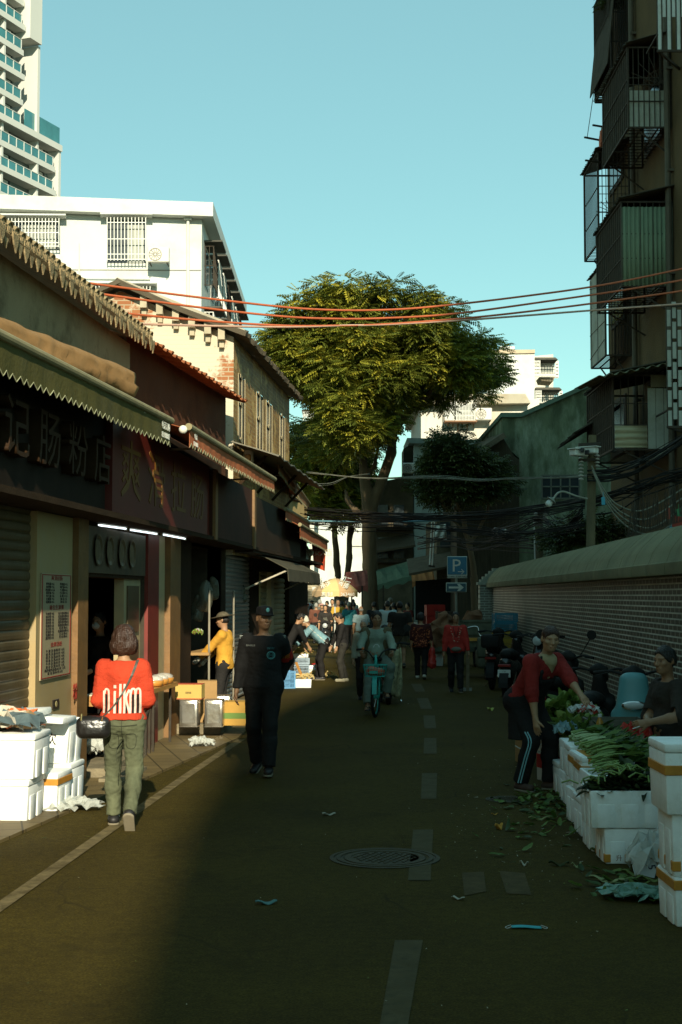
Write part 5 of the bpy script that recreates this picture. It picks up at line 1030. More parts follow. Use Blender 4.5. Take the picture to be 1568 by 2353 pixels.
for i in range(60): u = 1440 + i * 2.3; a = P(u, 1235 - (u - 1440) * .28, 23.4); m.tube([a, a + V((rnd.uniform(-.1, .1), 0, rnd.uniform(.35, .7)))], .006, 4)
m.build('twig', STEEL, t)
# ================================================================ parking sign
b = P(1048, 1400, 33); b.z = 0; t = thing('parking_sign', 'blue parking sign with a white P over an arrow plate', 'sign', b); BLUE = M('sign_blue', (.015, .14, .24), .4, .08, 3); SW = M('sign_print_white', (.50, .53, .46), .5, .08, 4)
m = MB(); m.tube([b, P(1049, 1282, 33)], .03, 10); m.build('pole', M('galvanised_pipe', (.26, .27, .22)), t); s = 33 / FPX
c = P(1051, 1303.5, 32.93); m = MB(); m.box(c, (46 * s, .02, 50 * s), r=.009); br = m.build('plate', SW, t); m = MB(); m.box(P(1051, 1300, 32.915), (43.5 * s, .016, 40.5 * s), r=.007); m.build('blue_field', BLUE, br)
T = lambda u, v: frame(P(u, v, 32.9), V((1, 0, 0)), UP)
text('P', 41 * s, T(1049, 1301), SW, 'letter', br, .003, 1.05); text('→', 20 * s, T(1060, 1314), SW, 'arrow', br, .003); text('咨询 837-0895  凯通多功能停车场', 4.6 * s, T(1051, 1325), INK, 'lettering', br, .002)
m = MB(); m.box(P(1049, 1350, 32.93), (47 * s, .02, 22 * s), r=.009); br = m.build('arrow_plate', SW, t); m = MB(); m.box(P(1049, 1350, 32.915), (44 * s, .016, 19 * s), r=.006); m.build('blue_field', M('sign_dark_blue', (.02, .075, .10), .4, .08, 3), br)
m = MB(); q = [(-17, 2.2), (6, 2.2), (2, 8), (8, 8), (17, 0), (8, -8), (2, -8), (6, -2.2), (-17, -2.2)]; m.prism([(x * s, z * s) for x, z in q], -.003, .003, M=Matrix.Translation(P(1049, 1350, 32.903))); m.build('arrow', SW, br)
# ================================================================ people
from mathutils.bvhtree import BVHTree
SKIN = M('tan_skin', (.36, .20, .105), .55, .08, 6, .1, 60, sss=.0); SKIN2 = M('brown_skin', (.27, .145, .075), .55, .08, 6, .1, 60)
HAIRB = M('black_hair', (.016, .013, .010), .42, .3, 30, .8, 90, stretch=(1, 1, .15)); HAIRR = M('dark_brown_hair', (.040, .018, .010), .42, .3, 30, .8, 90, stretch=(1, 1, .15))
HAIRG = M('grey_hair', (.30, .29, .25), .55, .25, 30, .8, 90, stretch=(1, 1, .2)); HAIRW = M('white_hair', (.62, .58, .47), .55, .15, 30, .8, 90, stretch=(1, 1, .2))
EYEM = M('eye_dark', (.015, .010, .008), .3, .1); LIPM = M('lip', (.22, .075, .05), .5, .1)
def cloth(name, col, var=.16, sc=6, bump=.9, bs=9, rough=.85, **kw): return M(name, col, rough, var, sc, bump, bs, stretch=(1, 1, .6), spec=.2, **kw)
def ik(a, c, l1, l2, pole):
	a, c = V(a), V(c); d = c - a; L = min(max(d.length, .05), (l1 + l2) * .999); dn = d.normalized(); c = a + dn * L
	x = (l1 * l1 - l2 * l2 + L * L) / (2 * L); h = math.sqrt(max(l1 * l1 - x * x, 0)); p = V(pole); p = (p - dn * p.dot(dn)); p = p.normalized() if p.length > 1e-6 else dn.orthogonal()
	return a + dn * x + p * h, c
def person(label, loc, rz, H=1.6, vox=.012, pose=None, top=None, bottom=None, shoe=None, hair=('short', None), skin=None, face=False, fingers=False, build=1.0, belly=0.0, group=None, noise=.007, parts=True):
	q = dict(hz=.91, px=0, py=0, lean=0, side=0, tw=0, yaw=0, pitch=0, hyaw=0, feet=((-.10, -.02, .08, 0), (.10, .03, .08, 0)), hands=(None, None), el=((-.4, -1, -.2), (.4, -1, -.2)), kn=((-.08, 1, 0), (.08, 1, 0)), curl=.5, palm=((1, 0, 0), (-1, 0, 0)))
	q.update(pose or {}); S = H / 1.7; skin = skin or SKIN
	root = thing('person', label, 'person', loc, rz, group)
	pel = V((q['px'], q['py'], q['hz'])); s = V((sin(q['side']), sin(q['lean']), cos(q['lean']) * cos(q['side']))).normalized(); tw = q['tw']; r = V((cos(tw), sin(tw), 0)); r = (r - s * r.dot(s)).normalized(); f = s.cross(r).normalized()  # f: forward... right x up
	f = -f if f.dot(V((-sin(tw), cos(tw), 0))) < 0 else f
	w = build; sc = pel + s * .47; sh = [sc - r * .172 * w, sc + r * .172 * w]; nb = pel + s * .525
	hup = (s * .45 + V((0, 0, .55))); hd0 = Euler((0, 0, tw + q['hyaw'])).to_matrix()
	hf = hd0 @ V((0, cos(q['pitch']), -sin(q['pitch']))); hu = hd0 @ V((0, sin(q['pitch']), cos(q['pitch']))); hu = (hu + s * .25).normalized(); hr = hf.cross(hu).normalized(); hf = hu.cross(hr).normalized()
	hc = nb + hup.normalized() * .125 + hu * .055 + hf * .025
	hip = [pel - r * .09, pel + r * .09]; kne, ank, elb, wri = [], [], [], []
	for i in (0, 1):
		ft = V(q['feet'][i][:3]); k_, a_ = ik(hip[i], ft, .425, .415, q['kn'][i]); kne.append(k_); ank.append(a_)
		h = q['hands'][i]; h = V(h) if h is not None else sh[i] + V(((-.06, .06)[i], .05, -.52)); e_, w_ = ik(sh[i], h, .285, .25, q['el'][i]); elb.append(e_); wri.append(w_)
	toe = []
	for i in (0, 1):
		a_ = q['feet'][i][3]; pt = q['feet'][i][4] if len(q['feet'][i]) > 4 else 0; td_ = V((sin(a_) * cos(pt), cos(a_) * cos(pt), -sin(pt))); toe.append(td_)
	tup = [V((-sin(a_) * 0, 0, 1)) for a_ in (0, 1)]
	B = []; add = B.append
	def torso(g, hem=None, k=.05):
		o = [cap(hip[0], hip[1], .098 * w + g, k=k), cap(pel + s * .04, pel + s * .20, .098 * w + g, .094 * w + g + belly * .3, k=k, w=1.35, s=r), cap(pel + s * .20, pel + s * .40, .094 * w + g, .108 * w + g, k=k, w=1.42, s=r), cap(sh[0] * .92 + sh[1] * .08, sh[1] * .92 + sh[0] * .08, .054 + g, k=k), cap(pel + s * .40, pel + s * .47, .09 + g, .055 + g, k=k, w=1.3, s=r)]
		if belly: o.append(ell(pel + s * .14 + f * .05, (.14 * w, .11 + belly, .15), k=.06, ax=rotm((r, f, s))))
		if hem is not None: o.append(cap(pel + s * hem, pel + s * .06, .112 * w + g, .10 * w + g, k=k, w=1.34, s=r))
		return o
	B += torso(0)
	add(cap(nb - s * .05, hc - hu * .07 - hf * .01, .052, .049, k=.03))
	for i in (0, 1):
		add(cap(sh[i], elb[i], .047 * w, .037 * w, k=.03)); add(cap(elb[i], elb[i].lerp(wri[i], .3), .038 * w, .039 * w, k=.03)); add(cap(elb[i].lerp(wri[i], .3), wri[i], .038 * w, .025, k=.02))
		add(cap(hip[i], kne[i], .082 * w, .053, k=.04)); add(cap(kne[i], kne[i].lerp(ank[i], .35) - V((0, .012, 0)), .050, .053, k=.03)); add(cap(kne[i].lerp(ank[i], .35), ank[i], .050, .034, k=.03))
		add(cap(ank[i] - toe[i] * .035 - V((0, 0, .045)), ank[i] + toe[i] * .14 - V((0, 0, .05)), .032, .026, k=.03, w=1.25, s=toe[i].cross(V((0, 0, 1))).normalized() if abs(toe[i].z) < .9 else r))
		hd = (wri[i] - elb[i]).normalized(); hd = q['hdir'][i] if 'hdir' in q and q['hdir'][i] is not None else hd; hd = V(hd).normalized()
		pn = V(q['palm'][i]); pn = (pn - hd * pn.dot(hd)); pn = pn.normalized() if pn.length > .01 else hd.orthogonal().normalized(); ac = hd.cross(pn).normalized()
		add(cap(wri[i], wri[i] + hd * .075, .020, .022, k=.015, w=1.6, s=ac)); c_ = q['curl'] if not isinstance(q['curl'], tuple) else q['curl'][i]
		if fingers:
			for j, (off, l) in enumerate(((-.031, .068), (-.0105, .078), (.0105, .072), (.031, .056))):
				p0 = wri[i] + hd * (.086 - abs(off) * .2) + ac * off; a_ = c_ * (.5 + .12 * j); dd = hd
				for m_ in range(3):
					dd = (dd * cos(a_) + pn * sin(a_)).normalized(); p1 = p0 + dd * l * (.45, .32, .23)[m_]; add(cap(p0, p1, .0098 - .0012 * m_, .009 - .0012 * m_, k=.004)); p0 = p1
			sg = -1 if ac.dot(f) < 0 else 1; tb = wri[i] + hd * .03 + ac * (.028 * sg); td2 = (hd * .75 + ac * sg * .6 + pn * .35).normalized(); p1 = tb + td2 * .038; add(cap(tb, p1, .013, .011, k=.01)); add(cap(p1, p1 + (td2 + hd * .6 + pn * .5).normalized() * .032, .0105, .009, k=.004))
		else:
			dd = (hd * cos(c_) + pn * sin(c_)); add(cap(wri[i] + hd * .08, wri[i] + hd * .08 + dd * .075, .017, .012, k=.01, w=1.9, s=ac)); sg = -1 if ac.dot(f) < 0 else 1; add(cap(wri[i] + hd * .03 + ac * .025 * sg, wri[i] + hd * .075 + ac * .045 * sg + pn * .02, .012, .010, k=.01))
	A = rotm((hr, hf, hu))
	def HP(x, y, z): return hc + hr * x + hf * y + hu * z
	add(ell(HP(0, -.008, .018), (.075, .094, .098), ax=A, k=.03)); add(ell(HP(0, .022, -.045), (.058, .066, .070), ax=A, k=.035)); add(ell(HP(0, .064, -.085), (.026, .022, .020), ax=A, k=.03))
	if vox <= .016:
		add(cap(HP(0, .088, .012), HP(0, .108, -.022), .0095, .0135, k=.012)); add(cap(HP(-.011, .098, -.026), HP(.011, .098, -.026), .009, k=.01))
		for sx in (-1, 1):
			add(ell(HP(.044 * sx, .064, -.018), (.022, .018, .018), ax=A, k=.02)); add(cap(HP(.016 * sx, .084, .030), HP(.048 * sx, .068, .028), .009, .008, k=.012))
			add(dict(ell(HP(.032 * sx, .092, .012), (.017, .010, .008), ax=A, k=.008), op='sub')); add(ell(HP(.077 * sx, -.012, -.002), (.012, .020, .032), ax=A, k=.006))
		add(cap(HP(-.018, .090, -.052), HP(.018, .090, -.052), .008, k=.008)); add(cap(HP(-.014, .088, -.064), HP(.014, .088, -.064), .008, k=.008))
	def sol(pr, vx, name, mat, parent=root, nz=0, nf=9):
		vs, qs = sdf_mesh(pr, vx)
		if not len(vs): return None
		if nz:
			from mathutils import noise as nzm
			of = V((rnd.random() * 40, rnd.random() * 40, rnd.random() * 40)); vs = np.array([list(V(v) + nzm.noise_vector(V((v[0], v[1], v[2] * .7)) * nf + of) * nz + nzm.noise_vector(V((v[0], v[1], v[2] * 1.6)) * nf * 2.6 + of) * nz * .5) for v in vs])
		me = bpy.data.meshes.new(name); me.from_pydata((vs * S).tolist(), [], qs.tolist()); me.materials.append(mat); return fin(me, name, parent, smooth=True)
	O = dict(root=root, S=S); O['body'] = sol(B, vox, 'body', skin)
	if top:
		mat, slv, hem = top[:3]; g = top[3] if len(top) > 3 else .014; T = torso(g, hem); 
		for i in (0, 1):
			ext = {'long': .94, 'half': .10, 'short': 0, '34': .45, 'none': -1}[slv]
			if slv != 'none':
				e_ = elb[i] if slv != 'short' else sh[i].lerp(elb[i], .72)
				T.append(cap(sh[i], e_, .051 * w + g, (.044 if slv != 'short' else .052) * w + g, k=.04))
				if ext > 0: p1 = elb[i].lerp(wri[i], ext); T.append(cap(elb[i], p1, .043 * w + g * .9, .032 + g * .7, k=.03)); T.append(dict(t='cut', c=tuple(p1 - (wri[i] - elb[i]).normalized() * .012), n=tuple(wri[i] - elb[i]), r=.085))
				else: T.append(dict(t='cut', c=tuple(e_), n=tuple(elb[i] - sh[i]), r=.10))
		T.append(dict(t='cut', c=tuple(nb + s * .0), n=tuple(s), r=.12)); T.append(dict(t='cut', c=tuple(pel + s * hem), n=tuple(-s), r=.30)) if hem is not None else None
		O['top'] = sol(T, vox, top[4] if len(top) > 4 else 'shirt', mat, nz=noise)
	if bottom:
		mat, ln = bottom[:2]; g = bottom[2] if len(bottom) > 2 else .013; T = [cap(hip[0], hip[1], .099 * w + g, k=.05), cap(pel, pel + s * .10, .095 * w + g, k=.05, w=1.33, s=r)]
		for i in (0, 1):
			e_ = kne[i] if ln == 'long' else hip[i].lerp(kne[i], .88); T.append(cap(hip[i], e_, .084 * w + g, .057 + g, k=.04))
			if ln == 'long':
				p1 = ank[i] + (ank[i] - kne[i]).normalized() * .03; T.append(cap(kne[i], kne[i].lerp(ank[i], .4) - V((0, .01, 0)), .056 + g, .055 + g, k=.03)); T.append(cap(kne[i].lerp(ank[i], .4), p1, .054 + g, .044 + g * 1.2, k=.03)); T.append(dict(t='cut', c=tuple(ank[i] + V((0, 0, .0))), n=tuple(ank[i] - kne[i]), r=.10))
			else: T.append(dict(t='cut', c=tuple(e_), n=tuple(kne[i] - hip[i]), r=.13))
		O['bottom'] = sol(T, vox, bottom[3] if len(bottom) > 3 else 'trousers', mat, nz=noise)
	if shoe:
		for i in (0, 1):
			sd2 = toe[i].cross(V((0, 0, 1))).normalized() if abs(toe[i].z) < .95 else r; un = sd2.cross(toe[i]).normalized(); c = ank[i] + toe[i] * .055 - un * .045
			T = [cap(c - toe[i] * .09, c + toe[i] * .10, .040, .036, k=.03, w=1.2, s=sd2), cap(ank[i] - un * .0, ank[i] - un * .03, .044, .046, k=.02)]; T.append(dict(t='cut', c=tuple(c - un * .034), n=tuple(-un), r=.2)); T.append(dict(t='cut', c=tuple(ank[i] + un * .012), n=tuple(un), r=.06))
			so = sol(T, max(.008, vox * .8), 'shoe', shoe)
			if len(top or ()) and vox <= .014:
				sol([cap(c - toe[i] * .085 - un * .030, c + toe[i] * .10 - un * .030, .040, .037, k=.01, w=1.22, s=sd2), dict(t='cut', c=tuple(c - un * .018), n=tuple(un), r=.25), dict(t='cut', c=tuple(c - un * .042), n=tuple(-un), r=.25)], .008, 'sole', M('shoe_sole', (.22, .19, .13), .8, .15), so)
	st, hm = hair[0], hair[1] or HAIRB; HV = max(.008, vox * .8)
	if st in ('short', 'bob', 'long', 'bun', 'perm', 'balding'):
		T = [ell(HP(0, -.012, .030), (.084, .100, .098), ax=A, k=.02)]
		if st == 'short': T += [ell(HP(0, -.040, -.012), (.080, .068, .075), ax=A, k=.03), dict(ell(HP(0, .108, -.022), (.090, .083, .100), ax=A, k=.015), op='sub'), dict(t='cut', c=tuple(HP(0, 0, -.055)), n=tuple(-hu), r=.2), dict(ell(HP(0, .03, -.07), (.1, .05, .075), ax=A, k=.01), op='sub')]
		if st == 'balding': T = [ell(HP(0, -.030, .000), (.083, .080, .065), ax=A, k=.02), dict(ell(HP(0, .085, .0), (.09, .08, .12), ax=A, k=.02), op='sub')]
		if st == 'perm': T = [ell(HP(0, -.018, .038), (.098, .108, .108), ax=A, k=.02), ell(HP(0, -.05, -.02), (.092, .072, .08), ax=A, k=.03), dict(ell(HP(0, .115, -.03), (.082, .078, .102), ax=A, k=.015), op='sub'), dict(t='cut', c=tuple(HP(0, 0, -.07)), n=tuple(-hu), r=.2)]
		if st in ('bob', 'long'):
			T += [cap(HP(-.045, -.02, -.03), HP(.045, -.02, -.03), .072, k=.03), ell(HP(0, -.030, -.065), (.112, .090, .085), ax=A, k=.05), ell(HP(0, -.02, .03), (.094, .104, .104), ax=A, k=.04)]
			if st == 'long': T += [ell(HP(0, -.075, -.16), (.085, .04, .12), ax=A, k=.04)]
			T += [dict(ell(HP(0, .115, -.05), (.070, .090, .115), ax=A, k=.015), op='sub'), dict(t='cut', c=tuple(HP(0, 0, -.125 if st == 'bob' else -.26)), n=tuple(-hu), r=.25)]
		if st == 'bun': T += [ell(HP(0, -.055, -.01), (.078, .06, .075), ax=A, k=.03), ell(HP(0, -.12, .01), (.045, .04, .045), ax=A, k=.01), dict(ell(HP(0, .105, -.035), (.088, .080, .098), ax=A, k=.015), op='sub'), dict(t='cut', c=tuple(HP(0, 0, -.06)), n=tuple(-hu), r=.2)]
		O['hair'] = sol(T, HV, 'hair', hm, nz=.009 if vox < .013 else .004, nf=22)
	if st in ('cap', 'strawhat', 'conehat'):
		O['hair'] = sol([ell(HP(0, -.025, .0), (.082, .082, .085), ax=A, k=.02), dict(ell(HP(0, .09, -.03), (.09, .08, .12), ax=A, k=.02), op='sub'), dict(t='cut', c=tuple(HP(0, 0, -.055)), n=tuple(-hu), r=.2)], HV, 'hair', HAIRB)
		hm2 = hair[2]
		if st == 'cap': T = [ell(HP(0, -.004, .050), (.090, .106, .085), ax=A, k=.02), sbox(HP(0, -.002, .098), (.070, .082, .028), rd=.025, k=.02, ax=A), dict(t='cut', c=tuple(HP(0, 0, .040)), n=tuple(-hu), r=.25), ell(HP(0, .115, .040), (.072, .060, .010), ax=A, k=.008)]
		elif st == 'strawhat': T = [ell(HP(0, -.01, .055), (.092, .104, .075), ax=A, k=.02), ell(HP(0, -.01, .052), (.19, .20, .012), ax=A, k=.02), dict(t='cut', c=tuple(HP(0, 0, .042)), n=tuple(-hu), r=.3)]
		else: T = [cap(HP(0, -.01, .045), HP(0, -.01, .145), .17, .015, k=.01), dict(t='cut', c=tuple(HP(0, 0, .045)), n=tuple(-hu), r=.4), dict(t='cap', a=tuple(HP(0, -.01, .0)), b=tuple(HP(0, -.01, .10)), ra=.16, rb=.01, k=.005, op='sub')]
		O['hat'] = sol(T, HV * (.8 if st != 'cap' else 1), 'cap' if st == 'cap' else 'hat', hm2)
	if face:
		for sx in (-1, 1):
			sol([ell(HP(.032 * sx, .080, .010), (.0115, .008, .0042), ax=A)], .003, 'eye', EYEM); sol([cap(HP(.016 * sx, .089, .031), HP(.047 * sx, .073, .029), .0032, .0026)], .003, 'eyebrow', HAIRB)
		sol([cap(HP(-.019, .092, -.058), HP(.019, .092, -.058), .0055)], .003, 'mouth', LIPM)
	O.update(HP=HP, hc=hc, hr=hr, hf=hf, hu=hu, sh=sh, elb=elb, wri=wri, pel=pel, s=s, r=r, f=f, hip=hip, kne=kne, ank=ank, nb=nb, sol=sol)
	return O
def bvh(o):
	M_ = Matrix.Identity(4); return BVHTree.FromPolygons([tuple(v.co) for v in o.data.vertices], [tuple(p.vertices) for p in o.data.polygons])
def project(me_o, target, direction, off=.004, back=.5):
	T = bvh(target); d = V(direction).normalized()
	for v in me_o.data.vertices:
		h = T.ray_cast(v.co - d * back, d)
		if h[0] is not None: v.co = h[0] - d * off + d * 0
	me_o.data.update()
def ribbon(mb, pts, w, z=0):
	n = len(pts); rows = []
	for i in range(n):
		a, b = V(pts[max(i - 1, 0)]), V(pts[min(i + 1, n - 1)]); t = (b - a).normalized(); s_ = V((-t.y, t.x, 0)); rows.append([V(pts[i]) + s_ * (w / 2) * k for k in (-1, -.33, .33, 1)])
	mb.grid(rows)
def local_text(body, size, M4, mat, name, parent, target, d, off=.004, sx=1.0):
	o = text(body, size, Matrix.Identity(4), mat, name, None, .0006, sx); o.data.transform(M4); o.parent = parent
	bm = bmesh.new(); bm.from_mesh(o.data); bmesh.ops.triangulate(bm, faces=bm.faces); bmesh.ops.subdivide_edges(bm, edges=bm.edges, cuts=1); bm.to_mesh(o.data); bm.free()
	project(o, target, d, off); return o
HOFF = 1368
def at(u, d): return V((P(u, HOFF, d).x, d, 0))
def hgt(v, d): return CAMH - (v - HOFF) / FPX * d
REDK = cloth('red_knit', (.52, .052, .020), bump=.5, bs=140); JEANS = cloth('olive_grey_denim', (.10, .11, .062), .45, 5); NAVY = cloth('black_uniform', (.013, .012, .011), .2, 6, .8, 12); BLACKC = cloth('black_cloth', (.014, .013, .012), .2)
SHOEB = M('black_shoe', (.016, .015, .014), .5, .2, 10); SHOEW = M('white_shoe', (.55, .53, .45), .6, .1, 10); SHOET = M('beige_sneaker', (.40, .37, .25), .7, .12, 10)
# ---- woman in the red jumper, walking away
O = person('woman walking away in a red jumper with a big white knitted word on the back', at(285, 11.35), R(3), 1.56, .008, dict(hz=.90, feet=((-.09, .17, .085, -.1), (.085, -.20, .15, .05, .95)), lean=.05, hands=((-.17, .24, 1.02), (.18, .24, 1.02)), el=((-.25, -1, -.3), (.25, -1, -.3)), pitch=.1), (REDK, 'long', .02, .020, 'jumper'), (JEANS, 'long', .012, 'jeans'), SHOEB, ('bob', HAIRR), fingers=True, build=.97, noise=.010)
WH_K = cloth('white_knit', (.62, .58, .48), bump=.4, bs=140); BK_K = cloth('black_knit', (.018, .016, .015), bump=.4, bs=140)
def stroke(pts, n=14): return spline([V((x, y, 0)) for x, y in pts], n)
mw, mk = MB(), MB(); zb, zt = .985, 1.205
def vb(m, x, z0, z1, w_): ribbon(m, [V((x, z0 + (z1 - z0) * i / 14, 0)) for i in range(15)], w_)
for x0, kind in ((-.135, 'n'), (-.060, 'i'), (-.012, 'l'), (.035, 'k'), (.112, 'm')):
	if kind == 'n': vb(mw, x0 - .022, zb, zt - .03, .017); ribbon(mw, stroke([(x0 - .018, zt - .055), (x0 - .008, zt - .02), (x0 + .012, zt - .02), (x0 + .022, zt - .06), (x0 + .022, zb)]), .017); vb(mk, x0, zb, zt - .06, .018)
	if kind == 'i': vb(mw, x0, zb, zt - .03, .020); ribbon(mw, stroke([(x0, zt - .008), (x0, zt + .02)], 4), .024)
	if kind == 'l': vb(mw, x0, zb, zt + .03, .020); vb(mk, x0 - .024, zb, zt - .09, .014)
	if kind == 'k': vb(mw, x0 - .012, zb, zt + .03, .018); ribbon(mw, stroke([(x0 + .03, zt - .02), (x0 + .002, zt - .09), (x0 + .034, zb)]), .018); vb(mk, x0 + .006, zb, zt - .13, .014)
	if kind == 'm':
		vb(mw, x0 - .038, zb, zt - .03, .017)
		for e in (-.036, .004): ribbon(mw, stroke([(x0 + e, zt - .055), (x0 + e + .008, zt - .018), (x0 + e + .030, zt - .018), (x0 + e + .038, zt - .06), (x0 + e + .038, zb)]), .017); vb(mk, x0 + e + .019, zb, zt - .06, .019)
def onback(m, mt, nm, Oo, yoff=-.5, d=(0, 1, 0), off=.004):
	o = m.build(nm, mt, None, world=False); S_ = Oo['S']
	for v in o.data.vertices: v.co = V((v.co.x, yoff, v.co.y)) * S_
	o.parent = Oo['root']; project(o, Oo['top'], d, off, 0); return o
onback(mw, WH_K, 'knit_lettering', O); onback(mk, BK_K, 'knit_stripe', O, off=.0025)
m = MB()
for sx in (-1, 1): ribbon(m, stroke([(.035 * sx, .80), (.035 * sx, .70), (.075 * sx, .675), (.115 * sx, .70), (.115 * sx, .80), (.035 * sx, .80)], 5), .006)
vb(m, 0, .62, .92, .006); ribbon(m, stroke([(-.13, .885), (0, .875), (.13, .885)], 6), .008); o = m.build('seam', cloth('dark_denim_thread', (.045, .05, .03)), None, world=False)
for v in o.data.vertices: v.co = V((v.co.x, -.5, v.co.y)) * O['S']
o.parent = O['root']; project(o, O['bottom'], (0, 1, 0), .003, 0)
# handbag on its strap
S_ = O['S']; bp = V((-.235, -.14, .865)); BAGM = M('black_leather', (.014, .013, .012), .28, .2, 12, .3, 30, spec=.6)
bag = thing('handbag', 'glossy black leather handbag hanging behind the walking woman on a cross strap', 'handbag', O['root'].location + V((0, 0, 0)), R(3))
solid([sbox(bp * S_, (.135, .055, .085), rd=.053, k=.02), ell((bp + V((0, 0, .05))) * S_, (.10, .04, .045), k=.04), sbox((bp + V((.01, -.03, -.02))) * S_, (.085, .035, .045), rd=.03, k=.02)], .009, 'bag', BAGM, bag, world=False)
m = MB(); m.tube([(bp + V((x, -.055, z))) * S_ for x, z in ((-.05, .05), (-.045, .0), (-.02, -.03), (.02, -.03), (.045, .0), (.05, .05))], .006, 6); m.build('handle', BAGM, bag, world=False)
st = [V((-.16, -.16, .96)), V((-.08, -.19, 1.04)), V((0, -.20, 1.16)), V((.07, -.185, 1.30)), V((.105, -.12, 1.405)), V((.11, -.03, 1.43))]; m = MB(); q = spline(st, 6); m.grid([[p * S_ + V((0, 0, 0)), (p + V((.024, 0, .012))) * S_] for p in q], .006); so = m.build('strap', M('worn_strap', (.07, .065, .05), .5, .3, 20), bag, world=False); project(so, O['top'], (0, 1, 0), .010, .3)
m = MB(); m.tube([bp * S_ + V((.07, -.06, .06)), V((-.155, -.165, .955)) * S_], .006, 6); m.tube([bp * S_ + V((-.09, -.05, .06)), bp * S_ + V((-.09, -.03, .11))], .006, 6); m.build('buckle', M('brass', (.6, .45, .18), .3, .1, metal=.8), bag, world=False)
for i in (0, 1): pass
m = MB(); a = O['ank'][0]
for k in range(2): m.tube([(a + V((.035 * cos(t_), .05 + .07 * k + .02 * 0, -.02 - .02 * k + .022 * sin(t_)))) * S_ for t_ in [pi * j / 6 for j in range(7)]], .008, 5)
m.build('shoe_stripe', SHOEW, O['root'], world=False)
# ---- security guard walking towards us
O = person('security guard in black uniform and peaked cap walking with a red armband', at(606, 14.7), pi - .12, 1.665, .008, dict(hz=.92, feet=((-.09, .19, .075, -.12), (.10, -.18, .12, .1, .35)), hands=((-.14, -.20, .95), (.27, .08, .86)), el=((-.5, -1, 0), (.2, -1, 0)), hyaw=.5, pitch=.05, curl=.75), (NAVY, 'long', -.02, .022, 'jacket'), (NAVY, 'long', .022), SHOEB, ('cap', None, NAVY), face=True, fingers=True, build=1.1, skin=SKIN2)
S_ = O['S']; TEALP = M('teal_patch', (.10, .30, .30), .6, .1); PALEP_ = M('pale_patch', (.45, .47, .42), .6, .1); REDB = cloth('red_armband', (.36, .022, .012), bump=.3); GOLD = M('yellow_print', (.60, .36, .05), .6, .1)
FM = lambda x, z: Matrix.Translation(V((x, .5, z)) * S_) @ Matrix(((-1, 0, 0, 0), (0, 0, 1, 0), (0, 1, 0, 0), (0, 0, 0, 1)))
local_text('BA0053', .026, FM(.115, 1.345), PALEP_, 'name_tape', O['root'], O['top'], (0, -1, 0), sx=1.2); local_text('保安', .024, FM(-.10, 1.315), TEALP, 'name_tape', O['root'], O['top'], (0, -1, 0), sx=1.6)
m = MB(); ribbon(m, [V((-.10 + .038 * cos(t_), 1.245 + .038 * sin(t_), 0)) for t_ in [2 * pi * j / 24 for j in range(25)]], .008); ribbon(m, [V((-.10 + .026 * cos(t_), 1.245 + .026 * sin(t_), 0)) for t_ in [2 * pi * j / 20 for j in range(21)]], .004); onback(m, TEALP, 'emblem', O, .5, (0, -1, 0)); local_text('保安', .020, FM(-.10, 1.245), TEALP, 'emblem_lettering', O['root'], O['top'], (0, -1, 0))
e0, e1 = O['sh'][0], O['elb'][0]; c = e0.lerp(e1, .72); ax_ = (e1 - e0).normalized(); ab = O['sol']([cap(c - ax_ * .055, c + ax_ * .055, .078, .075, k=.01), dict(t='cut', c=tuple(c + ax_ * .055), n=tuple(ax_), r=.15), dict(t='cut', c=tuple(c - ax_ * .055), n=tuple(-ax_), r=.15)], .009, 'armband', REDB, nz=.003)
Mx = Matrix.Translation(V((c.x, .5, c.z)) * S_) @ Matrix(((-1, 0, 0, 0), (0, 0, 1, 0), (0, 1, 0, 0), (0, 0, 0, 1)))
local_text('南源', .058, Mx @ Matrix.Translation((0, -.018, 0)), GOLD, 'armband_lettering', O['root'], ab, (0, -1, 0)); local_text('广州市荔湾', .018, Mx @ Matrix.Translation((0, .035, 0)), GOLD, 'armband_lettering', O['root'], ab, (0, -1, 0))
for sx in (0, 1):
	p = O['sh'][sx] * .8 + O['nb'] * .2 + V((0, .02, .085)); m = MB()
	for k in range(3): m.box((O['sh'][sx] + V(((-.035, .035)[sx], .045, .055 - .014 * k))) * S_, (.035, .02, .006))
	m.build('shoulder_stripe', PALEP_, O['root'], world=False)
bd = O['sol']([ell(O['HP'](0, .108, .095), (.020, .008, .026), ax=rotm((O['hr'], O['hf'], O['hu'])))], .004, 'badge', TEALP, O['root'])
cl = O['sol']([cap(O['nb'] - O['r'] * .045 + O['f'] * .03, O['nb'] + O['f'] * .075 - O['s'] * .05, .014), cap(O['nb'] + O['r'] * .045 + O['f'] * .03, O['nb'] + O['f'] * .075 - O['s'] * .05, .014), cap(O['nb'] - O['r'] * .05, O['nb'] + O['r'] * .05 - O['f'] * .02, .02)], .008, 'collar', NAVY)
# ---- man riding the teal bicycle
BX, BD = at(866, 22.0).x, 22.0
GRT = cloth('grey_green_tee', (.20, .25, .19), .12); KHV = cloth('khaki_vest', (.10, .080, .042), .2); GRP = cloth('grey_green_trousers', (.13, .165, .13), .15); GRS = cloth('pale_grey_shirt', (.19, .225, .17), .15)
MANP = dict(hz=.86, py=-.42, lean=.20, feet=((-.16, -.12, .36, -.1, .1), (.15, .06, .17, .2, .25)), kn=((-.35, 1, .2), (.35, 1, .2)), hands=((-.25, .06, 1.00), (.25, .06, 1.00)), el=((-.45, -1, -.4), (.45, -1, -.4)), pitch=.22, hyaw=.12, curl=1.2)
O = person('old man in a khaki vest and sandals riding a teal bicycle towards us', V((BX, BD, 0)), pi, 1.62, .009, MANP, (GRT, 'long', -.03, .016), (GRP, 'long', .024), None, ('short', HAIRB), face=True, fingers=True, build=1.05, belly=.02, skin=SKIN2)
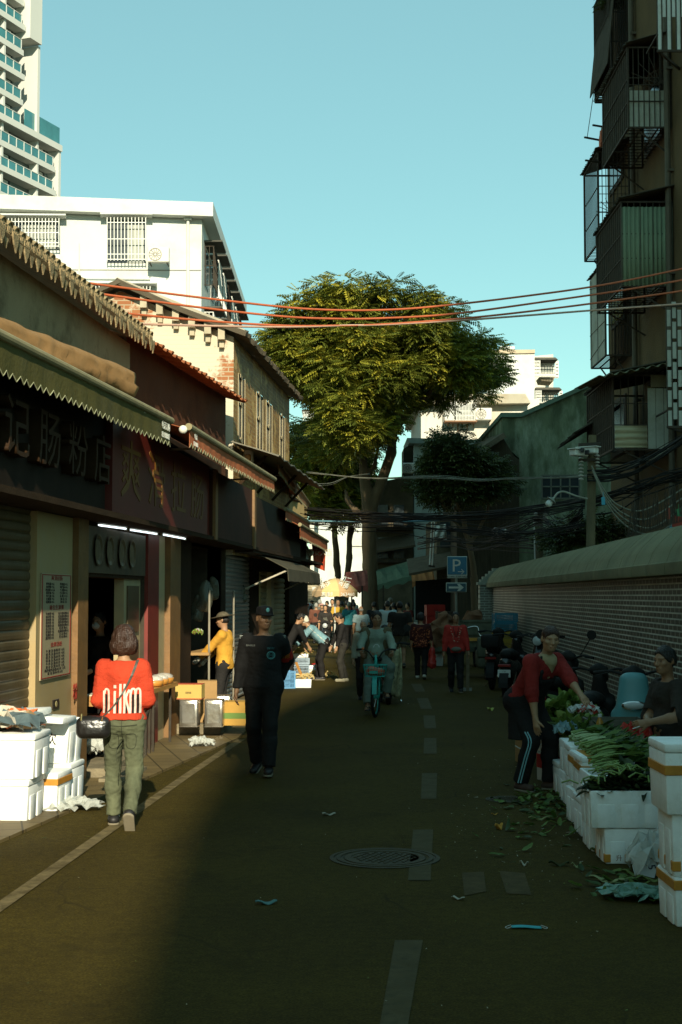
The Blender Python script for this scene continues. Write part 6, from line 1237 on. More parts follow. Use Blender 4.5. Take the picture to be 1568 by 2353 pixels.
S_ = O['S']; sl = O['s']; r_ = O['r']; f_ = O['f']; pl = O['pel']
vest = [cap(pl - r_ * .13 + sl * .02 - f_ * .0, pl + sl * .42 - r_ * .13, .105, .10, k=.03), cap(pl + r_ * .13 + sl * .02, pl + sl * .42 + r_ * .13, .105, .10, k=.03), cap(pl + sl * .0 - f_ * .06, pl + sl * .42 - f_ * .05, .12, .11, k=.04, w=1.5, s=r_), cap(pl - r_ * .21 - sl * .16, pl - r_ * .17 + sl * .1, .065, .08, k=.03), cap(pl + r_ * .21 - sl * .16, pl + r_ * .17 + sl * .1, .065, .08, k=.03), cap(O['sh'][0], O['sh'][1], .084, k=.03), dict(t='cap', a=tuple(pl + f_ * .17 - sl * .2), b=tuple(pl + f_ * .15 + sl * .50), ra=.125, rb=.085, k=.02, op='sub'), dict(t='cut', c=tuple(O['nb'] - sl * .02), n=tuple(sl), r=.13)]
O['sol'](vest, .010, 'vest', KHV, nz=.008)
for i in (0, 1): O['sol']([cap(O['sh'][i], O['elb'][i], .066, .060, k=.03), cap(O['elb'][i], O['elb'][i].lerp(O['wri'][i], .55), .060, .05, k=.03), dict(t='cut', c=tuple(O['elb'][i].lerp(O['wri'][i], .5)), n=tuple(O['wri'][i] - O['elb'][i]), r=.1)], .010, 'sleeve', GRS, nz=.008)
m = MB(); 
for i in (0, 1):
	a = O['ank'][i]; m.box((a + V((0, .055, -.085))) * S_, (.095, .26, .018), r=.004); m.tube([(a + V((x, y, z))) * S_ for x, y, z in ((-.045, .04, -.07), (-.02, .08, -.035), (0, .12, -.06), (.02, .08, -.035), (.045, .04, -.07))], .008, 6)
	m.build('sandal', SHOEB, O['root'], world=False); m = MB()
m = MB(); ribbon(m, [V((.0 + .045 * cos(t_), 1.07 + .05 * sin(t_), 0)) for t_ in [pi * j / 10 for j in range(11)]], .012); onback(m, PALEP_, 'tee_print', O, .8, (0, -1, 0))
# ---- people behind the cyclist on an electric tricycle, and pedestrians
def pose(**k): return k
WALK = lambda a=1, hz=.92: dict(hz=hz, feet=((-.09, .16 * a, .08, 0), (.09, -.17 * a, .12, 0, .4)))
def std(label, u, d, vt, rz, top, bottom, shoe, hair, sl='short', hem=-.02, vox=.014, build=1.0, face=False, group=None, skin=None, bl='long', H=None, **pz):
	H = H or hgt(vt, d); pz0 = dict(WALK(pz.pop('a', 1))) if 'feet' not in pz else {}; pz0.update(pz)
	return person(label, at(u, d), rz, H, vox, pz0, (top, sl, hem, .018), (bottom, bl, .018), shoe, hair, skin, face, False, build, group=group)
TAN = cloth('tan_shirt', (.26, .25, .18)); TEAL = cloth('turquoise_shirt', (.035, .22, .25)); TEAL2 = cloth('dark_teal_shirt', (.03, .15, .16)); LBLUE = cloth('pale_blue_shirt', (.24, .34, .35)); WBLUE = cloth('white_blue_shirt', (.36, .47, .49)); CHAR = cloth('charcoal_tee', (.028, .024, .02)); DRED = cloth('dark_red_shirt', (.10, .02, .014)); BROWN = cloth('brown_jacket', (.13, .05, .03)); YELW = cloth('yellow_top', (.62, .36, .045)); PINK = cloth('pink_top', (.36, .08, .075)); ORNG = cloth('orange_red_jacket', (.42, .06, .025)); GREYC = cloth('grey_top', (.12, .115, .09)); DKTR = cloth('dark_trousers', (.022, .020, .018)); KHAK = cloth('khaki_trousers', (.13, .11, .07)); WHITEC = cloth('white_top', (.50, .50, .43))
std('grey haired man in a pale shirt just behind the cyclist', 837, 25.0, 1428, pi, TAN, DKTR, SHOEB, ('short', HAIRG), 'long', face=True, vox=.011, hyaw=-.2)
std('woman peering over the shoulder of the cyclist', 884, 24.5, 1440, pi, cloth('grey_blue_blouse', (.16, .2, .19)), DKTR, SHOEB, ('bun', HAIRB), 'long', face=True, vox=.011, build=.95, hands=((-.2, .3, 1.0), (.38, .26, 1.0)))
std('big man in a charcoal tee and shorts walking away', 919, 36.0, 1386, .05, CHAR, KHAK, SHOEB, ('short', HAIRB), 'short', build=1.3, bl='short', hem=-.08)
O = std('woman in a dark red floral blouse walking away', 967, 31.2, 1413, -.05, cloth('dark_floral_base', (.055, .012, .010)), BLACKC, SHOEW, ('perm', HAIRB), '34', build=1.15, hem=-.08, vox=.011, hands=((-.24, .02, .86), (.30, .0, .84)))
FLOR = M('floral_print', (.36, .10, .04), .8, .6, 9); m = MB()
for k in range(130): x, z, rr = rnd.uniform(-.24, .24), rnd.uniform(.86, 1.38), rnd.uniform(.006, .018); m.v += [(x + rr * cos(t_), z + rr * sin(t_) * 1.2, 0) for t_ in [2 * pi * j / 6 for j in range(6)]]; m.f.append(tuple(range(len(m.v) - 6, len(m.v)))); m.m.append(0)
onback(m, FLOR, 'floral_print', O)
O = std('woman in a red embroidered blouse with a waist pouch walking towards us', 1047, 27.0, 1411, pi, cloth('red_blouse', (.33, .026, .018)), BLACKC, SHOEB, ('short', HAIRB), 'long', hem=-.06, build=1.05, face=True, vox=.010, hands=((-.27, .12, .86), (.27, .06, .82)), skin=SKIN2)
m = MB()
for sx in (-1, 1): ribbon(m, stroke([(.055 * sx, 1.42), (.045 * sx, 1.33), (.006 * sx, 1.20)], 6), .012)
onback(m, BLACKC, 'lanyard', O, .5, (0, -1, 0)); m = MB()
for k in range(46): z = rnd.uniform(1.10, 1.40); x = rnd.choice((-1, 1)) * (.03 + (z - 1.10) * .28) + rnd.uniform(-.02, .02); rr = .006; m.v += [(x + rr * cos(t_), z + rr * sin(t_), 0) for t_ in [2 * pi * j / 5 for j in range(5)]]; m.f.append(tuple(range(len(m.v) - 5, len(m.v)))); m.m.append(0)
onback(m, M('silver_thread', (.45, .40, .28), .5, .2), 'embroidery', O, .5, (0, -1, 0))
pc = O['pel'] + V((.0, .15, .02)); O['sol']([ell(pc, (.11, .05, .055), k=.01)], .009, 'waist_pouch', M('grey_pouch_cloth', (.12, .11, .085), .8, .2, 20), nz=.003)
O['sol']([cap(O['pel'] + V((.16 * cos(t_), .115 * sin(t_), .045)), O['pel'] + V((.16 * cos(t_ + .4), .115 * sin(t_ + .4), .045)), .015) for t_ in [k * .4 for k in range(16)]], .010, 'belt', BLACKC)
# ---- the buyer bending over the crates and those round her
O = std('white haired old woman in a dotted blue top bending over the vegetables', 738, 31.0, 1424, pi / 2 + .15, cloth('blue_dotted_top', (.17, .30, .33)), BLACKC, SHOEB, ('perm', HAIRW), 'long', H=1.56, hem=-.06, vox=.011, build=1.05, hz=.90, lean=.85, feet=((-.10, -.02, .08, 0), (.11, .05, .08, 0)), hands=((-.12, .66, .76), (.14, .62, .72)), pitch=.55, py=-.08)
m = MB()
for k in range(90): x, z, rr = rnd.uniform(-.2, .2), rnd.uniform(-.1, .45), .007; p = O['pel'] + O['s'] * (z + .05); m.v += [tuple(p + V((-.6, 0, 0)) + V((0, x * .75 + rr * cos(t_), rr * sin(t_) + x * .6))) for t_ in [2 * pi * j / 5 for j in range(5)]]; m.f.append(tuple(range(len(m.v) - 5, len(m.v)))); m.m.append(0)
o = m.build('dots', WHITEC, None, world=False); [setattr(v, 'co', V(v.co) * O['S']) for v in o.data.vertices]; o.parent = O['root']; project(o, O['top'], (1, 0, 0), .004, .2)
std('black haired woman in a black jacket looking down with a bag in hand', 788, 30.4, 1408, pi / 2 + .2, BLACKC, cloth('charcoal_jeans', (.035, .033, .026)), SHOET, ('short', HAIRB), 'long', hem=-.08, vox=.011, hz=.90, lean=.12, feet=((-.08, .02, .08, .1), (.10, -.10, .08, -.2)), hands=((-.2, .2, .82), (.2, .25, .86)), pitch=.5)
std('woman in black leaning out of the shade over the crates', 655, 29.2, 1432, -pi / 2 + .5, BLACKC, DKTR, SHOEB, ('bun', HAIRB), '34', H=1.55, vox=.011, hz=.9, lean=.62, feet=((-.1, 0, .08, 0), (.1, .04, .08, 0)), hands=((-.1, .58, .78), (.1, .58, .80)), pitch=.45, face=True)
O = std('woman in a yellow jacket and round hat working at the shop counter', 517, 20.4, 1436, pi / 2 - .2, cloth('mustard_jacket', (.55, .28, .035), bump=1.0), DKTR, SHOEB, ('strawhat', None, M('dark_straw', (.10, .085, .055), .8, .3, 30)), 'long', H=1.56, vox=.010, feet=((-.1, 0, .08, 0), (.1, .04, .08, 0)), hands=((-.10, .42, .98), (.16, .36, .98)), pitch=.2, hem=-.06)
for i in (0, 1): O['sol']([cap(O['wri'][i] - (O['wri'][i] - O['elb'][i]).normalized() * .03, O['wri'][i] + (O['wri'][i] - O['elb'][i]).normalized() * .08, .038, .040, k=.01)], .010, 'glove', WHITEC, nz=.004)
O = std('shop worker in black with a white face mask inside the dark doorway', 232, 16.6, 1413, pi - .5, BLACKC, DKTR, SHOEB, ('short', HAIRB), 'long', vox=.010, face=True, feet=((-.1, 0, .08, 0), (.1, .04, .08, 0)), hands=((-.08, .30, 1.02), (.08, .30, 1.02)))
O['sol']([ell(O['HP'](0, .072, -.045), (.056, .046, .048), ax=rotm((O['hr'], O['hf'], O['hu'])))], .006, 'face_mask', M('mask_white', (.50, .52, .48), .8, .08))
# ---- the crowd farther along
FAR = [('young man in a dark printed tee on a motorbike facing us', 748, 46, 1392, pi, CHAR, DKTR, HAIRB, 'short', 1.0, 1), ('woman in black with a white emblem on her sweatshirt walking towards us', 697, 56, 1390, pi, BLACKC, DKTR, HAIRB, 'long', .95, 1), ('old man in a turquoise shirt seen from behind', 803, 48, 1386, 0, TEAL, DKTR, HAIRG, 'short', 1.05, 0), ('man in a dark teal shirt seen from behind next to the turquoise one', 786, 52, 1384, .1, TEAL2, DKTR, HAIRB, 'short', 1.0, 0),
       ('balding man in a pale blue shirt walking away', 830, 42, 1388, 0, LBLUE, KHAK, HAIRG, 'short', 1.1, 0), ('man in a white shirt walking away beside the charcoal tee', 891, 42, 1384, 0, WBLUE, DKTR, HAIRB, 'short', 1.15, 0), ('man in dark red turned aside behind the floral blouse', 985, 45, 1400, .6, DRED, DKTR, HAIRB, 'long', 1.1, 0), ('woman in a yellow top facing us under the umbrella', 777, 50, 1379, pi, YELW, DKTR, HAIRB, 'short', .95, 1),
       ('grey haired stout man in a brown jacket walking away', 727, 54, 1388, .1, BROWN, DKTR, HAIRG, 'long', 1.2, 0), ('man in an orange red jacket and red cap', 707, 60, 1381, pi, ORNG, DKTR, None, 'long', 1.0, 1), ('person in a grey top far down the lane near the parked car', 688, 63, 1381, pi, GREYC, DKTR, HAIRB, 'short', 1.0, 1), ('woman in a pink top beside the turquoise shirt', 814, 55, 1386, 0, PINK, DKTR, HAIRB, 'short', .95, 0),
       ('man in a brown cap in front of the tree trunk', 844, 55, 1377, .8, CHAR, DKTR, None, 'long', 1.0, 0), ('person in black with a white collar turned away by the dark stalls', 897, 52, 1376, -.4, BLACKC, DKTR, HAIRG, 'long', 1.0, 0), ('person in black before the white collar seen from behind', 905, 47, 1388, 0, BLACKC, DKTR, HAIRB, 'long', 1.0, 0), ('woman in red with black hair low behind the crates', 672, 49, 1398, pi, ORNG, DKTR, HAIRB, 'long', .9, 1),
       ('seated figure in green behind the grey cargo tricycle', 1112, 42, 1402, .3, cloth('dull_green_top', (.07, .085, .05)), DKTR, HAIRB, 'short', 1.0, 0), ('person in black hat far back beside the brown jacket', 717, 68, 1374, pi, BLACKC, DKTR, None, 'long', 1.0, 1), ('person in black with a pink hat under the umbrella', 740, 54, 1381, pi, BLACKC, DKTR, None, 'long', 1.0, 1), ('person in blue top far down the lane', 685, 72, 1374, 0, TEAL2, DKTR, HAIRB, 'long', 1.0, 0), ('person in dark clothes under the umbrella pole', 764, 55, 1379, pi, CHAR, DKTR, HAIRB, 'long', 1.0, 1),
       ('person in a grey shirt behind the brown jacket', 735, 58, 1380, 0, GREYC, DKTR, HAIRG, 'short', 1.0, 0), ('woman in a white top between the brown jacket and the umbrella pole', 752, 59, 1383, pi, WHITEC, DKTR, HAIRB, 'short', .95, 1), ('person in a mustard top behind the turquoise shirt', 794, 60, 1381, pi, YELW, DKTR, HAIRB, 'long', 1.0, 1), ('person in a light shirt far under the umbrella', 812, 66, 1379, 0, WHITEC, DKTR, HAIRB, 'short', 1.0, 0), ('person in a dark red shirt beside the white emblem', 683, 54, 1388, pi, DRED, DKTR, HAIRB, 'short', 1.0, 1), ('man in a black shirt walking beside the pale blue shirt', 860, 46, 1386, 0, BLACKC, DKTR, HAIRB, 'short', 1.05, 0),
       ('shopkeeper in a dark top beyond the tree trunk', 872, 58, 1381, .5, CHAR, DKTR, HAIRB, 'short', 1.0, 0), ('stallholder in a maroon top at the dark stalls', 938, 50, 1388, pi - .8, DRED, DKTR, HAIRB, 'short', 1.0, 1), ('person in a red shirt under the umbrella edge', 798, 53, 1382, .2, ORNG, DKTR, HAIRB, 'short', 1.0, 0)]
PINKH = M('pink_straw', (.45, .25, .22), .8, .1); REDCAP = M('red_cap_cloth', (.33, .04, .02), .8, .1); BRNCAP = M('brown_cap_cloth', (.16, .08, .045), .8, .1)
for l, u, d, vt, rz, tp, bt, hr_, sl, bd_, fc in FAR:
	if hr_ is None: hs = ('cap', None, REDCAP) if 'red cap' in l else ('cap', None, BRNCAP) if 'brown cap' in l else ('strawhat', None, PINKH if 'pink' in l else BLACKC)
	else: hs = ('balding' if 'balding' in l else 'short', hr_)
	O = std(l, u, d, vt + (8 if hs[0] != 'short' else 0), rz, tp, bt, SHOEB, hs, sl, vox=.017 if d < 50 else .022, build=bd_ * 1.05, skin=SKIN, a=rnd.choice((-1, 1)))
	if 'emblem' in l or 'printed' in l:
		m = MB(); [ribbon(m, stroke([(-.07 + .05 * k, 1.15 + .02 * k), (-.03 + .05 * k, 1.28 - .01 * k)], 5), .035) for k in range(3)]; onback(m, WHITEC if 'emblem' in l else GREYC, 'chest_print', O, .5, (0, -1, 0), .01)
	if 'white collar' in l: O['sol']([cap(O['nb'] - O['r'] * .05, O['nb'] + O['r'] * .05, .05)], .015, 'collar', WHITEC)
# ================================================================ boxes, crates, tins
FOAM = M('white_polystyrene', (.86, .88, .84), .75, .04, 30, .12, 160, dirt=(.48, .46, .34), dscale=5, damt=.4); TAPE = M('orange_tape', (.50, .22, .03), .4, .15, 8); TAPEI = M('tape_print', (.20, .06, .02), .5)
CARD = M('corrugated_cardboard', (.36, .22, .09), .85, .12, 3, .2, 20, dirt=(.25, .15, .06), dscale=3); CARDY = M('yellow_carton', (.52, .36, .10), .6, .08, 3)
def foam_box(loc, size, rz, label, opened=False, lid=True, tape=None, ribs=True, mark=None, tilt=None, group='white foam boxes'):
	t = thing('foam_box', label, 'foam box', loc, rz, group); w, d, h = size
	if tilt: t.rotation_euler = (tilt[0], tilt[1], rz)
	hl = .05 if lid else 0; hb = h - hl; bm = bmesh.new(); bmesh.ops.create_cube(bm, size=1)
	for v in bm.verts:
		k = 1 - .035 * (v.co.z < 0); v.co = V((v.co.x * w * k, v.co.y * d * k, (v.co.z + .5) * hb))
	if opened:
		tf = [f for f in bm.faces if f.normal.z > .9]; bmesh.ops.inset_region(bm, faces=tf, thickness=.032); r_ = bmesh.ops.extrude_discrete_faces(bm, faces=tf); [setattr(v, 'co', v.co - V((0, 0, hb - .04))) for v in r_['faces'][0].verts]
	bmesh.ops.bevel(bm, geom=[e for e in bm.edges if e.calc_face_angle(0) > .6], offset=.012, segments=2, profile=.5, affect='EDGES'); bm.verts.index_update()
	m = MB(); m.add([v.co.copy() for v in bm.verts], [[v.index for v in f.verts] for f in bm.faces]); bm.free()
	if ribs:
		for sy in (-1, 1):
			for k in range(3): m.box((w * (-.3 + .3 * k), sy * (d / 2 - .0065), hb * .33), (w * .22, .016, hb * .62), r=.004, seg=2)
		for sx in (-1, 1):
			for k in range(2): m.box((sx * (w / 2 - .0065), d * (-.22 + .44 * k), hb * .38), (.016, d * .30, hb * .70), r=.004, seg=2)
	m.build('body', FOAM, t, world=False, angle=35)
	if lid: m = MB(); m.box((0, 0, h - hl / 2 + .002), (w * 1.01, d * 1.012, hl), r=.012, seg=2); m.build('lid', FOAM, t, world=False, angle=35)
	if tape:
		z = tape if isinstance(tape, float) else hb - .045; k = .965 + .035 * z / hb; m = MB(); m.box((0, 0, z), (w * k + .012, d * k + .012, .055), r=.004); tp = m.build('tape', TAPE, t, world=False)
		for sx in (-.28, -.12, .06, .2): text('升', .045, Matrix.Translation((w * sx, -d * k / 2 - .0075, z)) @ Matrix.Rotation(pi / 2, 4, 'X'), TAPEI, 'tape_lettering', None, .0005).parent = tp
	if mark: text(mark, h * .3, Matrix.Translation((w * .05, -d / 2 - .002, hb * .55)) @ Matrix.Rotation(pi / 2, 4, 'X'), INK, 'marker_writing', None, .0008).parent = t
	return t
def carton(loc, size, rz, label, mat, top=None, band=None, name='carton', ink=None):
	t = thing(name, label, 'carton', loc, rz, 'cartons'); w, d, h = size; m = MB(); m.box((0, 0, h / 2), (w, d, h), r=.004); m.build('box', mat, t, world=False)
	m = MB(); m.box((0, -d * .25, h + .002), (w * .99, d * .49, .005)); m.box((0, d * .25, h + .0035), (w * .99, d * .49, .005)); m.build('flap', top or mat, t, world=False)
	if band: m = MB(); m.box((0, 0, h * band[0]), (w + .003, d + .003, h * band[1])); m.build('printed_band', band[2], t, world=False)
	if ink: text(ink, h * .2, Matrix.Translation((0, -d / 2 - .002, h * .45)) @ Matrix.Rotation(pi / 2, 4, 'X'), INK, 'lettering', None, .0005).parent = t
	return t
def crate(loc, size, rz, label, mat, group='plastic crates'):
	t = thing('crate', label, 'crate', loc, rz, group); w, d, h = size; m = MB()
	for z in (.012, h * .30, h * .55, h * .78, h - .015):
		th_ = .028 if z in (.012, h - .015) else .012
		for sy in (-1, 1): m.box((0, sy * d / 2, z), (w + .014, .014, th_))
		for sx in (-1, 1): m.box((sx * w / 2, 0, z), (.013, d - .015, th_ - .001))
	n = 16
	for i in range(n + 1):
		for sy in (-1, 1): m.box((-w / 2 + w * i / n, sy * (d / 2 - .001), h / 2), (.009 if 0 < i < n else .03, .011, h - .01))
	for i in range(1, 11):
		for sx in (-1, 1): m.box((sx * (w / 2 - .001), -d / 2 + d * i / 11, h / 2), (.010, .009, h - .01))
	m.build('lattice', mat, t, world=False); m = MB(); m.box((0, 0, .008), (w - .02, d - .02, .012)); m.build('base', mat, t, world=False); return t
# ---- foam boxes before the noodle shop
def gb(u, v, z=0.0): p = G(u, v, z); return V((p.x, p.y, z))
Lb = [((-2.86, 11.80, 0), (.72, .48, .34), -.06, 'foremost bottom foam box in the pile before the roller shutter', dict(mark=None)), ((-2.57, 12.28, 0), (.42, .42, .33), -.10, 'middle bottom foam box with orange tape in the pile by the shutter', dict(tape=.26)), ((-2.55, 12.72, 0), (.44, .40, .36), -.12, 'bottom foam box with marker writing next to the door post', dict(mark='鱼仔')),
      ((-2.86, 11.84, .345), (.80, .50, .36), -.05, 'upper foam box under the rag heap in the pile by the shutter', dict(tape=None)), ((-2.70, 12.32, .335), (.20, .40, .40), -.08, 'narrow upright foam box squeezed in the middle of the pile', dict(ribs=True)), ((-2.54, 12.70, .365), (.36, .40, .38), -.14, 'open topped upper foam box leaning by the door post', dict(opened=True, lid=False, mark='欢', tilt=(.0, .06)))]
for loc, size, rz, l, k in Lb: foam_box(V(loc), size, rz, l, **k)
for (x, y, z, w_, rx, l) in ((-2.86, 12.25, .82, .66, (.02, -.04), 'foam lid with marker writing lying across the back of the pile'), (-2.66, 12.45, .765, .62, (-.03, .05), 'loose foam lid jutting out beside the door post')):
	t = thing('foam_slab', l, 'foam lid', (x, y, z), -.1, 'foam lids'); t.rotation_euler = (rx[0], rx[1], -.1); m = MB(); m.box((0, 0, 0), (w_, .42, .055), r=.014, seg=2); m.build('slab', FOAM, t, world=False, angle=35); text('小 直 沙', .05, Matrix.Translation((0, -.213, 0)) @ Matrix.Rotation(pi / 2, 4, 'X'), INK, 'marker_writing', None, .0005).parent = t
def crumple(c, r, n, mats, name, label, cat, flat=.5, seed=1, spread=1.0, vox=.012):   # crumpled sheet: several bent patches
	rg = random.Random(seed); t = thing(name, label, cat, c); 
	for k in range(n):
		m = MB(); a = rg.uniform(0, 6.28); o = V((cos(a), sin(a), 0)) * r * rg.uniform(0, .6) * spread; rows = []; w_, h_ = r * rg.uniform(.5, .9), r * rg.uniform(.4, .8); ph = [rg.uniform(0, 6) for _ in range(6)]
		for i in range(9):
			rows.append([o + V(((j / 8 - .5) * 2 * w_ + .12 * r * sin(i * 1.9 + ph[0]), (i / 8 - .5) * 2 * h_ + .12 * r * sin(j * 2.2 + ph[1]), flat * r * (.45 + .30 * sin(i * 1.3 + ph[2]) * sin(j * 1.7 + ph[3]) + .22 * sin(i * 2.9 + j * 2.3 + ph[4]) - .35 * ((i / 4 - 1) ** 2 + (j / 4 - 1) ** 2)))) for j in range(9)])
		mn = min(p.z for row in rows for p in row); rows = [[p - V((0, 0, mn - .004 - .004 * k)) for p in row] for row in rows]; m.grid(rows, .002); m.build('fold', mats[k % len(mats)], t, world=False)
	return t
ORP = M('orange_plastic', (.52, .13, .04), .4, .15, 8); BLP = M('slate_blue_plastic', (.10, .14, .15), .4, .3, 8); WPP = M('cream_plastic_sheet', (.55, .50, .40), .4, .15, 8); BRP = M('brown_paper_rag', (.28, .19, .10), .8, .2, 8); CLR = M('clear_wrap', (.62, .64, .58), .12, .1, 8, alpha=.45)
crumple(V((-2.80, 11.86, .71)), .36, 7, [BRP, WPP, ORP, BLP, WPP, ORP, BLP], 'rag_heap', 'heap of orange, blue and cream plastic rags on the upper foam box', 'rags', .42, 4)
p = gb(165, 1862); crumple(p, .22, 4, [CLR], 'plastic_wrap', 'crumpled clear plastic wrap on the ground by the foam boxes', 'plastic wrap', .35, 9, 1.6)
p = gb(470, 1716, .02); crumple(p, .16, 3, [CLR], 'plastic_bag', 'crumpled clear bag on the paving before the metal tins', 'plastic bag', .55, 12)
# ---- serving counter
t = thing('serving_counter', 'narrow wooden serving counter on metal legs across the noodle shop opening', 'counter', F(16, 0, .3)); m = MB(); WOODC = M('orange_wood', (.42, .20, .05), .45, .2, 5, .1, 20, stretch=(6, .6, 6))
fslab(m, 14.55, 17.9, .70, .75, -.25, .26); m.build('top', WOODC, t); m = MB()
for y, o in ((16.2, .22), (16.4, .22), (16.6, .22), (14.7, .15), (17.7, .2)): m.bar(F(y, 0.02, o), F(y, .70, o), .03)
m.bar(F(16.2, .45, .22), F(16.6, .6, .22), .02); m.build('leg', STEEL, t)
for k, (y, l) in enumerate(((16.95, 'first bowl of orange food, closer to the woman in the jumper'), (17.25, 'middle bowl of orange food at the counter end'), (17.55, 'last bowl of orange food at the far counter end'))):
	t = thing('food_bowl', l, 'bowl', F(y, .751, .15), 0, 'food bowls on the counter'); m = MB(); m.lathe([(.07, 0), (.11, .01), (.125, .07), (.118, .07), (.10, .05), (0, .05)], 20, cap=False); m.build('bowl', M('orange_food_plastic', (.50, .22, .04), .4, .15), t, world=False, smooth=True); m = MB(); m.lathe([(.115, .071), (.11, .10), (.06, .125), (0, .13)], 20, cap=False); m.build('lid', CLR, t, world=False, smooth=True)
t = thing('food_tray', 'wooden tray of white food under clear wrap on the near counter end', 'tray', F(14.8, .751, .1)); m = MB(); fslab(m, 14.58, 15.3, .752, .80, -.1, .22); m.build('tray', WOODC, t); m = MB(); fslab(m, 14.62, 15.26, .80, .812, -.07, .19); m.build('food', M('white_food', (.55, .48, .36), .6, .3, 20, .3, 40), t)
p = F(15.2, .11, -.1); crumple(p, .2, 5, [CLR], 'plastic_bag', 'clear plastic bag inside the noodle shop under the counter', 'plastic bag', .8, 21)
carton(F(15.9, .12, -.35), (.4, .35, .38), .1, 'dull brown carton under the noodle counter', CARD)
# ---- tins and cartons on the step
TIN_M = M('tin_plate', (.52, .50, .44), .28, .12, 3, .1, 20, metal=.9, dirt=(.30, .22, .12), dscale=5, damt=.6)
def tin(u, v, rz, label):
	p = G(u, v, .152); t = thing('metal_tin', label, 'tin', (p.x, p.y + .12, .152), rz, 'square metal tins'); m = MB(); m.box((0, 0, .175), (.235, .235, .345), r=.018, seg=2); m.build('body', TIN_M, t, world=False, angle=40)
	m = MB()
	for z in (.008, .345): m.box((0, 0, z), (.243, .243, .014), r=.006)
	m.build('rim', TIN_M, t, world=False); m = MB(); m.box((0, -.119, .175), (.165, .006, .25), r=.003); m.box((0, -.122, .175), (.145, .004, .225), r=.002); m.box((.119, 0, .175), (.006, .165, .25), r=.003); m.build('side_panel', TIN_M, t, world=False)
tin(434, 1672, -.06, 'square metal tin under the yellow and red carton'); tin(491, 1672, -.02, 'square metal tin standing between the carton stack and the ochre carton'); tin(508, 1660, .05, 'metal tin mostly hidden behind the middle tin')
p = G(434, 1672, .152); carton(V((p.x, p.y + .13, .152 + .352)), (.34, .24, .19), -.08, 'yellow carton with a red lid stacked on a metal tin', CARDY, M('red_carton_lid', (.42, .07, .03), .5, .1), (.05, .06, M('red_carton_lid', (.42, .07, .03))), ink='8888')
p = G(470, 1664, .152); carton(V((p.x, p.y + .35, .152 + .28)), (.26, .25, .26), .1, 'brown carton behind the yellow carton stack', CARD); carton(V((p.x, p.y + .36, .152)), (.28, .27, .28), .05, 'plain brown carton bearing another carton behind the tins', CARD)
p = G(542, 1668, .152); carton(V((p.x, p.y + .15, .152)), (.30, .28, .30), -.05, 'ochre carton with a green printed band beside the guard', M('ochre_carton', (.45, .26, .06), .8, .1, 4), band=(.42, .25, M('green_print', (.12, .20, .05), .6, .1)))
# hanging plastic bags and goods of the bag shop
for k, (u, v, w_, h_, l) in enumerate(((472, 1365, .24, .42, 'big clear bag of goods hanging at the front of the bag shop'), (492, 1350, .18, .34, 'narrow clear bag hanging deeper in the bag shop'), (556, 1362, .16, .34, 'clear bag hanging beside the bright roller shutter'), (455, 1395, .18, .46, 'grey bag hanging by the stone pillar'))):
	c = FP(u, v, .12 - .1 * k); solid_o = solid([cap(c - V((0, 0, h_ * .3)), c + V((0, 0, h_ * .1)), w_ * .55, w_ * .4, k=.05), cap(c, c + V((0, 0, h_ * .28)), w_ * .3, .05, k=.06)], .025, 'hanging_bag', M('smoky_plastic', (.16, .15, .10), .2, .3, 6, alpha=.6), noise=.05, nf=5); tag(solid_o, l, 'plastic bag', 'bags hanging in the bag shop')
p = FP(455, 1452, .25); crumple(p - V((0, 0, .05)), .085, 4, [M('lime_plastic', (.14, .20, .03), .4, .2), M('dull_orange_plastic', (.2, .08, .03), .4), CLR], 'goods_bag', 'lime green and orange packets on the bag shop ledge', 'packets', .8, 31)
t = thing('display_rack', 'steel display rack with a shelf at the bag shop front', 'rack', F(20.4, 0, .15)); m = MB(); fslab(m, 20.2, 22.6, .98, 1.02, -.1, .25); m.build('shelf', CARD, t); m = MB(); m.tube([F(20.25, .15, .24), F(20.25, 1.9, .24)], .016, 8); m.tube([F(22.5, .15, .24), F(22.5, 1.9, .24)], .016, 8); m.build('upright', ALU, t)
# ---- vegetable crates on the lit side
BLUEC = M('blue_crate_plastic', (.10, .26, .44), .45, .1, 3); BLUEC2 = M('pale_blue_crate_plastic', (.26, .34, .40), .45, .1, 3); TEALC = M('teal_crate_plastic', (.012, .15, .22), .45, .1, 3); YELC = M('yellow_crate_plastic', (.34, .22, .02), .45, .1, 3)
p = gb(655, 1582); crate(V((p.x, p.y + .15, 0)), (.30, .42, .34), .25, 'blue crate standing on the road beside the guard', BLUEC); p = gb(682, 1560); crate(V((p.x + .02, p.y + .3, 0)), (.46, .34, .30), .1, 'pale blue crate under the foam tray of stalks', BLUEC2); crate(V((p.x + .02, p.y + .3, .31)), (.46, .34, .14), .1, 'shallow pale crate stacked under the foam tray', BLUEC2)
foam_box(V((p.x - .02, p.y + .28, .455)), (.52, .40, .09), .1, 'shallow foam tray heaped with pale stalks', True, False, ribs=False)
p2 = gb(694, 1581); foam_box(V((p2.x, p2.y + .1, 0)), (.37, .24, .17), .05, 'small stained foam box on the road before the vegetable crates', lid=False, ribs=False); p3 = gb(706, 1556); foam_box(V((p3.x + .05, p3.y + .2, 0)), (.55, .36, .26), -.05, 'open foam box behind the small stained one', True, False)
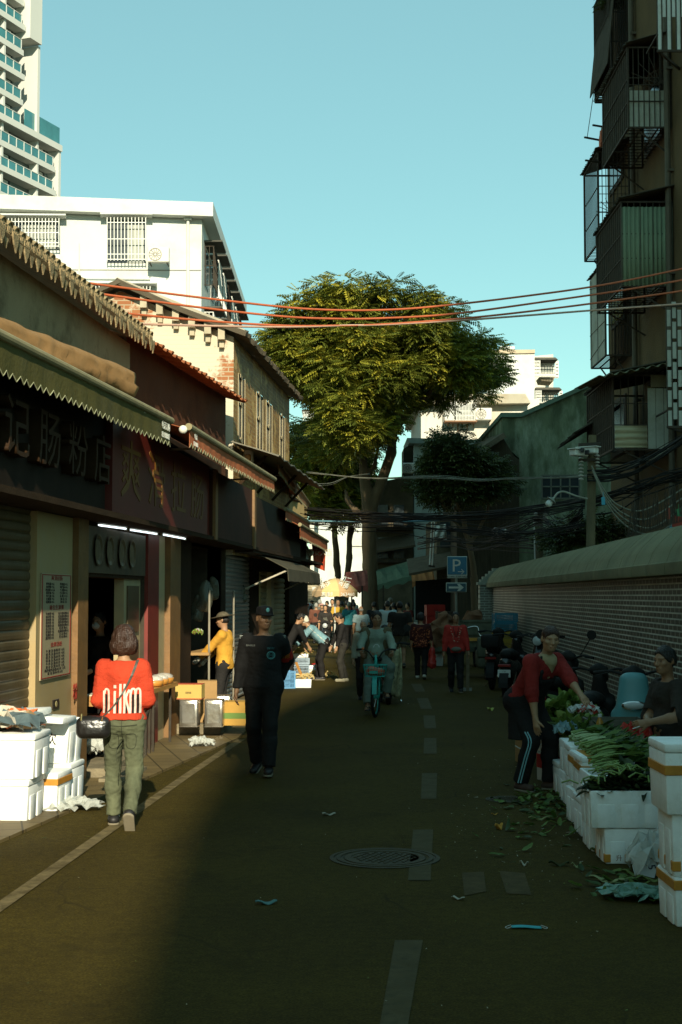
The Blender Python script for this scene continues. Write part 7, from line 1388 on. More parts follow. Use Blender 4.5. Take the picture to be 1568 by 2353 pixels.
def stalks(name, label, c, rx, ry, n, mats, ln, seed, flat=.05, r=.008):
	rg = random.Random(seed); t = thing(name, label, 'vegetables', c)
	for mi, mt in enumerate(mats):
		m = MB()
		for k in range(n // len(mats)):
			o = V((rg.gauss(0, rx * .45), rg.gauss(0, ry * .45), abs(rg.gauss(0, flat)))); a = rg.uniform(0, 6.28); d = V((cos(a), sin(a), rg.uniform(-.1, .3))) * ln * rg.uniform(.5, 1); m.tube([o - d * .5, o + V((0, 0, .02)), o + d * .5], r * rg.uniform(.6, 1.3), 5)
		m.build('stalks', mt, t, world=False)
	return t
STK = M('straw_stalk', (.42, .28, .08), .8, .25, 9); STK2 = M('pale_stalk', (.55, .42, .18), .8, .2, 9); GRN1 = M('fresh_stem_green', (.16, .22, .04), .6, .25, 9)
stalks('stalk_heap', 'heap of straw coloured stalks on the foam tray by the old woman', V((p.x, p.y + .25, .56)), .28, .2, 170, [STK, STK2, GRN1], .35, 2, .05); stalks('stalk_heap', 'spill of dry stalks and roots on the road beside the small foam box', V((p3.x + .15, p3.y - .15, .03)), .35, .2, 150, [STK, STK2], .3, 5, .05); stalks('root_bundle', 'pale root bundle resting on the small stained foam box', V((p2.x, p2.y + .12, .19)), .16, .12, 60, [STK2], .25, 6, .03, .014)
m = MB(); m.bar(V((p2.x - .12, p2.y + .1, .50)), V((p2.x + .02, p2.y - .02, .18)), .06, .02); tag(m.build('wooden_stick', WOODC), 'flat wooden stick leaning on the small stained foam box', 'stick')
p = gb(731, 1552); t = thing('shopping_bag', 'red shopping bag on the ground at the feet of the old woman', 'bag', p); solid([sbox(p + V((0, .1, .13)), (.15, .08, .13), rd=.03)], .02, 'bag', M('red_bag_cloth', (.36, .03, .02), .7, .2), t, noise=.02); m = MB(); m.tube([p + V((-.06, .1, .25)), p + V((-.04, .1, .36)), p + V((.04, .1, .36)), p + V((.06, .1, .25))], .01, 6); m.build('handle', M('red_bag_cloth', (.36, .03, .02)), t)
p = P(993, 1500, 31.2); t = thing('shopping_bag', 'long red plastic bag dangling from the hand of the floral blouse woman', 'bag', (p.x, 31.2, .3)); solid([cap((p.x, 31.2, .32), (p.x + .005, 31.2, .62), .10, .065), cap((p.x + .005, 31.2, .6), (p.x, 31.2, .88), .05, .012)], .018, 'bag', M('red_thin_plastic', (.42, .03, .02), .4, .15), t, noise=.02)
# ---- umbrella
ud = 47.0; c = P(770, 1352, ud); t = thing('umbrella', 'big yellow and orange market umbrella lettered with advertising', 'umbrella', (c.x, ud, 0)); U1 = M('umbrella_yellow', (.58, .45, .20), .7, .08, 3); U2 = M('umbrella_orange', (.50, .32, .17), .7, .08, 3); rt = P(717, 1368, ud); Rr = (P(823, 1368, ud).x - rt.x) / 2; zt = P(770, 1331, ud).z; zb_ = P(770, 1360, ud).z
for k in range(8):
	m = MB(); a0, a1 = 2 * pi * k / 8 + .2, 2 * pi * (k + 1) / 8 + .2; rows = []
	for i in range(9):
		f = i / 8; row = []
		for j in range(7): a = a0 + (a1 - a0) * j / 6; sc = Rr * f * (1 - .05 * sin(pi * j / 6) * f); row.append(V((c.x + sc * cos(a), ud + sc * sin(a), zt + .02 - (zt - zb_) * (f ** 1.8))))
		rows.append(row)
	rows.append([p - V((0, 0, .18 - .02 * sin(j * 1.5))) for j, p in enumerate(rows[-1])]); m.grid(rows, .008); m.build('panel', U1 if k % 2 else U2, t)
m = MB(); m.tube([(c.x, ud, 0), (c.x, ud, zt + .08)], .03, 8); m.build('pole', M('white_conduit', (.5, .5, .44)), t)
text('惠康隆81063460', .155, frame((c.x + .1, ud - Rr * .955, zb_ - .09), V((1, 0, 0)), UP), M('white_print', (.7, .7, .62)), 'lettering', t, .004, 1.0)
for sx, s_ in ((-.72, '中考\n承诺'), (.66, '初二\n直播')): a = V((c.x + sx * Rr * .62, ud - Rr * .66, zb_ + .30)); text(s_, .22, frame(a, V((1, -sx * .9, -sx * .35)), V((sx * .2, .55, 1))), M('white_print', (.7, .7, .62)), 'lettering', t, .004)
# ================================================================ the foam box stall
R_ = [((2.02, 9.98, 0), (.45, .36, .24), 0, 'bottom foam box with an orange taped foot at the front of the stall', dict(lid=False, tape=.04)), ((1.97, 9.98, .242), (.545, .38, .255), 0, 'open foam box filled with dark leafy greens at the front of the stall', dict(opened=True, lid=False)),
      ((2.10, 8.16, 0), (.52, .40, .27), .02, 'lowest box of the front corner foam stack', dict(tape=.23)), ((2.10, 8.15, .272), (.53, .40, .345), -.02, 'middle box of the front corner foam stack with a low orange tape', dict(lid=False, tape=.06)), ((2.07, 8.13, .618), (.56, .42, .39), .0, 'top box of the front corner foam stack with orange printed tape', dict(tape=.245, ribs=False))]
for loc, size, rz, l, k in R_: foam_box(V(loc), size, rz, l, **k)
wd = ['first', 'second', 'third', 'fourth', 'fifth', 'sixth']
for k in range(6):
	d = 10.48 + k * .56; x = 2.06 + .085 * (d - 10.4); hb1 = .27 + .02 * (k % 2)
	foam_box(V((x, d, 0)), (.56 + .03 * (k % 3), .44, hb1), .03 * (k % 3 - 1), wd[k] + ' lower foam box behind the front open box of the stall', lid=bool(k % 2), tape=None)
	if k < 5: foam_box(V((x + .01 * (k % 2), d + .02, hb1 + .003)), (.57 + .02 * (k % 2), .45, .27), -.03 * (k % 2), wd[k] + ' upper foam box behind the front open box of the stall', opened=(k == 0), lid=(k in (1, 3)), tape=.22 if k in (1, 2) else None)
for k in range(3): foam_box(V((2.62 + .03 * k, 10.7 + k * .62, 0)), (.46, .46, .46 - .03 * k), .05 * k, ['front', 'middle', 'rear'][k] + ' foam box in the inner row beside the seated seller', lid=True)
for (x, y, z, w_, rx, rz, l) in ((2.05, 11.05, .57, .5, (.05, .10), .1, 'thin foam tray with orange tape under the choy'), (2.62, 11.0, .50, .5, (.0, -.06), .2, 'flat foam lid lying beside the choy heap'), (2.70, 10.55, .495, .42, (.03, -.1), -.3, 'broken foam lid lying near the seated seller'), (2.64, 11.62, .46, .4, (-.02, .1), .5, 'small foam lid tucked behind the red bag')):
	t = thing('foam_slab', l, 'foam lid', (x, y, z), rz, 'foam lids'); t.rotation_euler = (*rx, rz); m = MB(); m.box((0, 0, 0), (w_, .38, .045), r=.012, seg=2); m.build('slab', FOAM, t, world=False, angle=35)
	if 'orange' in l: m = MB(); m.box((-w_ * .3, 0, .0), (.1, .386, .05)); m.build('tape', TAPE, t, world=False)
carton(V((2.17, 14.15, 0)), (.36, .36, .40), .25, 'white carton with a bold red pattern at the far foot of the stall', M('white_carton', (.48, .47, .40), .7, .08, 3), band=(.48, .34, M('red_carton_print', (.32, .025, .02), .6, .1)))
t = thing('stall_board', 'plywood board laid on boxes carrying the lettuces', 'board', (2.35, 14.2, .5)); m = MB(); m.box((2.36, 14.35, .52), (.80, 1.5, .025), rz=.08); m.build('panel', CARD, t); m = MB(); m.box((2.6, 14.9, .255), (.4, .5, .50)); m.box((2.5, 14.1, .47), (.3, .3, .07)); m.build('support', CARD, t)
carton(V((1.98, 15.6, 0)), (.06, .5, .52), .1, 'flattened carton standing upright behind the vegetable seller', CARD)
LV = leafmat('choy_leaf', (.024, .050, .010), (.065, .12, .020), (.15, .23, .05)); LVD = leafmat('dark_greens_leaf', (.010, .017, .007), (.026, .042, .014), (.07, .10, .03)); LVL = leafmat('lettuce_leaf', (.06, .11, .016), (.16, .24, .04), (.34, .42, .12)); STW = M('choy_stem', (.34, .42, .20), .5, .2, 12); STG = M('choy_stem_green', (.17, .25, .06), .5, .25, 12)
def leafsheets(name, mat, items, parent, seed, curl=.5):     # items: (base, direction, up, length, width)
	rg = random.Random(seed); m = MB(); tn = []
	for b, d, u, L_, W_ in items:
		d = V(d).normalized(); s_ = d.cross(V(u)); s_ = s_.normalized() if s_.length > .01 else d.orthogonal().normalized(); n_ = s_.cross(d); rows = []; c_ = rg.uniform(-curl, curl); f0 = rg.uniform(0, 6); tw_ = rg.uniform(-.4, .4)
		for i in range(6):
			f = i / 5; wd_ = W_ * (sin(pi * min(1, .12 + f * .85)) ** .7); p = V(b) + d * L_ * f + n_ * (c_ * L_ * f * f - .05 * L_ * f); rows.append([p + s_ * (wd_ * e) + n_ * (abs(e) * .35 * wd_ + .14 * wd_ * sin(f0 + i * 2.1 + e * 3) + tw_ * e * wd_ * f) for e in (-1, -.5, 0, .5, 1)])
		k = len(m.f); m.grid(rows); tn += [rg.random()] * (len(m.f) - k)
	o = m.build(name, mat, parent, smooth=True); a = o.data.attributes.new('tone', 'FLOAT', 'FACE'); a.data.foreach_set('value', tn); return o
rg = random.Random(3)
# dark leafy greens heaped in the open front box
t = thing('leafy_greens', 'heap of dark leafy greens in the open front foam box', 'vegetables', (1.97, 10.0, .45)); it = []
for k in range(420):
	x, y = rg.gauss(0, .14), rg.gauss(0, .10); x = max(-.22, min(.23, x)); y = max(-.12, min(.15, y)); h = .50 + .16 * math.exp(-((x - .02) / .16) ** 2 - (y / .14) ** 2) * rg.uniform(.3, 1); a = rg.uniform(0, 6.28); it.append((V((1.97 + x, 9.98 + y, h - .03)), V((cos(a), sin(a), rg.uniform(-.3, .7))), V((0, 0, 1)), rg.uniform(.07, .14), rg.uniform(.018, .04)))
leafsheets('leaves', LVD, it, t, 5); m = MB()
for k in range(60): x, y = rg.gauss(0, .15), rg.gauss(0, .09); a = rg.uniform(0, 6.28); p = V((1.97 + x, 9.97 + y, .52 + .12 * math.exp(-(x / .16) ** 2))); m.tube([p, p + V((cos(a) * .06, sin(a) * .06, .02)), p + V((cos(a) * .12, sin(a) * .12, rg.uniform(-.03, .02)))], .006, 5)
m.build('stems', STG, t)
# choy bundles: stems towards the street, leaves towards the wall
for k in range(7):
	y0 = 10.55 + k * .30; zt_ = .60 + .035 * (k % 2) + .02 * sin(k); x0 = 1.90 + .02 * sin(k * 2) + .085 * (y0 - 10.4) - .04; t = thing('choy_bundle', 'bundle of long stemmed choy, ' + ['first from the dark greens', 'second from the dark greens', 'third from the dark greens', 'fourth from the dark greens', 'fifth from the dark greens', 'sixth from the dark greens', 'last one before the lettuces'][k], 'vegetables', (x0, y0, zt_), 0, 'choy bundles on the stall'); m = MB(); m2 = MB(); it = []
	for j in range(40):
		y = y0 + rg.gauss(0, .09); z = zt_ + rg.uniform(-.03, .06) - .25 * abs(y - y0) ** 1.5; xa = x0 + rg.uniform(-.04, .05); L_ = rg.uniform(.22, .34); yb = y + rg.uniform(-.06, .06); q = [V((xa, y, z)), V((xa + L_ * .4, (y + yb) / 2, z + .025)), V((xa + L_, yb, z + rg.uniform(-.01, .03)))]; (m if j % 4 else m2).tube(spline(q, 3), [.0085, .008, .007, .006, .005, .0045, .004], 5)
		for e in range(4): it.append((q[0].lerp(q[2], rg.uniform(.42, 1)) + V((0, 0, .012)), V((1, rg.uniform(-.7, .7), rg.uniform(-.35, .25))), V((0, rg.uniform(-.5, .5), 1)), rg.uniform(.09, .19), rg.uniform(.018, .040)))
	m.build('stems', STW if k > 2 else STG, t); m2.build('green_stems', STG, t); leafsheets('leaves', LV, it, t, 20 + k)
# lettuces
for k, (x, y, z, r, l) in enumerate(((2.16, 13.55, .56, .16, 'lettuce head touching the choy bundles'), (2.42, 13.75, .57, .17, 'pale lettuce lying before the scooter plate'), (2.22, 14.05, .60, .17, 'bright green lettuce in the middle of the heap'), (2.46, 14.3, .62, .17, 'lettuce at the back of the heap by the white packet'), (2.18, 14.5, .66, .18, 'topmost lettuce behind the arm of the seller'), (2.35, 14.72, .74, .17, 'highest pale lettuce of the heap'), (2.05, 14.15, .52, .13, 'dark leafed lettuce at the street edge of the heap'))):
	t = thing('lettuce', l, 'lettuce', (x, y, z), 0, 'lettuces on the stall'); it = []; ax = V((rg.uniform(-1, 1), rg.uniform(-1, .2), rg.uniform(.1, .8))).normalized()
	for j in range(75): d = (V((rg.gauss(0, 1), rg.gauss(0, 1), rg.gauss(0, .8))).normalized() + ax * .9).normalized(); it.append((V((x, y, z)) - ax * r * .5 + V((rg.gauss(0, .02), rg.gauss(0, .02), 0)), d, d.cross(ax.cross(d)) * -1 if d.cross(ax).length > .05 else V((0, 0, 1)), r * rg.uniform(.7, 1.15), r * rg.uniform(.2, .36)))
	leafsheets('leaves', LVL if k != 6 else LV, it, t, 40 + k, .8)
t = thing('leafy_greens', 'blue wrapped bunch of curly greens between lettuce and choy', 'vegetables', (2.2, 13.2, .6)); it = []
for j in range(70): a = rg.uniform(0, 6.28); it.append((V((2.22 + rg.gauss(0, .08), 13.2 + rg.gauss(0, .1), .58)), V((cos(a), sin(a), rg.uniform(.2, 1))), V((0, 0, 1)), rg.uniform(.08, .16), rg.uniform(.02, .045)))
leafsheets('leaves', LV, it, t, 77); crumple(V((2.05, 13.1, .56)), .12, 3, [M('pale_blue_plastic', (.20, .33, .35), .3, .2, alpha=.7)], 'plastic_wrap', 'pale blue plastic wrapped round the curly greens', 'plastic wrap', .8, 15)
# bottle, bag, tray, packet
p = P(1379, 1652, 12.6); t = thing('bottle', 'small plastic bottle of amber drink with a pale cap', 'bottle', (p.x, 12.6, .57)); Bm = Matrix.Translation((p.x, 12.6, .57)); m = MB(); m.lathe([(.03, 0), (.034, .01), (.034, .12), (.03, .15), (.016, .175), (.015, .19)], 16, M=Bm); m.build('bottle', M('amber_drink', (.35, .17, .03), .12, .1), t, smooth=True); m = MB(); m.lathe([(.018, .19), (.018, .215)], 14, M=Bm); m.build('cap', M('cap_white', (.5, .52, .5), .4, .05), t); m = MB(); m.lathe([(.0350, .05), (.0350, .105)], 16, M=Bm, cap=False); m.build('label', M('bottle_label', (.42, .30, .12), .5, .3, 20), t)
t = crumple(V((2.62, 12.15, .50)), .27, 5, [M('red_bag_plastic', (.42, .025, .015), .4, .15, 6)], 'plastic_bag', 'folded bright red plastic bag in front of the seated man', 'plastic bag', .75, 8, .8); carton(V((2.64, 12.2, 0)), (.5, .5, .5), .1, 'brown box under the red plastic bag', CARD)
t = thing('tray', 'shallow grey metal tray before the teal scooter', 'tray', (2.52, 13.3, .62)); m = MB(); m.box((2.55, 13.35, .62), (.52, .42, .014)); [m.box((2.55 + sx * .26, 13.35, .65), (.014, .42, .06)) for sx in (-1, 1)]; [m.box((2.55, 13.35 + sy * .21, .65), (.52, .014, .06)) for sy in (-1, 1)]; m.build('pan', M('grey_tray', (.13, .125, .09), .5, .2, 5, metal=.4), t); m = MB(); m.box((2.58, 13.4, .305), (.42, .36, .61)); m.build('stand', CARD, t)
crumple(V((2.40, 13.95, .66)), .13, 3, [M('white_packet', (.55, .57, .53), .4, .1), M('red_stripe_packet', (.4, .05, .03), .4, .1)], 'packet', 'white packet with a red stripe by the scooter plate', 'packet', .7, 17)
t = thing('basket', 'brown woven basket stool with a foam lid seat under the seated man', 'basket', (2.78, 11.9, 0)); BSK = bpy.data.materials.new('brown_weave'); BSK.use_nodes = True; n_ = BSK.node_tree; ck = n_.nodes.new('ShaderNodeTexChecker'); ck.inputs['Scale'].default_value = 55; ck.inputs['Color1'].default_value = (.10, .05, .025, 1); ck.inputs['Color2'].default_value = (.22, .17, .09, 1); ge = n_.nodes.new('ShaderNodeNewGeometry'); n_.links.new(ge.outputs['Position'], ck.inputs[0]); n_.links.new(ck.outputs[0], n_.nodes['Principled BSDF'].inputs['Base Color'])
m = MB(); m.box((2.80, 11.95, .23), (.50, .46, .455), r=.02); m.build('weave', BSK, t); m = MB(); m.box((2.80, 11.93, .485), (.56, .5, .05), rz=.1, r=.014, seg=2); m.build('seat', FOAM, t)
# ---- the two stallholders
h0 = -2.45
def toloc(W, base, rz, S): p = V(W) - V(base); return Matrix.Rotation(-rz, 3, 'Z') @ p / S
base = V((1.80, 13.55, 0)); HH = 1.68; S_ = HH / 1.7; T_ = lambda x, y, z: tuple(toloc((x, y, z), base, h0, S_))
O = person('vegetable seller in a red cardigan and black apron bending over the stall', base, h0, HH, .008, dict(hz=.84, py=-.10, lean=.62, feet=((-.13, .10, .08, -.2), (.13, -.02, .08, .2)), kn=((-.05, 1, 0), (.05, 1, 0)), hands=(T_(2.26, 12.95, .80), T_(1.80, 13.20, .62)), el=((-.6, -.3, -.6), (.3, -1, -.4)), hyaw=-.55, pitch=.10, curl=(.15, .35), palm=((0, 0, -1), (-1, 0, 0))), (cloth('crimson_cardigan', (.21, .018, .014), bump=.6, bs=30), '34', -.02, .018, 'cardigan'), (BLACKC, 'long', .022), M('brown_slip_shoe', (.07, .045, .035), .7, .2, 8), ('bun', HAIRR), M('seller_skin', (.33, .19, .10), .55, .08, 6), True, True, 1.1)
pl, s_, r_, f_ = O['pel'], O['s'], O['r'], O['f']
ap = [cap(pl + s_ * .05 + f_ * .03, pl + s_ * .33 + f_ * .045, .135, .115, k=.03, w=1.25, s=r_), cap(pl + f_ * .05, pl + f_ * .08 - V((0, 0, .40)), .15, .17, k=.04, w=1.35, s=r_), dict(t='cut', c=tuple(pl + s_ * .36), n=tuple(s_), r=.25), dict(t='cut', c=tuple(pl - V((0, 0, .36))), n=(0, 0, -1), r=.45), dict(t='cut', c=tuple(pl - f_ * .03), n=tuple(-f_), r=.6)]
O['sol'](ap, .010, 'apron', BLACKC, nz=.006); m = MB()
ht = [pl - V((0, 0, .352)) + f_ * .06 + r_ * (.215 * sin(a)) + f_ * (.16 * cos(a)) for a in [(-1.3 + 2.6 * j / 12) for j in range(13)]]; m.tube([p * O['S'] for p in ht], .005, 5); m.build('apron_hem', PALEP_, O['root'], world=False)
for sx in (-1, 1): O['sol']([cap(O['nb'] + r_ * .075 * sx + f_ * .02, O['nb'] + r_ * .10 * sx + f_ * .10 - s_ * .10, .020), cap(O['nb'] + r_ * .10 * sx + f_ * .10 - s_ * .10, pl + s_ * .33 + f_ * .14 + r_ * .09 * sx, .016), cap(O['nb'] + r_ * .075 * sx + f_ * .02, O['nb'] + r_ * .09 * sx - s_ * .12 - f_ * .10, .018)], .009, 'apron_strap', BLACKC)
O['sol']([cap(O['nb'] - r_ * .04 + f_ * .03 - s_ * .01, O['nb'] + r_ * .04 + f_ * .03 - s_ * .01, .058), cap(O['nb'] + f_ * .07 - s_ * .02, O['nb'] + f_ * .105 - s_ * .14, .050, .035, k=.03, w=1.3, s=r_)], .009, 'collar', cloth('beige_collar', (.34, .26, .14), bump=.5), nz=.004)
m = MB()
for e in (-.012, .012):
	k0, k1 = O['kne'][1] , O['ank'][1]; sd_ = (r_ * .55 + V((0, 0, 0)) + f_ * .45); sd_ = V((sd_.x, sd_.y, 0)).normalized(); q = [O['hip'][1].lerp(k0, .75) + sd_ * .098, k0 + sd_ * .088, k0.lerp(k1, .4) + sd_ * .086, k1 + sd_ * .078]; t2 = sd_.cross(V((0, 0, 1))); m.tube([(p + t2 * e) * O['S'] for p in spline(q, 4)], .0065, 5)
m.build('trouser_stripe', M('pale_teal_stripe', (.22, .46, .50), .6, .05), O['root'], world=False)
base = V((2.79, 11.93, 0)); h1 = pi / 2 + .25; HH = 1.66; S_ = HH / 1.7; T_ = lambda x, y, z: tuple(toloc((x, y, z), base, h1, S_))
O = person('man in a dark tee sitting on a basket and smoking beside the brick wall', base, h1, HH, .008, dict(hz=.62, py=0, lean=.12, feet=((-.13, .40, .08, -.1), (.17, .36, .08, .1)), kn=((-.3, 1, .6), (.25, 1, .6)), hands=(T_(2.50, 11.62, .80), T_(2.53, 11.82, .80)), el=((-.9, -.5, -.5), (.9, -.4, -.3)), hyaw=.35, pitch=.12, curl=(.7, .7), palm=((1, 0, -.4), (-1, 0, -.4))), (cloth('umber_tee', (.030, .024, .018), .2), 'half', -.02, .02), (DKTR, 'long', .02), SHOEB, ('short', HAIRB), SKIN2, True, True, 1.08, .03)
m = MB(); w0 = O['wri'][0] * O['S'] + V((0, .08, -.03)); m.tube([w0, w0 + V((.01, .06, -.02))], .004, 6); o = m.build('cigarette', M('paper_white', (.6, .6, .55), .8, .02), O['root'], world=False)
# ================================================================ bicycles, scooters, carts, car
RUB = M('tyre_rubber', (.016, .015, .013), .8, .2, 10); TEALB = M('teal_bike_paint', (.008, .26, .21), .35, .08, 4); BLKP = M('black_scooter_paint', (.014, .013, .012), .25, .15, 4, spec=.6); BLKR = M('matt_black_plastic', (.018, .017, .015), .6, .15, 8); CHR = M('chrome', (.55, .55, .52), .18, .1, 5, metal=1); REDL = M('red_lamp', (.20, .012, .010), .25, .1); PLW = M('plate_white', (.55, .57, .52), .45, .05)
def wheel(t, c, r, tw, rim, spokes=0, M0=None):          # wheel in local yz plane at c
	c = V(c); X = V((1, 0, 0)); rot = M0 or Matrix.Identity(3)
	ring = lambda rr, n=28, x=0: [c + rot @ V((x, rr * cos(2 * pi * k / n), rr * sin(2 * pi * k / n))) for k in range(n)]
	m = MB(); m.tube(ring(r - tw), tw, 10, closed=True); wo = m.build('wheel', RUB, t, world=False, smooth=True)
	m = MB(); m.tube(ring(r - 2 * tw - .006), .010 if spokes else .03, 6, closed=True); m.build('rim', rim, wo, world=False)
	m = MB()
	if spokes:
		for k in range(spokes): a = 2 * pi * k / spokes; m.tube([c + rot @ V((.02 * (-1) ** k, .02 * cos(a + .5), .02 * sin(a + .5))), c + rot @ V((0, (r - 2 * tw) * cos(a), (r - 2 * tw) * sin(a)))], .0025, 4)
	else:
		for k in range(5): a = 2 * pi * k / 5; m.bar(c, c + rot @ V((0, (r - 2 * tw) * cos(a), (r - 2 * tw) * sin(a))), .04, .03)
	m.build('spokes' if spokes else 'hub_arms', CHR if spokes else rim, wo, world=False); m = MB(); m.tube([c + rot @ V((-.05, 0, 0)), c + rot @ V((.05, 0, 0))], .03, 12); m.build('hub', TEALB if rim is TEALB else BLKR, wo, world=False)
# teal shared bicycle (front towards us)
t = thing('bicycle', 'teal step-through bicycle with a front basket ridden by the old man', 'bicycle', (BX, 22.0, 0), pi - .07)
steer = Matrix.Rotation(-.12, 3, 'Z')
wheel(t, (0, .53, .30), .30, .024, TEALB, 24, steer); wheel(t, (0, -.50, .30), .30, .024, TEALB, 24)
m = MB(); hd = [V((0, .33, .80)), V((0, .40, .55))]; m.tube([V((0, .30, .92)), hd[0], hd[1]], .024, 10); m.tube(spline([hd[0] + V((0, -.02, -.05)), V((0, .15, .48)), V((0, -.02, .34)), V((0, -.12, .30))], 6), .036, 10); m.tube(spline([V((0, -.12, .30)), V((0, -.20, .50)), V((0, -.25, .78))], 4), .028, 10)
for sx in (-1, 1):
	m.tube([hd[1] + V((.05 * sx, .01, .02)), V((.055 * sx, .45, .45)), V((.055 * sx, .53, .30))], .015, 8); m.tube([V((.03 * sx, -.14, .30)), V((.055 * sx, -.50, .30))], .014, 8); m.tube([V((.03 * sx, -.22, .62)), V((.055 * sx, -.50, .30))], .012, 8)
m.build('frame', TEALB, t, world=False, smooth=True)
m = MB()
for c, a0, a1 in ((V((0, .53, .30)), .2, 2.3), (V((0, -.50, .30)), .5, 3.0)): m.grid([[c + V((x, .325 * cos(a0 + (a1 - a0) * k / 12), .325 * sin(a0 + (a1 - a0) * k / 12))) for x in (-.035, 0, .035)] for k in range(13)], .005)
m.build('mudguard', TEALB, t, world=False); m = MB(); m.tube(spline([V((-.29, .20, 1.00)), V((-.20, .23, 1.01)), V((-.11, .31, .97)), V((-.04, .32, .88)), V((0, .31, .90)), V((.04, .32, .88)), V((.11, .31, .97)), V((.20, .23, 1.01)), V((.29, .20, 1.00))], 5), .012, 8); m.build('handlebar', BLKR, t, world=False, smooth=True)
m = MB()
for sx in (-1, 1): m.tube([V((.19 * sx, .235, 1.01)), V((.30 * sx, .195, 1.00))], .017, 10)
m.build('grip', BLKR, t, world=False); m = MB(); m.box((.20, .25, 1.02), (.04, .05, .04), r=.01); m.build('bell', ORP, t, world=False)
m = MB(); cb = V((0, .52, .70)); rim_ = lambda z, a, b: [cb + V((x, y, z)) for x, y in ((-a, -b), (a, -b), (a, b), (-a, b))]
for z, a, b in ((.085, .175, .12), (.03, .165, .11), (-.03, .155, .105), (-.085, .145, .10)): m.tube(rim_(z, a, b), .0075 if z in (.085, -.085) else .0045, 6, closed=True)
for k in range(9): f = -1 + k / 4; [m.tube([cb + V((.175 * f, .12 * sy, .085)), cb + V((.145 * f, .10 * sy, -.085))], .0042, 5) for sy in (-1, 1)]
for k in range(6): f = -1 + k / 2.5; [m.tube([cb + V((.175 * sx, .12 * f, .085)), cb + V((.145 * sx, .10 * f, -.085))], .0042, 5) for sx in (-1, 1)]
for k in range(5): m.tube([cb + V((-.145, -.1 + .05 * k, -.085)), cb + V((.145, -.1 + .05 * k, -.085))], .005, 5)
m.box(cb + V((.02, .115, -.02)), (.12, .006, .045)); bk_ = m.build('basket', TEALB, t, world=False)
m = MB(); m.box((0, -.28, .84), (.15, .27, .06), r=.028, seg=2); m.build('saddle', BLKR, t, world=False); m = MB(); m.box((0, .60, .535), (.05, .05, .06), r=.012); m.build('headlight', M('lamp_glass', (.42, .44, .42), .2, .05), t, world=False)
m = MB(); m.tube([V((-.10, -.12, .30)), V((.10, -.12, .30))], .015, 8); m.bar((.09, -.12, .30), (.09, -.02, .18), .02); m.bar((-.09, -.12, .30), (-.09, -.22, .42), .02); m.build('crank', STEEL, t, world=False); m = MB(); m.box((.14, .0, .17), (.10, .07, .02)); m.box((-.14, -.24, .43), (.10, .07, .02)); m.build('pedal', BLKR, t, world=False)
p = Matrix.Rotation(pi - .07, 3, 'Z') @ (cb + V((0, 0, -.03))) + V((BX, 22, 0)); o = solid([ell(p + V((-.04, 0, .02)), (.10, .08, .07), k=.02), ell(p + V((.06, 0, .01)), (.08, .07, .06), k=.02)], .012, 'fruit_bag', M('orange_red_bag', (.42, .085, .03), .45, .2, 9), noise=.012); tag(o, 'orange red bag of fruit lying in the teal bicycle basket', 'bag')
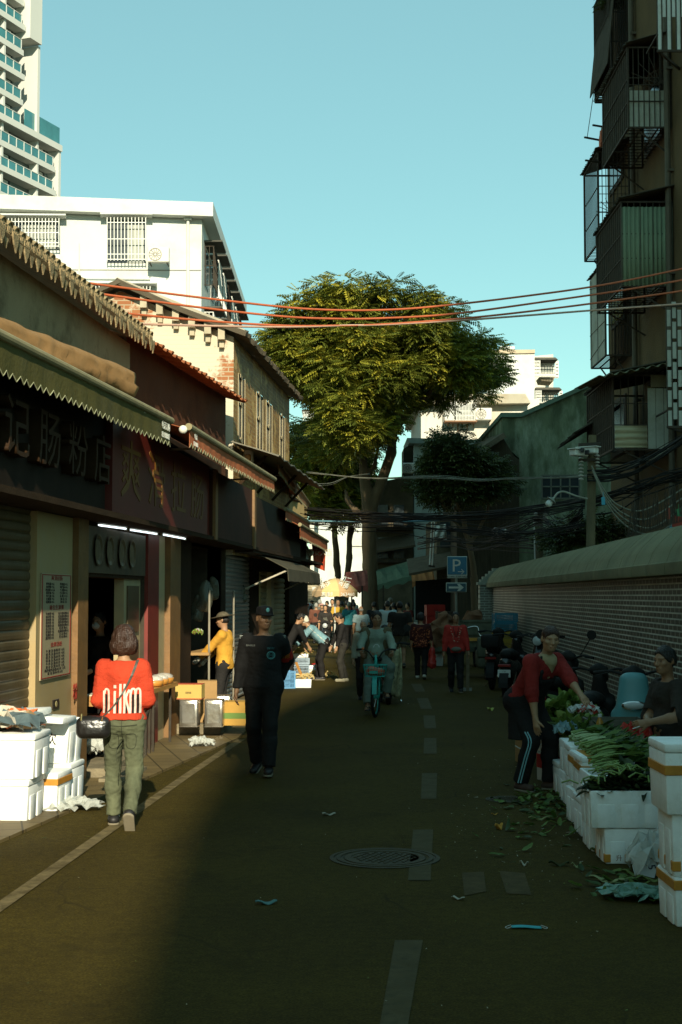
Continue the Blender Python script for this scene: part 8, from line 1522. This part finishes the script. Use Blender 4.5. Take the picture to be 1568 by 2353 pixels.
def scooter(loc, rz, body, label, plate=None, head='round', shield=(.16, .30), box=False, mirrors=True, seatm=None, sz=.50, scale=1.0, name='scooter', headz=.92):
	t = thing(name, label, 'scooter', loc, rz); sd = lambda pr, n, m_, vx=.014: solid([{k: (tuple(q * scale for q in v) if k in ('a', 'b', 'c', 'r') and isinstance(v, tuple) else v * scale if k in ('ra', 'rb') else v) for k, v in p.items()} for p in pr], vx, n, m_, t, world=False)
	wheel(t, V((0, .60, .23)) * scale, .23 * scale, .045, BLKR); wheel(t, V((0, -.55, .23)) * scale, .23 * scale, .048, BLKR)
	w, h = shield
	sd([cap((-w * .55, .40, .32), (-w * .75, .34, .62), .05, .06, k=.06), cap((w * .55, .40, .32), (w * .75, .34, .62), .05, .06, k=.06), *([sbox((0, .40, sz), (w, .035, h * .75), rd=.03, k=.06)] if head == 'round' else [cap((-w * .62, .40, sz - .24), (-w * .34, .36, sz + .24), .075, .06, k=.06), cap((w * .62, .40, sz - .24), (w * .34, .36, sz + .24), .075, .06, k=.06), cap((0, .42, sz - .25), (0, .37, sz + .25), .085, .065, k=.06, w=1.3, s=(1, 0, 0))]), cap((0, .38, .68), (0, .30, .92), .09, .05, k=.06, w=1.3, s=(1, 0, 0)), cap((-.06, .62, .46), (.06, .62, .46), .055, k=.06), cap((0, .66, .44), (0, .50, .50), .06, .05, k=.04)], 'front_shield', body)
	sd([sbox((0, .10, .27), (.14, .26, .045), rd=.03, k=.04), cap((0, -.05, .30), (0, -.20, .52), .10, .13, k=.06, w=1.2, s=(1, 0, 0)), cap((0, -.20, .50), (0, -.62, .60), .13, .08, k=.06, w=1.25, s=(1, 0, 0)), cap((0, -.45, .45), (0, -.62, .50), .10, .06, k=.06, w=1.3, s=(1, 0, 0))], 'rear_body', body)
	sd([cap((0, -.02, .70), (0, -.35, .72), .075, .085, k=.04, w=1.5, s=(1, 0, 0)), cap((0, -.35, .72), (0, -.58, .73), .085, .07, k=.04, w=1.4, s=(1, 0, 0))], 'seat', seatm or BLKR)
	m = MB(); T = scale
	for sx in (-1, 1): m.tube([V((.07 * sx, .36, .60)) * T, V((.075 * sx, .60, .23)) * T], .018, 8); m.tube([V((.10 * sx, -.30, .45)) * T, V((.10 * sx, -.55, .23)) * T], .022, 8)
	m.tube([V((.14, .05, .18)) * T, V((-.05, .1, .2)) * T, V((-.22, .12, .02)) * T], .012, 6); m.tube([V((.13, -.30, .22)) * T, V((.15, -.75, .26)) * T], .032, 10); m.build('fork', CHR, t, world=False)
	m = MB(); m.tube(spline([V((-.34, .20, 1.00)) * T, V((-.2, .26, 1.02)) * T, V((0, .30, .97)) * T, V((.2, .26, 1.02)) * T, V((.34, .20, 1.00)) * T], 5), .013, 8); hb = m.build('handlebar', BLKR, t, world=False); m = MB()
	for sx in (-1, 1): m.tube([V((.24 * sx, .245, 1.015)) * T, V((.36 * sx, .19, 1.0)) * T], .020, 10); m.tube([V((.22 * sx, .29, 1.01)) * T, V((.34 * sx, .27, .98)) * T], .006, 5)
	m.build('grip', BLKR, hb, world=False); sd([cap((-.06, .30, 1.0), (.06, .30, 1.0), .05, k=.03), cap((0, .34, .97), (0, .30, 1.02), .06, k=.03)], 'dashboard', BLKR)
	if head == 'round': Th = Matrix.Translation(V((0, .44, headz)) * T) @ Matrix.Rotation(-pi / 2, 4, 'X'); m = MB(); m.lathe([(.05, -.08), (.085, -.02), (.09, .02), (.078, .03)], 20, M=Th); ho = m.build('headlight', BLKR, t, world=False, smooth=True); m = MB(); m.lathe([(.076, .031), (.06, .042), (0, .05)], 20, M=Th, cap=False); m.build('lens', M('lamp_glass', (.42, .44, .42)), ho, world=False, smooth=True)
	else: ho = sd([ell((0, .495, .72), (.115, .034, .048), k=.01)], 'headlight', CHR, .008); sd([ell((0, .518, .72), (.095, .020, .034), k=.01)], 'lens', M('lamp_glass', (.42, .44, .42)), .007)
	if mirrors:
		m = MB()
		for sx in (-1, 1): m.tube([V((.17 * sx, .27, 1.02)) * T, V((.26 * sx, .26, 1.16)) * T, V((.30 * sx, .25, 1.22)) * T], .007, 6); m.lathe([(.0, -.008), (.06, -.006), (.062, .004), (.055, .008), (0, .008)], 16, M=Matrix.Translation(V((.32 * sx, .25, 1.27)) * T) @ Matrix.Rotation(pi / 2, 4, 'X'))
		m.build('mirror', BLKR, t, world=False)
	m = MB(); m.box(V((0, -.715, .56)) * T, (.20 * T, .03, .05), r=.01); m.build('tail_light', REDL, t, world=False); m = MB(); m.grid([[V((x, -.55 + .29 * cos(a), .23 + .29 * sin(a))) * T for x in (-.07, 0, .07)] for a in [.9 + k * .25 for k in range(10)]], .01); m.build('mudguard', BLKR, t, world=False)
	if plate: m = MB(); m.box(V((0, -.745, .44)) * T, (.22, .012, .13), r=.004); po = m.build('plate', PLW, t, world=False); text(plate, .055, Matrix.Translation(V((0, -.745, .43)) * T + V((0, -.0075, 0))) @ Matrix.Rotation(pi / 2, 4, 'X'), INK, 'plate_lettering', None, .0006, 1.0).parent = po; text('广东', .03, Matrix.Translation(V((0, -.745, .43)) * T + V((0, -.0075, .045))) @ Matrix.Rotation(pi / 2, 4, 'X'), INK, 'plate_lettering', None, .0006).parent = po
	if box: m = MB(); m.box(V((0, -.66, .86)) * T, (.36, .30, .26), r=.05, seg=3); m.build('top_box', BLKR, t, world=False, angle=50)
	return t
pm = at(1178, 25.2); scooter(V((pm.x, 25.2, 0)), -.30, BLKP, 'black scooter with a white number plate parked backwards by the brick wall', 'R27030', scale=1.12, mirrors=False)
pm = at(1228, 24.2); scooter(V((3.36, 23.6, 0)), pi - .35, BLKP, 'black motorbike with a round headlamp parked against the brick wall behind the seller', None, scale=1.15, name='motorbike', headz=.95, mirrors=False)
pm = at(1138, 28.5); scooter(V((3.08, 28.3, 0)), -.25, BLKP, 'black scooter with a top box parked beside the cargo tricycle', None, scale=1.1, box=True, mirrors=False)
scooter(V((2.72, 17.8, 0)), -.5, BLKR, 'dark scooter with a round mirror half hidden behind the vegetable seller', None, scale=1.05)
scooter(V((2.78, 15.6, 0)), -.3, BLKR, 'dark scooter under a black net with a pale plate behind the lettuces', '2038A', scale=1.0, mirrors=False)
TEALS = M('teal_scooter_paint', (.09, .26, .27), .4, .08, 2, spec=.5)
scooter(V((2.93, 14.35, 0)), pi - .18, TEALS, 'teal scooter with a broad front shield and oval lamp facing us beside the seated man', None, 'oval', (.20, .40), mirrors=False, sz=.70, scale=1.06)
pm = at(893, 24.2); scooter(V((pm.x + .02, 24.6, 0)), pi - .05, BLKP, 'dark electric tricycle just behind the teal bicycle', None, scale=1.0, name='electric_tricycle')
t = thing('quilt_apron', 'pale floral quilted leg guard hanging from the electric tricycle', 'quilt', P(913, 1545, 24)); m = MB(); q = [P(896, 1508, 23.9), P(917, 1492, 24.1), P(926, 1530, 24.1), P(920, 1600, 24.1), P(901, 1590, 23.9), P(897, 1550, 23.9)]; rows = []
for i in range(11): f = i / 10; v = 1500 + 96 * f; ua, ub = 898 + 2 * sin(f * 5), 922 + 5 * sin(f * 3.0) - 4 * f; rows.append([P(ua + (ub - ua) * j / 6, v + 4 * j * (f - .5), 24 + .05 * sin(j * 1.6 + f * 4)) for j in range(7)])
m.grid(rows, .02); m.build('quilt', M('floral_quilt', (.30, .28, .16), .85, .55, 14, .8, 12, dirt=(.12, .13, .06), dscale=16), t, smooth=True)
pm = at(748, 46); scooter(V((pm.x, 45.5, 0)), pi, BLKP, 'motorbike ridden by the young man in the dark printed tee', None, scale=.95, name='motorbike')
# grey cargo tricycle
GREYS = M('dented_grey_steel', (.115, .125, .085), .6, .3, 4, .3, 18, metal=.3, dirt=(.07, .07, .05), dscale=3)
pm = at(1112, 31.5); t = thing('cargo_tricycle', 'battered grey cargo tricycle with a high box parked before the brick pier', 'cargo tricycle', (pm.x, 31.5, 0), pi); m = MB(); m.box((0, -.6, .72), (1.05, 1.2, .06)); m.box((0, -.03, .98), (1.05, .04, .52)); m.box((0, -1.2, .98), (1.05, .04, .52)); [m.box((.525 * s_, -.6, .98), (.04, 1.13, .52)) for s_ in (-1, 1)]
for s_ in (-1, 1): m.bar((.53 * s_, 0, .5), (.53 * s_, 0, 1.28), .05); m.bar((.53 * s_, 0, 1.26), (.53 * s_, -1.2, 1.26), .05)
m.bar((-.53, .0, 1.26), (.53, 0, 1.26), .05); m.box((0, .02, 1.08), (.85, .03, .25)); m.build('cargo_box', GREYS, t, world=False); m = MB(); m.box((0, .30, .45), (.42, .4, .42), r=.08, seg=3); m.box((0, .5, .70), (.40, .08, .45), r=.04, seg=2); m.build('front_cowl', GREYS, t, world=False, angle=50)
wheel(t, (0, .62, .26), .26, .04, BLKR); wheel(t, (.5, -.7, .28), .28, .045, BLKR); wheel(t, (-.5, -.7, .28), .28, .045, BLKR)
m = MB(); m.tube(spline([V((-.38, .28, 1.12)), V((-.18, .36, 1.14)), V((-.12, .42, .95)), V((.12, .42, .95)), V((.18, .36, 1.14)), V((.38, .28, 1.12))], 5), .016, 8); m.tube([V((0, .42, .95)), V((0, .55, .55))], .025, 8); m.build('handlebar', CHR, t, world=False); m = MB(); m.box((0, .06, .86), (.75, .02, .07)); m.build('amber_strip', M('amber_plastic', (.6, .28, .04)), t, world=False); m = MB(); m.box((0, .1, .70), (.32, .35, .08), r=.03); m.build('saddle', BLKR, t, world=False)
cz = 1.06; c0 = at(1163, 29.5)
for k, (mt, l) in enumerate(((YELC, 'lower yellow crate stacked beside the brick wall'), (YELC, 'upper yellow crate under the teal crates beside the brick wall'), (TEALC, 'lower teal crate on the yellow crates by the brick wall'), (TEALC, 'topmost teal crate of the stack by the brick wall'))): crate(V((c0.x + .01 * (k % 2), 29.8, .70 + k * .192)), (.46, .36, .185), .06 * (k % 2), l, mt)
t = thing('handcart', 'low steel cart carrying the stacked yellow and teal crates', 'cart', (c0.x, 29.8, 0)); m = MB(); m.box((c0.x, 29.8, .665), (.55, .6, .05)); m.box((c0.x, 29.8, .40), (.5, .5, .40)); m.build('body', GREYS, t); m = MB(); [m.tube([(c0.x + .28 * s_, 29.7, .19), (c0.x + .32 * s_, 29.7, .19)], .19, 16) for s_ in (-1, 1)]; m.build('wheel', RUB, t)
# walking stick / wooden leg standing by the woman in red
p = G(1075, 1588); t = thing('wooden_post', 'thin wooden post standing on the road beside the woman in red', 'post', p); m = MB(); m.bar(p, p + V((.01, 0, .92)), .07, .06); m.build('post', M('worn_grey_wood', (.20, .16, .10), .85, .25, 6), t); m = MB(); m.box(p + V((0, 0, .03)), (.16, .05, .06)); m.build('foot', M('grey_foot', (.3, .3, .27), .8, .2), t)
# tarpaulin covered stall cart, red cartons, pale boxes
TARB = M('brown_tarp_cover', (.17, .085, .045), .85, .25, 3, .8, 8); pm = at(1040, 36); t = thing('covered_cart', 'market cart draped with crumpled brown tarpaulins behind the woman in red', 'cart', (pm.x, 37, 0)); x0 = pm.x
solid([cap((x0 - .35, 37, .75), (x0 - .15, 37, 1.15), .35, .22, k=.15), cap((x0 + .4, 37, .8), (x0 + .62, 37, 1.2), .38, .25, k=.15), sbox((x0, 37, .8), (.75, .45, .2), rd=.1, k=.1), cap((x0 - .3, 36.8, .6), (x0 + .5, 36.8, .65), .2, .25, k=.1)], .04, 'tarpaulin', TARB, t, noise=.13, nf=5); m = MB(); m.box((x0, 37, .45), (1.5, .9, .12)); m.build('bed', GREYS, t)
for s_ in (-.62, .62): m = MB(); m.tube([V((x0 + s_, 36.4, .36 + .0)) + V((0, .30 * cos(2 * pi * k / 24), .30 * sin(2 * pi * k / 24))) for k in range(24)], .05, 8, closed=True); m.build('wheel', RUB, t)
for k in range(2): carton(V((at(1000, 38).x + .02 * k, 38.4, .98 + .30 * k)), (.42 if k == 0 else .5, .4, .29), .1 * k, ['lower red printed carton stacked behind the tarpaulin cart', 'upper red printed carton with pale writing behind the tarpaulin cart'][k], M('red_printed_carton', (.30, .022, .015), .6, .15, 5), ink='喜福')
carton(V((at(1000, 38).x, 38.4, 0)), (.55, .5, .97), .0, 'dark base carton under the red printed cartons', CARD); carton(V((at(1022, 37.5).x, 37.6, 1.2)), (.4, .3, .2), .3, 'dark tilted box on top of the tarpaulin cart', M('dark_box', (.05, .04, .03), .8, .2))
pb = G(1003, 1530); foam_box(V((pb.x, pb.y, 0)), (.32, .3, .42), .1, 'white foam box on the road between the floral and the red blouse', lid=True, ribs=False); pb = G(990, 1520); t = foam_box(V((pb.x - .02, pb.y + .3, 0)), (.12, .3, .5), .1, 'narrow white foam box leaning upright behind the red shopping bag', lid=False, ribs=False, tilt=(0, .15))
# parked car at the end of the lane
CARP = M('black_car_paint', (.015, .015, .016), .2, .1, 2, spec=.7); pm = at(682, 60); t = thing('parked_car', 'dark hatchback seen from behind at the end of the lit lane', 'car', (pm.x, 60, 0)); x0 = pm.x
solid([sbox((x0, 61.5, .72), (.86, 2.0, .35), rd=.18, k=.1), cap((x0 - .45, 60.6, 1.2), (x0 + .45, 60.6, 1.2), .25, k=.2), cap((x0 - .45, 62, 1.25), (x0 + .45, 62, 1.25), .25, k=.2)], .07, 'body', CARP, t); m = MB(); m.box((x0, 59.95, 1.20), (1.15, .5, .34), r=.08); m.build('rear_window', DG, t); m = MB(); m.box((x0, 59.72, 1.45), (.5, .1, .05)); [m.box((x0 + .66 * s_, 59.56, .85), (.26, .2, .14), r=.04) for s_ in (-1, 1)]; m.build('tail_light', M('lit_red_lamp', (.55, .03, .02), .3, .1), t); m = MB(); m.box((x0, 59.48, .62), (.45, .04, .14)); m.build('plate', PLW, t)
for s_ in (-1, 1): m = MB(); m.tube([(x0 + .75 * s_, 60.3, .32), (x0 + .9 * s_, 60.3, .32)], .32, 18); m.build('wheel', RUB, t)
# ================================================================ litter on the road
def sheet(u, v, w_, h_, mat, name, label, cat, rz=0.0, bend=.015, seed=0, tip=0):
	p = G(u, v); rg = random.Random(seed + int(u)); m = MB(); rows = []
	for i in range(6):
		row = []
		for j in range(8):
			x, y = (j / 7 - .5) * w_, (i / 5 - .5) * h_ * (1 - tip * abs(j / 7 - .5) * 1.8); row.append(V((p.x + x * cos(rz) - y * sin(rz), p.y + x * sin(rz) + y * cos(rz), .008 + bend * (.8 + sin(j * 1.1 + rg.random()) + .6 * sin(i * 1.7 + j)) * .6)))
		rows.append(row)
	m.grid(rows, .002); o = m.build(name, mat, None, smooth=True); return tag(o, label, cat)
MASK = M('teal_face_mask', (.07, .38, .42), .8, .08, 20)
p = G(1210, 2134); t = thing('face_mask', 'discarded teal face mask lying on the road', 'face mask', (p.x, p.y, 0), -.05); m = MB(); rows = []
for i in range(5): rows.append([V(((j / 9 - .5) * .165, (i / 4 - .5) * .05, .010 + .003 * sin(j * .5) + .004 * (i % 2))) for j in range(10)])
m.grid(rows, .004); m.build('panel', MASK, t, world=False, smooth=True); m = MB()
for s_ in (-1, 1): m.tube(spline([V((.082 * s_, -.02, .014)), V((.105 * s_, -.035, .008)), V((.115 * s_, .0, .006)), V((.095 * s_, .02, .01)), V((.082 * s_, .02, .014))], 4), .0022, 5)
m.build('ear_loop', M('white_loop', (.5, .5, .46), .8), t, world=False)
LFA = M('wilted_leaf', (.14, .17, .05), .7, .3, 12); LFB = M('dark_wilted_leaf', (.045, .055, .022), .7, .3, 12); LFC = M('pale_leaf_scrap', (.26, .28, .13), .7, .25, 12); PEEL = M('orange_peel', (.50, .26, .05), .6, .2, 10); PAP = M('paper_scrap', (.38, .36, .28), .8, .15, 10)
sheet(1128, 1633, .09, .10, M('yellow_green_packet', (.38, .40, .08), .4, .15, 8), 'drink_packet', 'flattened yellow green packet lying on the road between bicycle and seller', 'packet', .2, .03)
sheet(1147, 1906, .07, .07, PEEL, 'orange_peel', 'larger scrap of orange peel on the road', 'peel', .4, .03, 3, 1); sheet(1137, 1874, .06, .03, PEEL, 'orange_peel', 'small sliver of orange peel on the road', 'peel', .1, .01, 5, 1)
sheet(756, 1874, .11, .05, PAP, 'paper_scrap', 'pale paper scrap beyond the large manhole cover', 'paper', .1, .012, 4); sheet(612, 2078, .13, .07, M('teal_scrap', (.10, .22, .21), .6, .2), 'plastic_scrap', 'teal plastic scrap on the dark road beside the centre dashes', 'scrap', .1, .012, 6, .6); sheet(1053, 2068, .08, .03, PAP, 'paper_scrap', 'thin pale scrap in front of the road patches', 'paper', -.5, .01, 7)
for k, (u, v, l, h, mt, lab) in enumerate(((1395, 2028, .24, .07, LFC, 'pale torn cabbage leaf near the foot of the boxes'), (1455, 2012, .16, .06, LFA, 'curled leaf beside the price tag bag'), (1500, 2026, .20, .07, LFA, 'limp leaf by the front corner stack'), (1420, 2058, .22, .04, LFA, 'long leaf stalk before the corner stack'), (1285, 1990, .14, .07, LFB, 'dark leaf clump on the road before the stall'), (1325, 1994, .07, .04, LFC, 'pale leaf tip before the stall'), (1240, 1885, .17, .016, LFC, 'thin pale stalk lying across the road'), (1282, 1895, .15, .02, LFA, 'thin green stalk near the stall boxes'), (1300, 1865, .12, .05, LFA, 'curled green leaf by the stall boxes'), (1200, 1850, .20, .05, LFB, 'dark leaf over the small manhole cover'), (1265, 1842, .25, .06, LFB, 'spread of wilted leaf at the feet of the seller'), (1228, 1832, .14, .03, LFC, 'pale stalk at the feet of the seller'), (1300, 1832, .20, .06, LFA, 'broad leaf at the edge of the stall boxes'), (1205, 1990, .06, .03, PAP, 'tiny pale scrap behind the road patches'), (1140, 1840, .10, .04, LFB, 'dark scrap between the two manhole covers'), (1376, 1960, .12, .05, LFA, 'leaf tucked against the orange taped foot of the front box'))): sheet(u, v, l, h, mt, 'leaf_scrap', lab, 'leaf', (k * 1.3) % 1.2 - .6, .02, k, .8)['group'] = 'leaf scraps round the stall'
# fine debris nobody would count
m = MB(); rg = random.Random(5)
for k in range(700):
	if k < 520: u, v = rg.gauss(1230, 110), rg.gauss(1870, 75)
	else: u, v = rg.uniform(60, 1500), rg.uniform(1600, 2330)
	if v < 1600 or u > 1330 and v < 1960: continue
	p = G(u, v); a = rg.uniform(0, 3.14); l = rg.choice((.006, .008, .010, .014, .04 if v < 2000 else .012)) * rg.uniform(.6, 1.2) * (1.6 if v < 1750 else 1); w_ = rg.uniform(.003, .007); d = V((cos(a), sin(a), 0)) * l / 2; s_ = V((-sin(a), cos(a), 0)) * w_ / 2; z = V((0, 0, .007)); m.cm = rg.choice((0, 1, 1, 2)); m.quad(p - d - s_ + z, p + d - s_ + z, p + d + s_ + z * 1.6, p - d + s_ + z)
tag(m.build('litter', [PAP, LFB, LFA]), kind='stuff')
# price tag bag at the boxes
p = G(1490, 2016); crumple(p + V((.05, .12, .0)), .20, 4, [CLR], 'plastic_bag', 'clear plastic bag holding a price card at the foot of the front boxes', 'plastic bag', .9, 41); t = thing('price_card', 'white card marked 1.5 in a clear bag at the foot of the boxes', 'price card', p); m = MB(); Tm = Matrix.Translation(p + V((.0, .0, .085))) @ Matrix.Rotation(.25, 4, 'Y') @ Matrix.Rotation(-.35, 4, 'X'); m.add([(-.055, 0, -.08), (.055, 0, -.08), (.075, 0, .09), (-.02, 0, .09), (-.055, .006, -.08), (.055, .006, -.08), (.075, .006, .09), (-.02, .006, .09)], [(0, 1, 2, 3), (7, 6, 5, 4), (0, 4, 5, 1), (1, 5, 6, 2), (2, 6, 7, 3), (3, 7, 4, 0)], Tm); m.build('card', M('card_white', (.55, .57, .54), .7, .05), t); text('1.5', .075, Tm @ Matrix.Translation((.015, -.003, .01)) @ Matrix.Rotation(pi / 2, 4, 'X') @ Matrix.Rotation(-1.2, 4, 'Z'), M('blue_black_ink', (.02, .03, .05), .6), 'lettering', t, .001)
p = G(1475, 2068); crumple(p, .20, 4, [M('green_tinted_plastic', (.18, .34, .27), .2, .2, 6, alpha=.75)], 'plastic_bag', 'crumpled green plastic bag on the road before the corner stack', 'plastic bag', .3, 44, 1.3)
p = gb(258, 1812); crumple(p, .05, 2, [BLP], 'packet_scrap', 'small blue packet scrap by the broken step', 'scrap', .5, 51)
rg = random.Random(12); it = []
for k in range(190):
	u, v = (rg.gauss(1262, 45), rg.gauss(1843, 17)) if k < 95 else (rg.gauss(1445, 48), rg.gauss(2030, 20)) if k < 150 else (rg.gauss(1250, 80), rg.gauss(1900, 45))
	if u > 1338 and v < 1965: continue
	p = G(u, v); a = rg.uniform(0, 6.28); it.append((p + V((0, 0, .012)), V((cos(a), sin(a), rg.uniform(-.02, .18))), V((rg.uniform(-.3, .3), rg.uniform(-.3, .3), 1)), rg.uniform(.05, .13), rg.uniform(.012, .035)))
tag(leafsheets('leaf_litter', LV, it, None, 91, .6), kind='stuff')
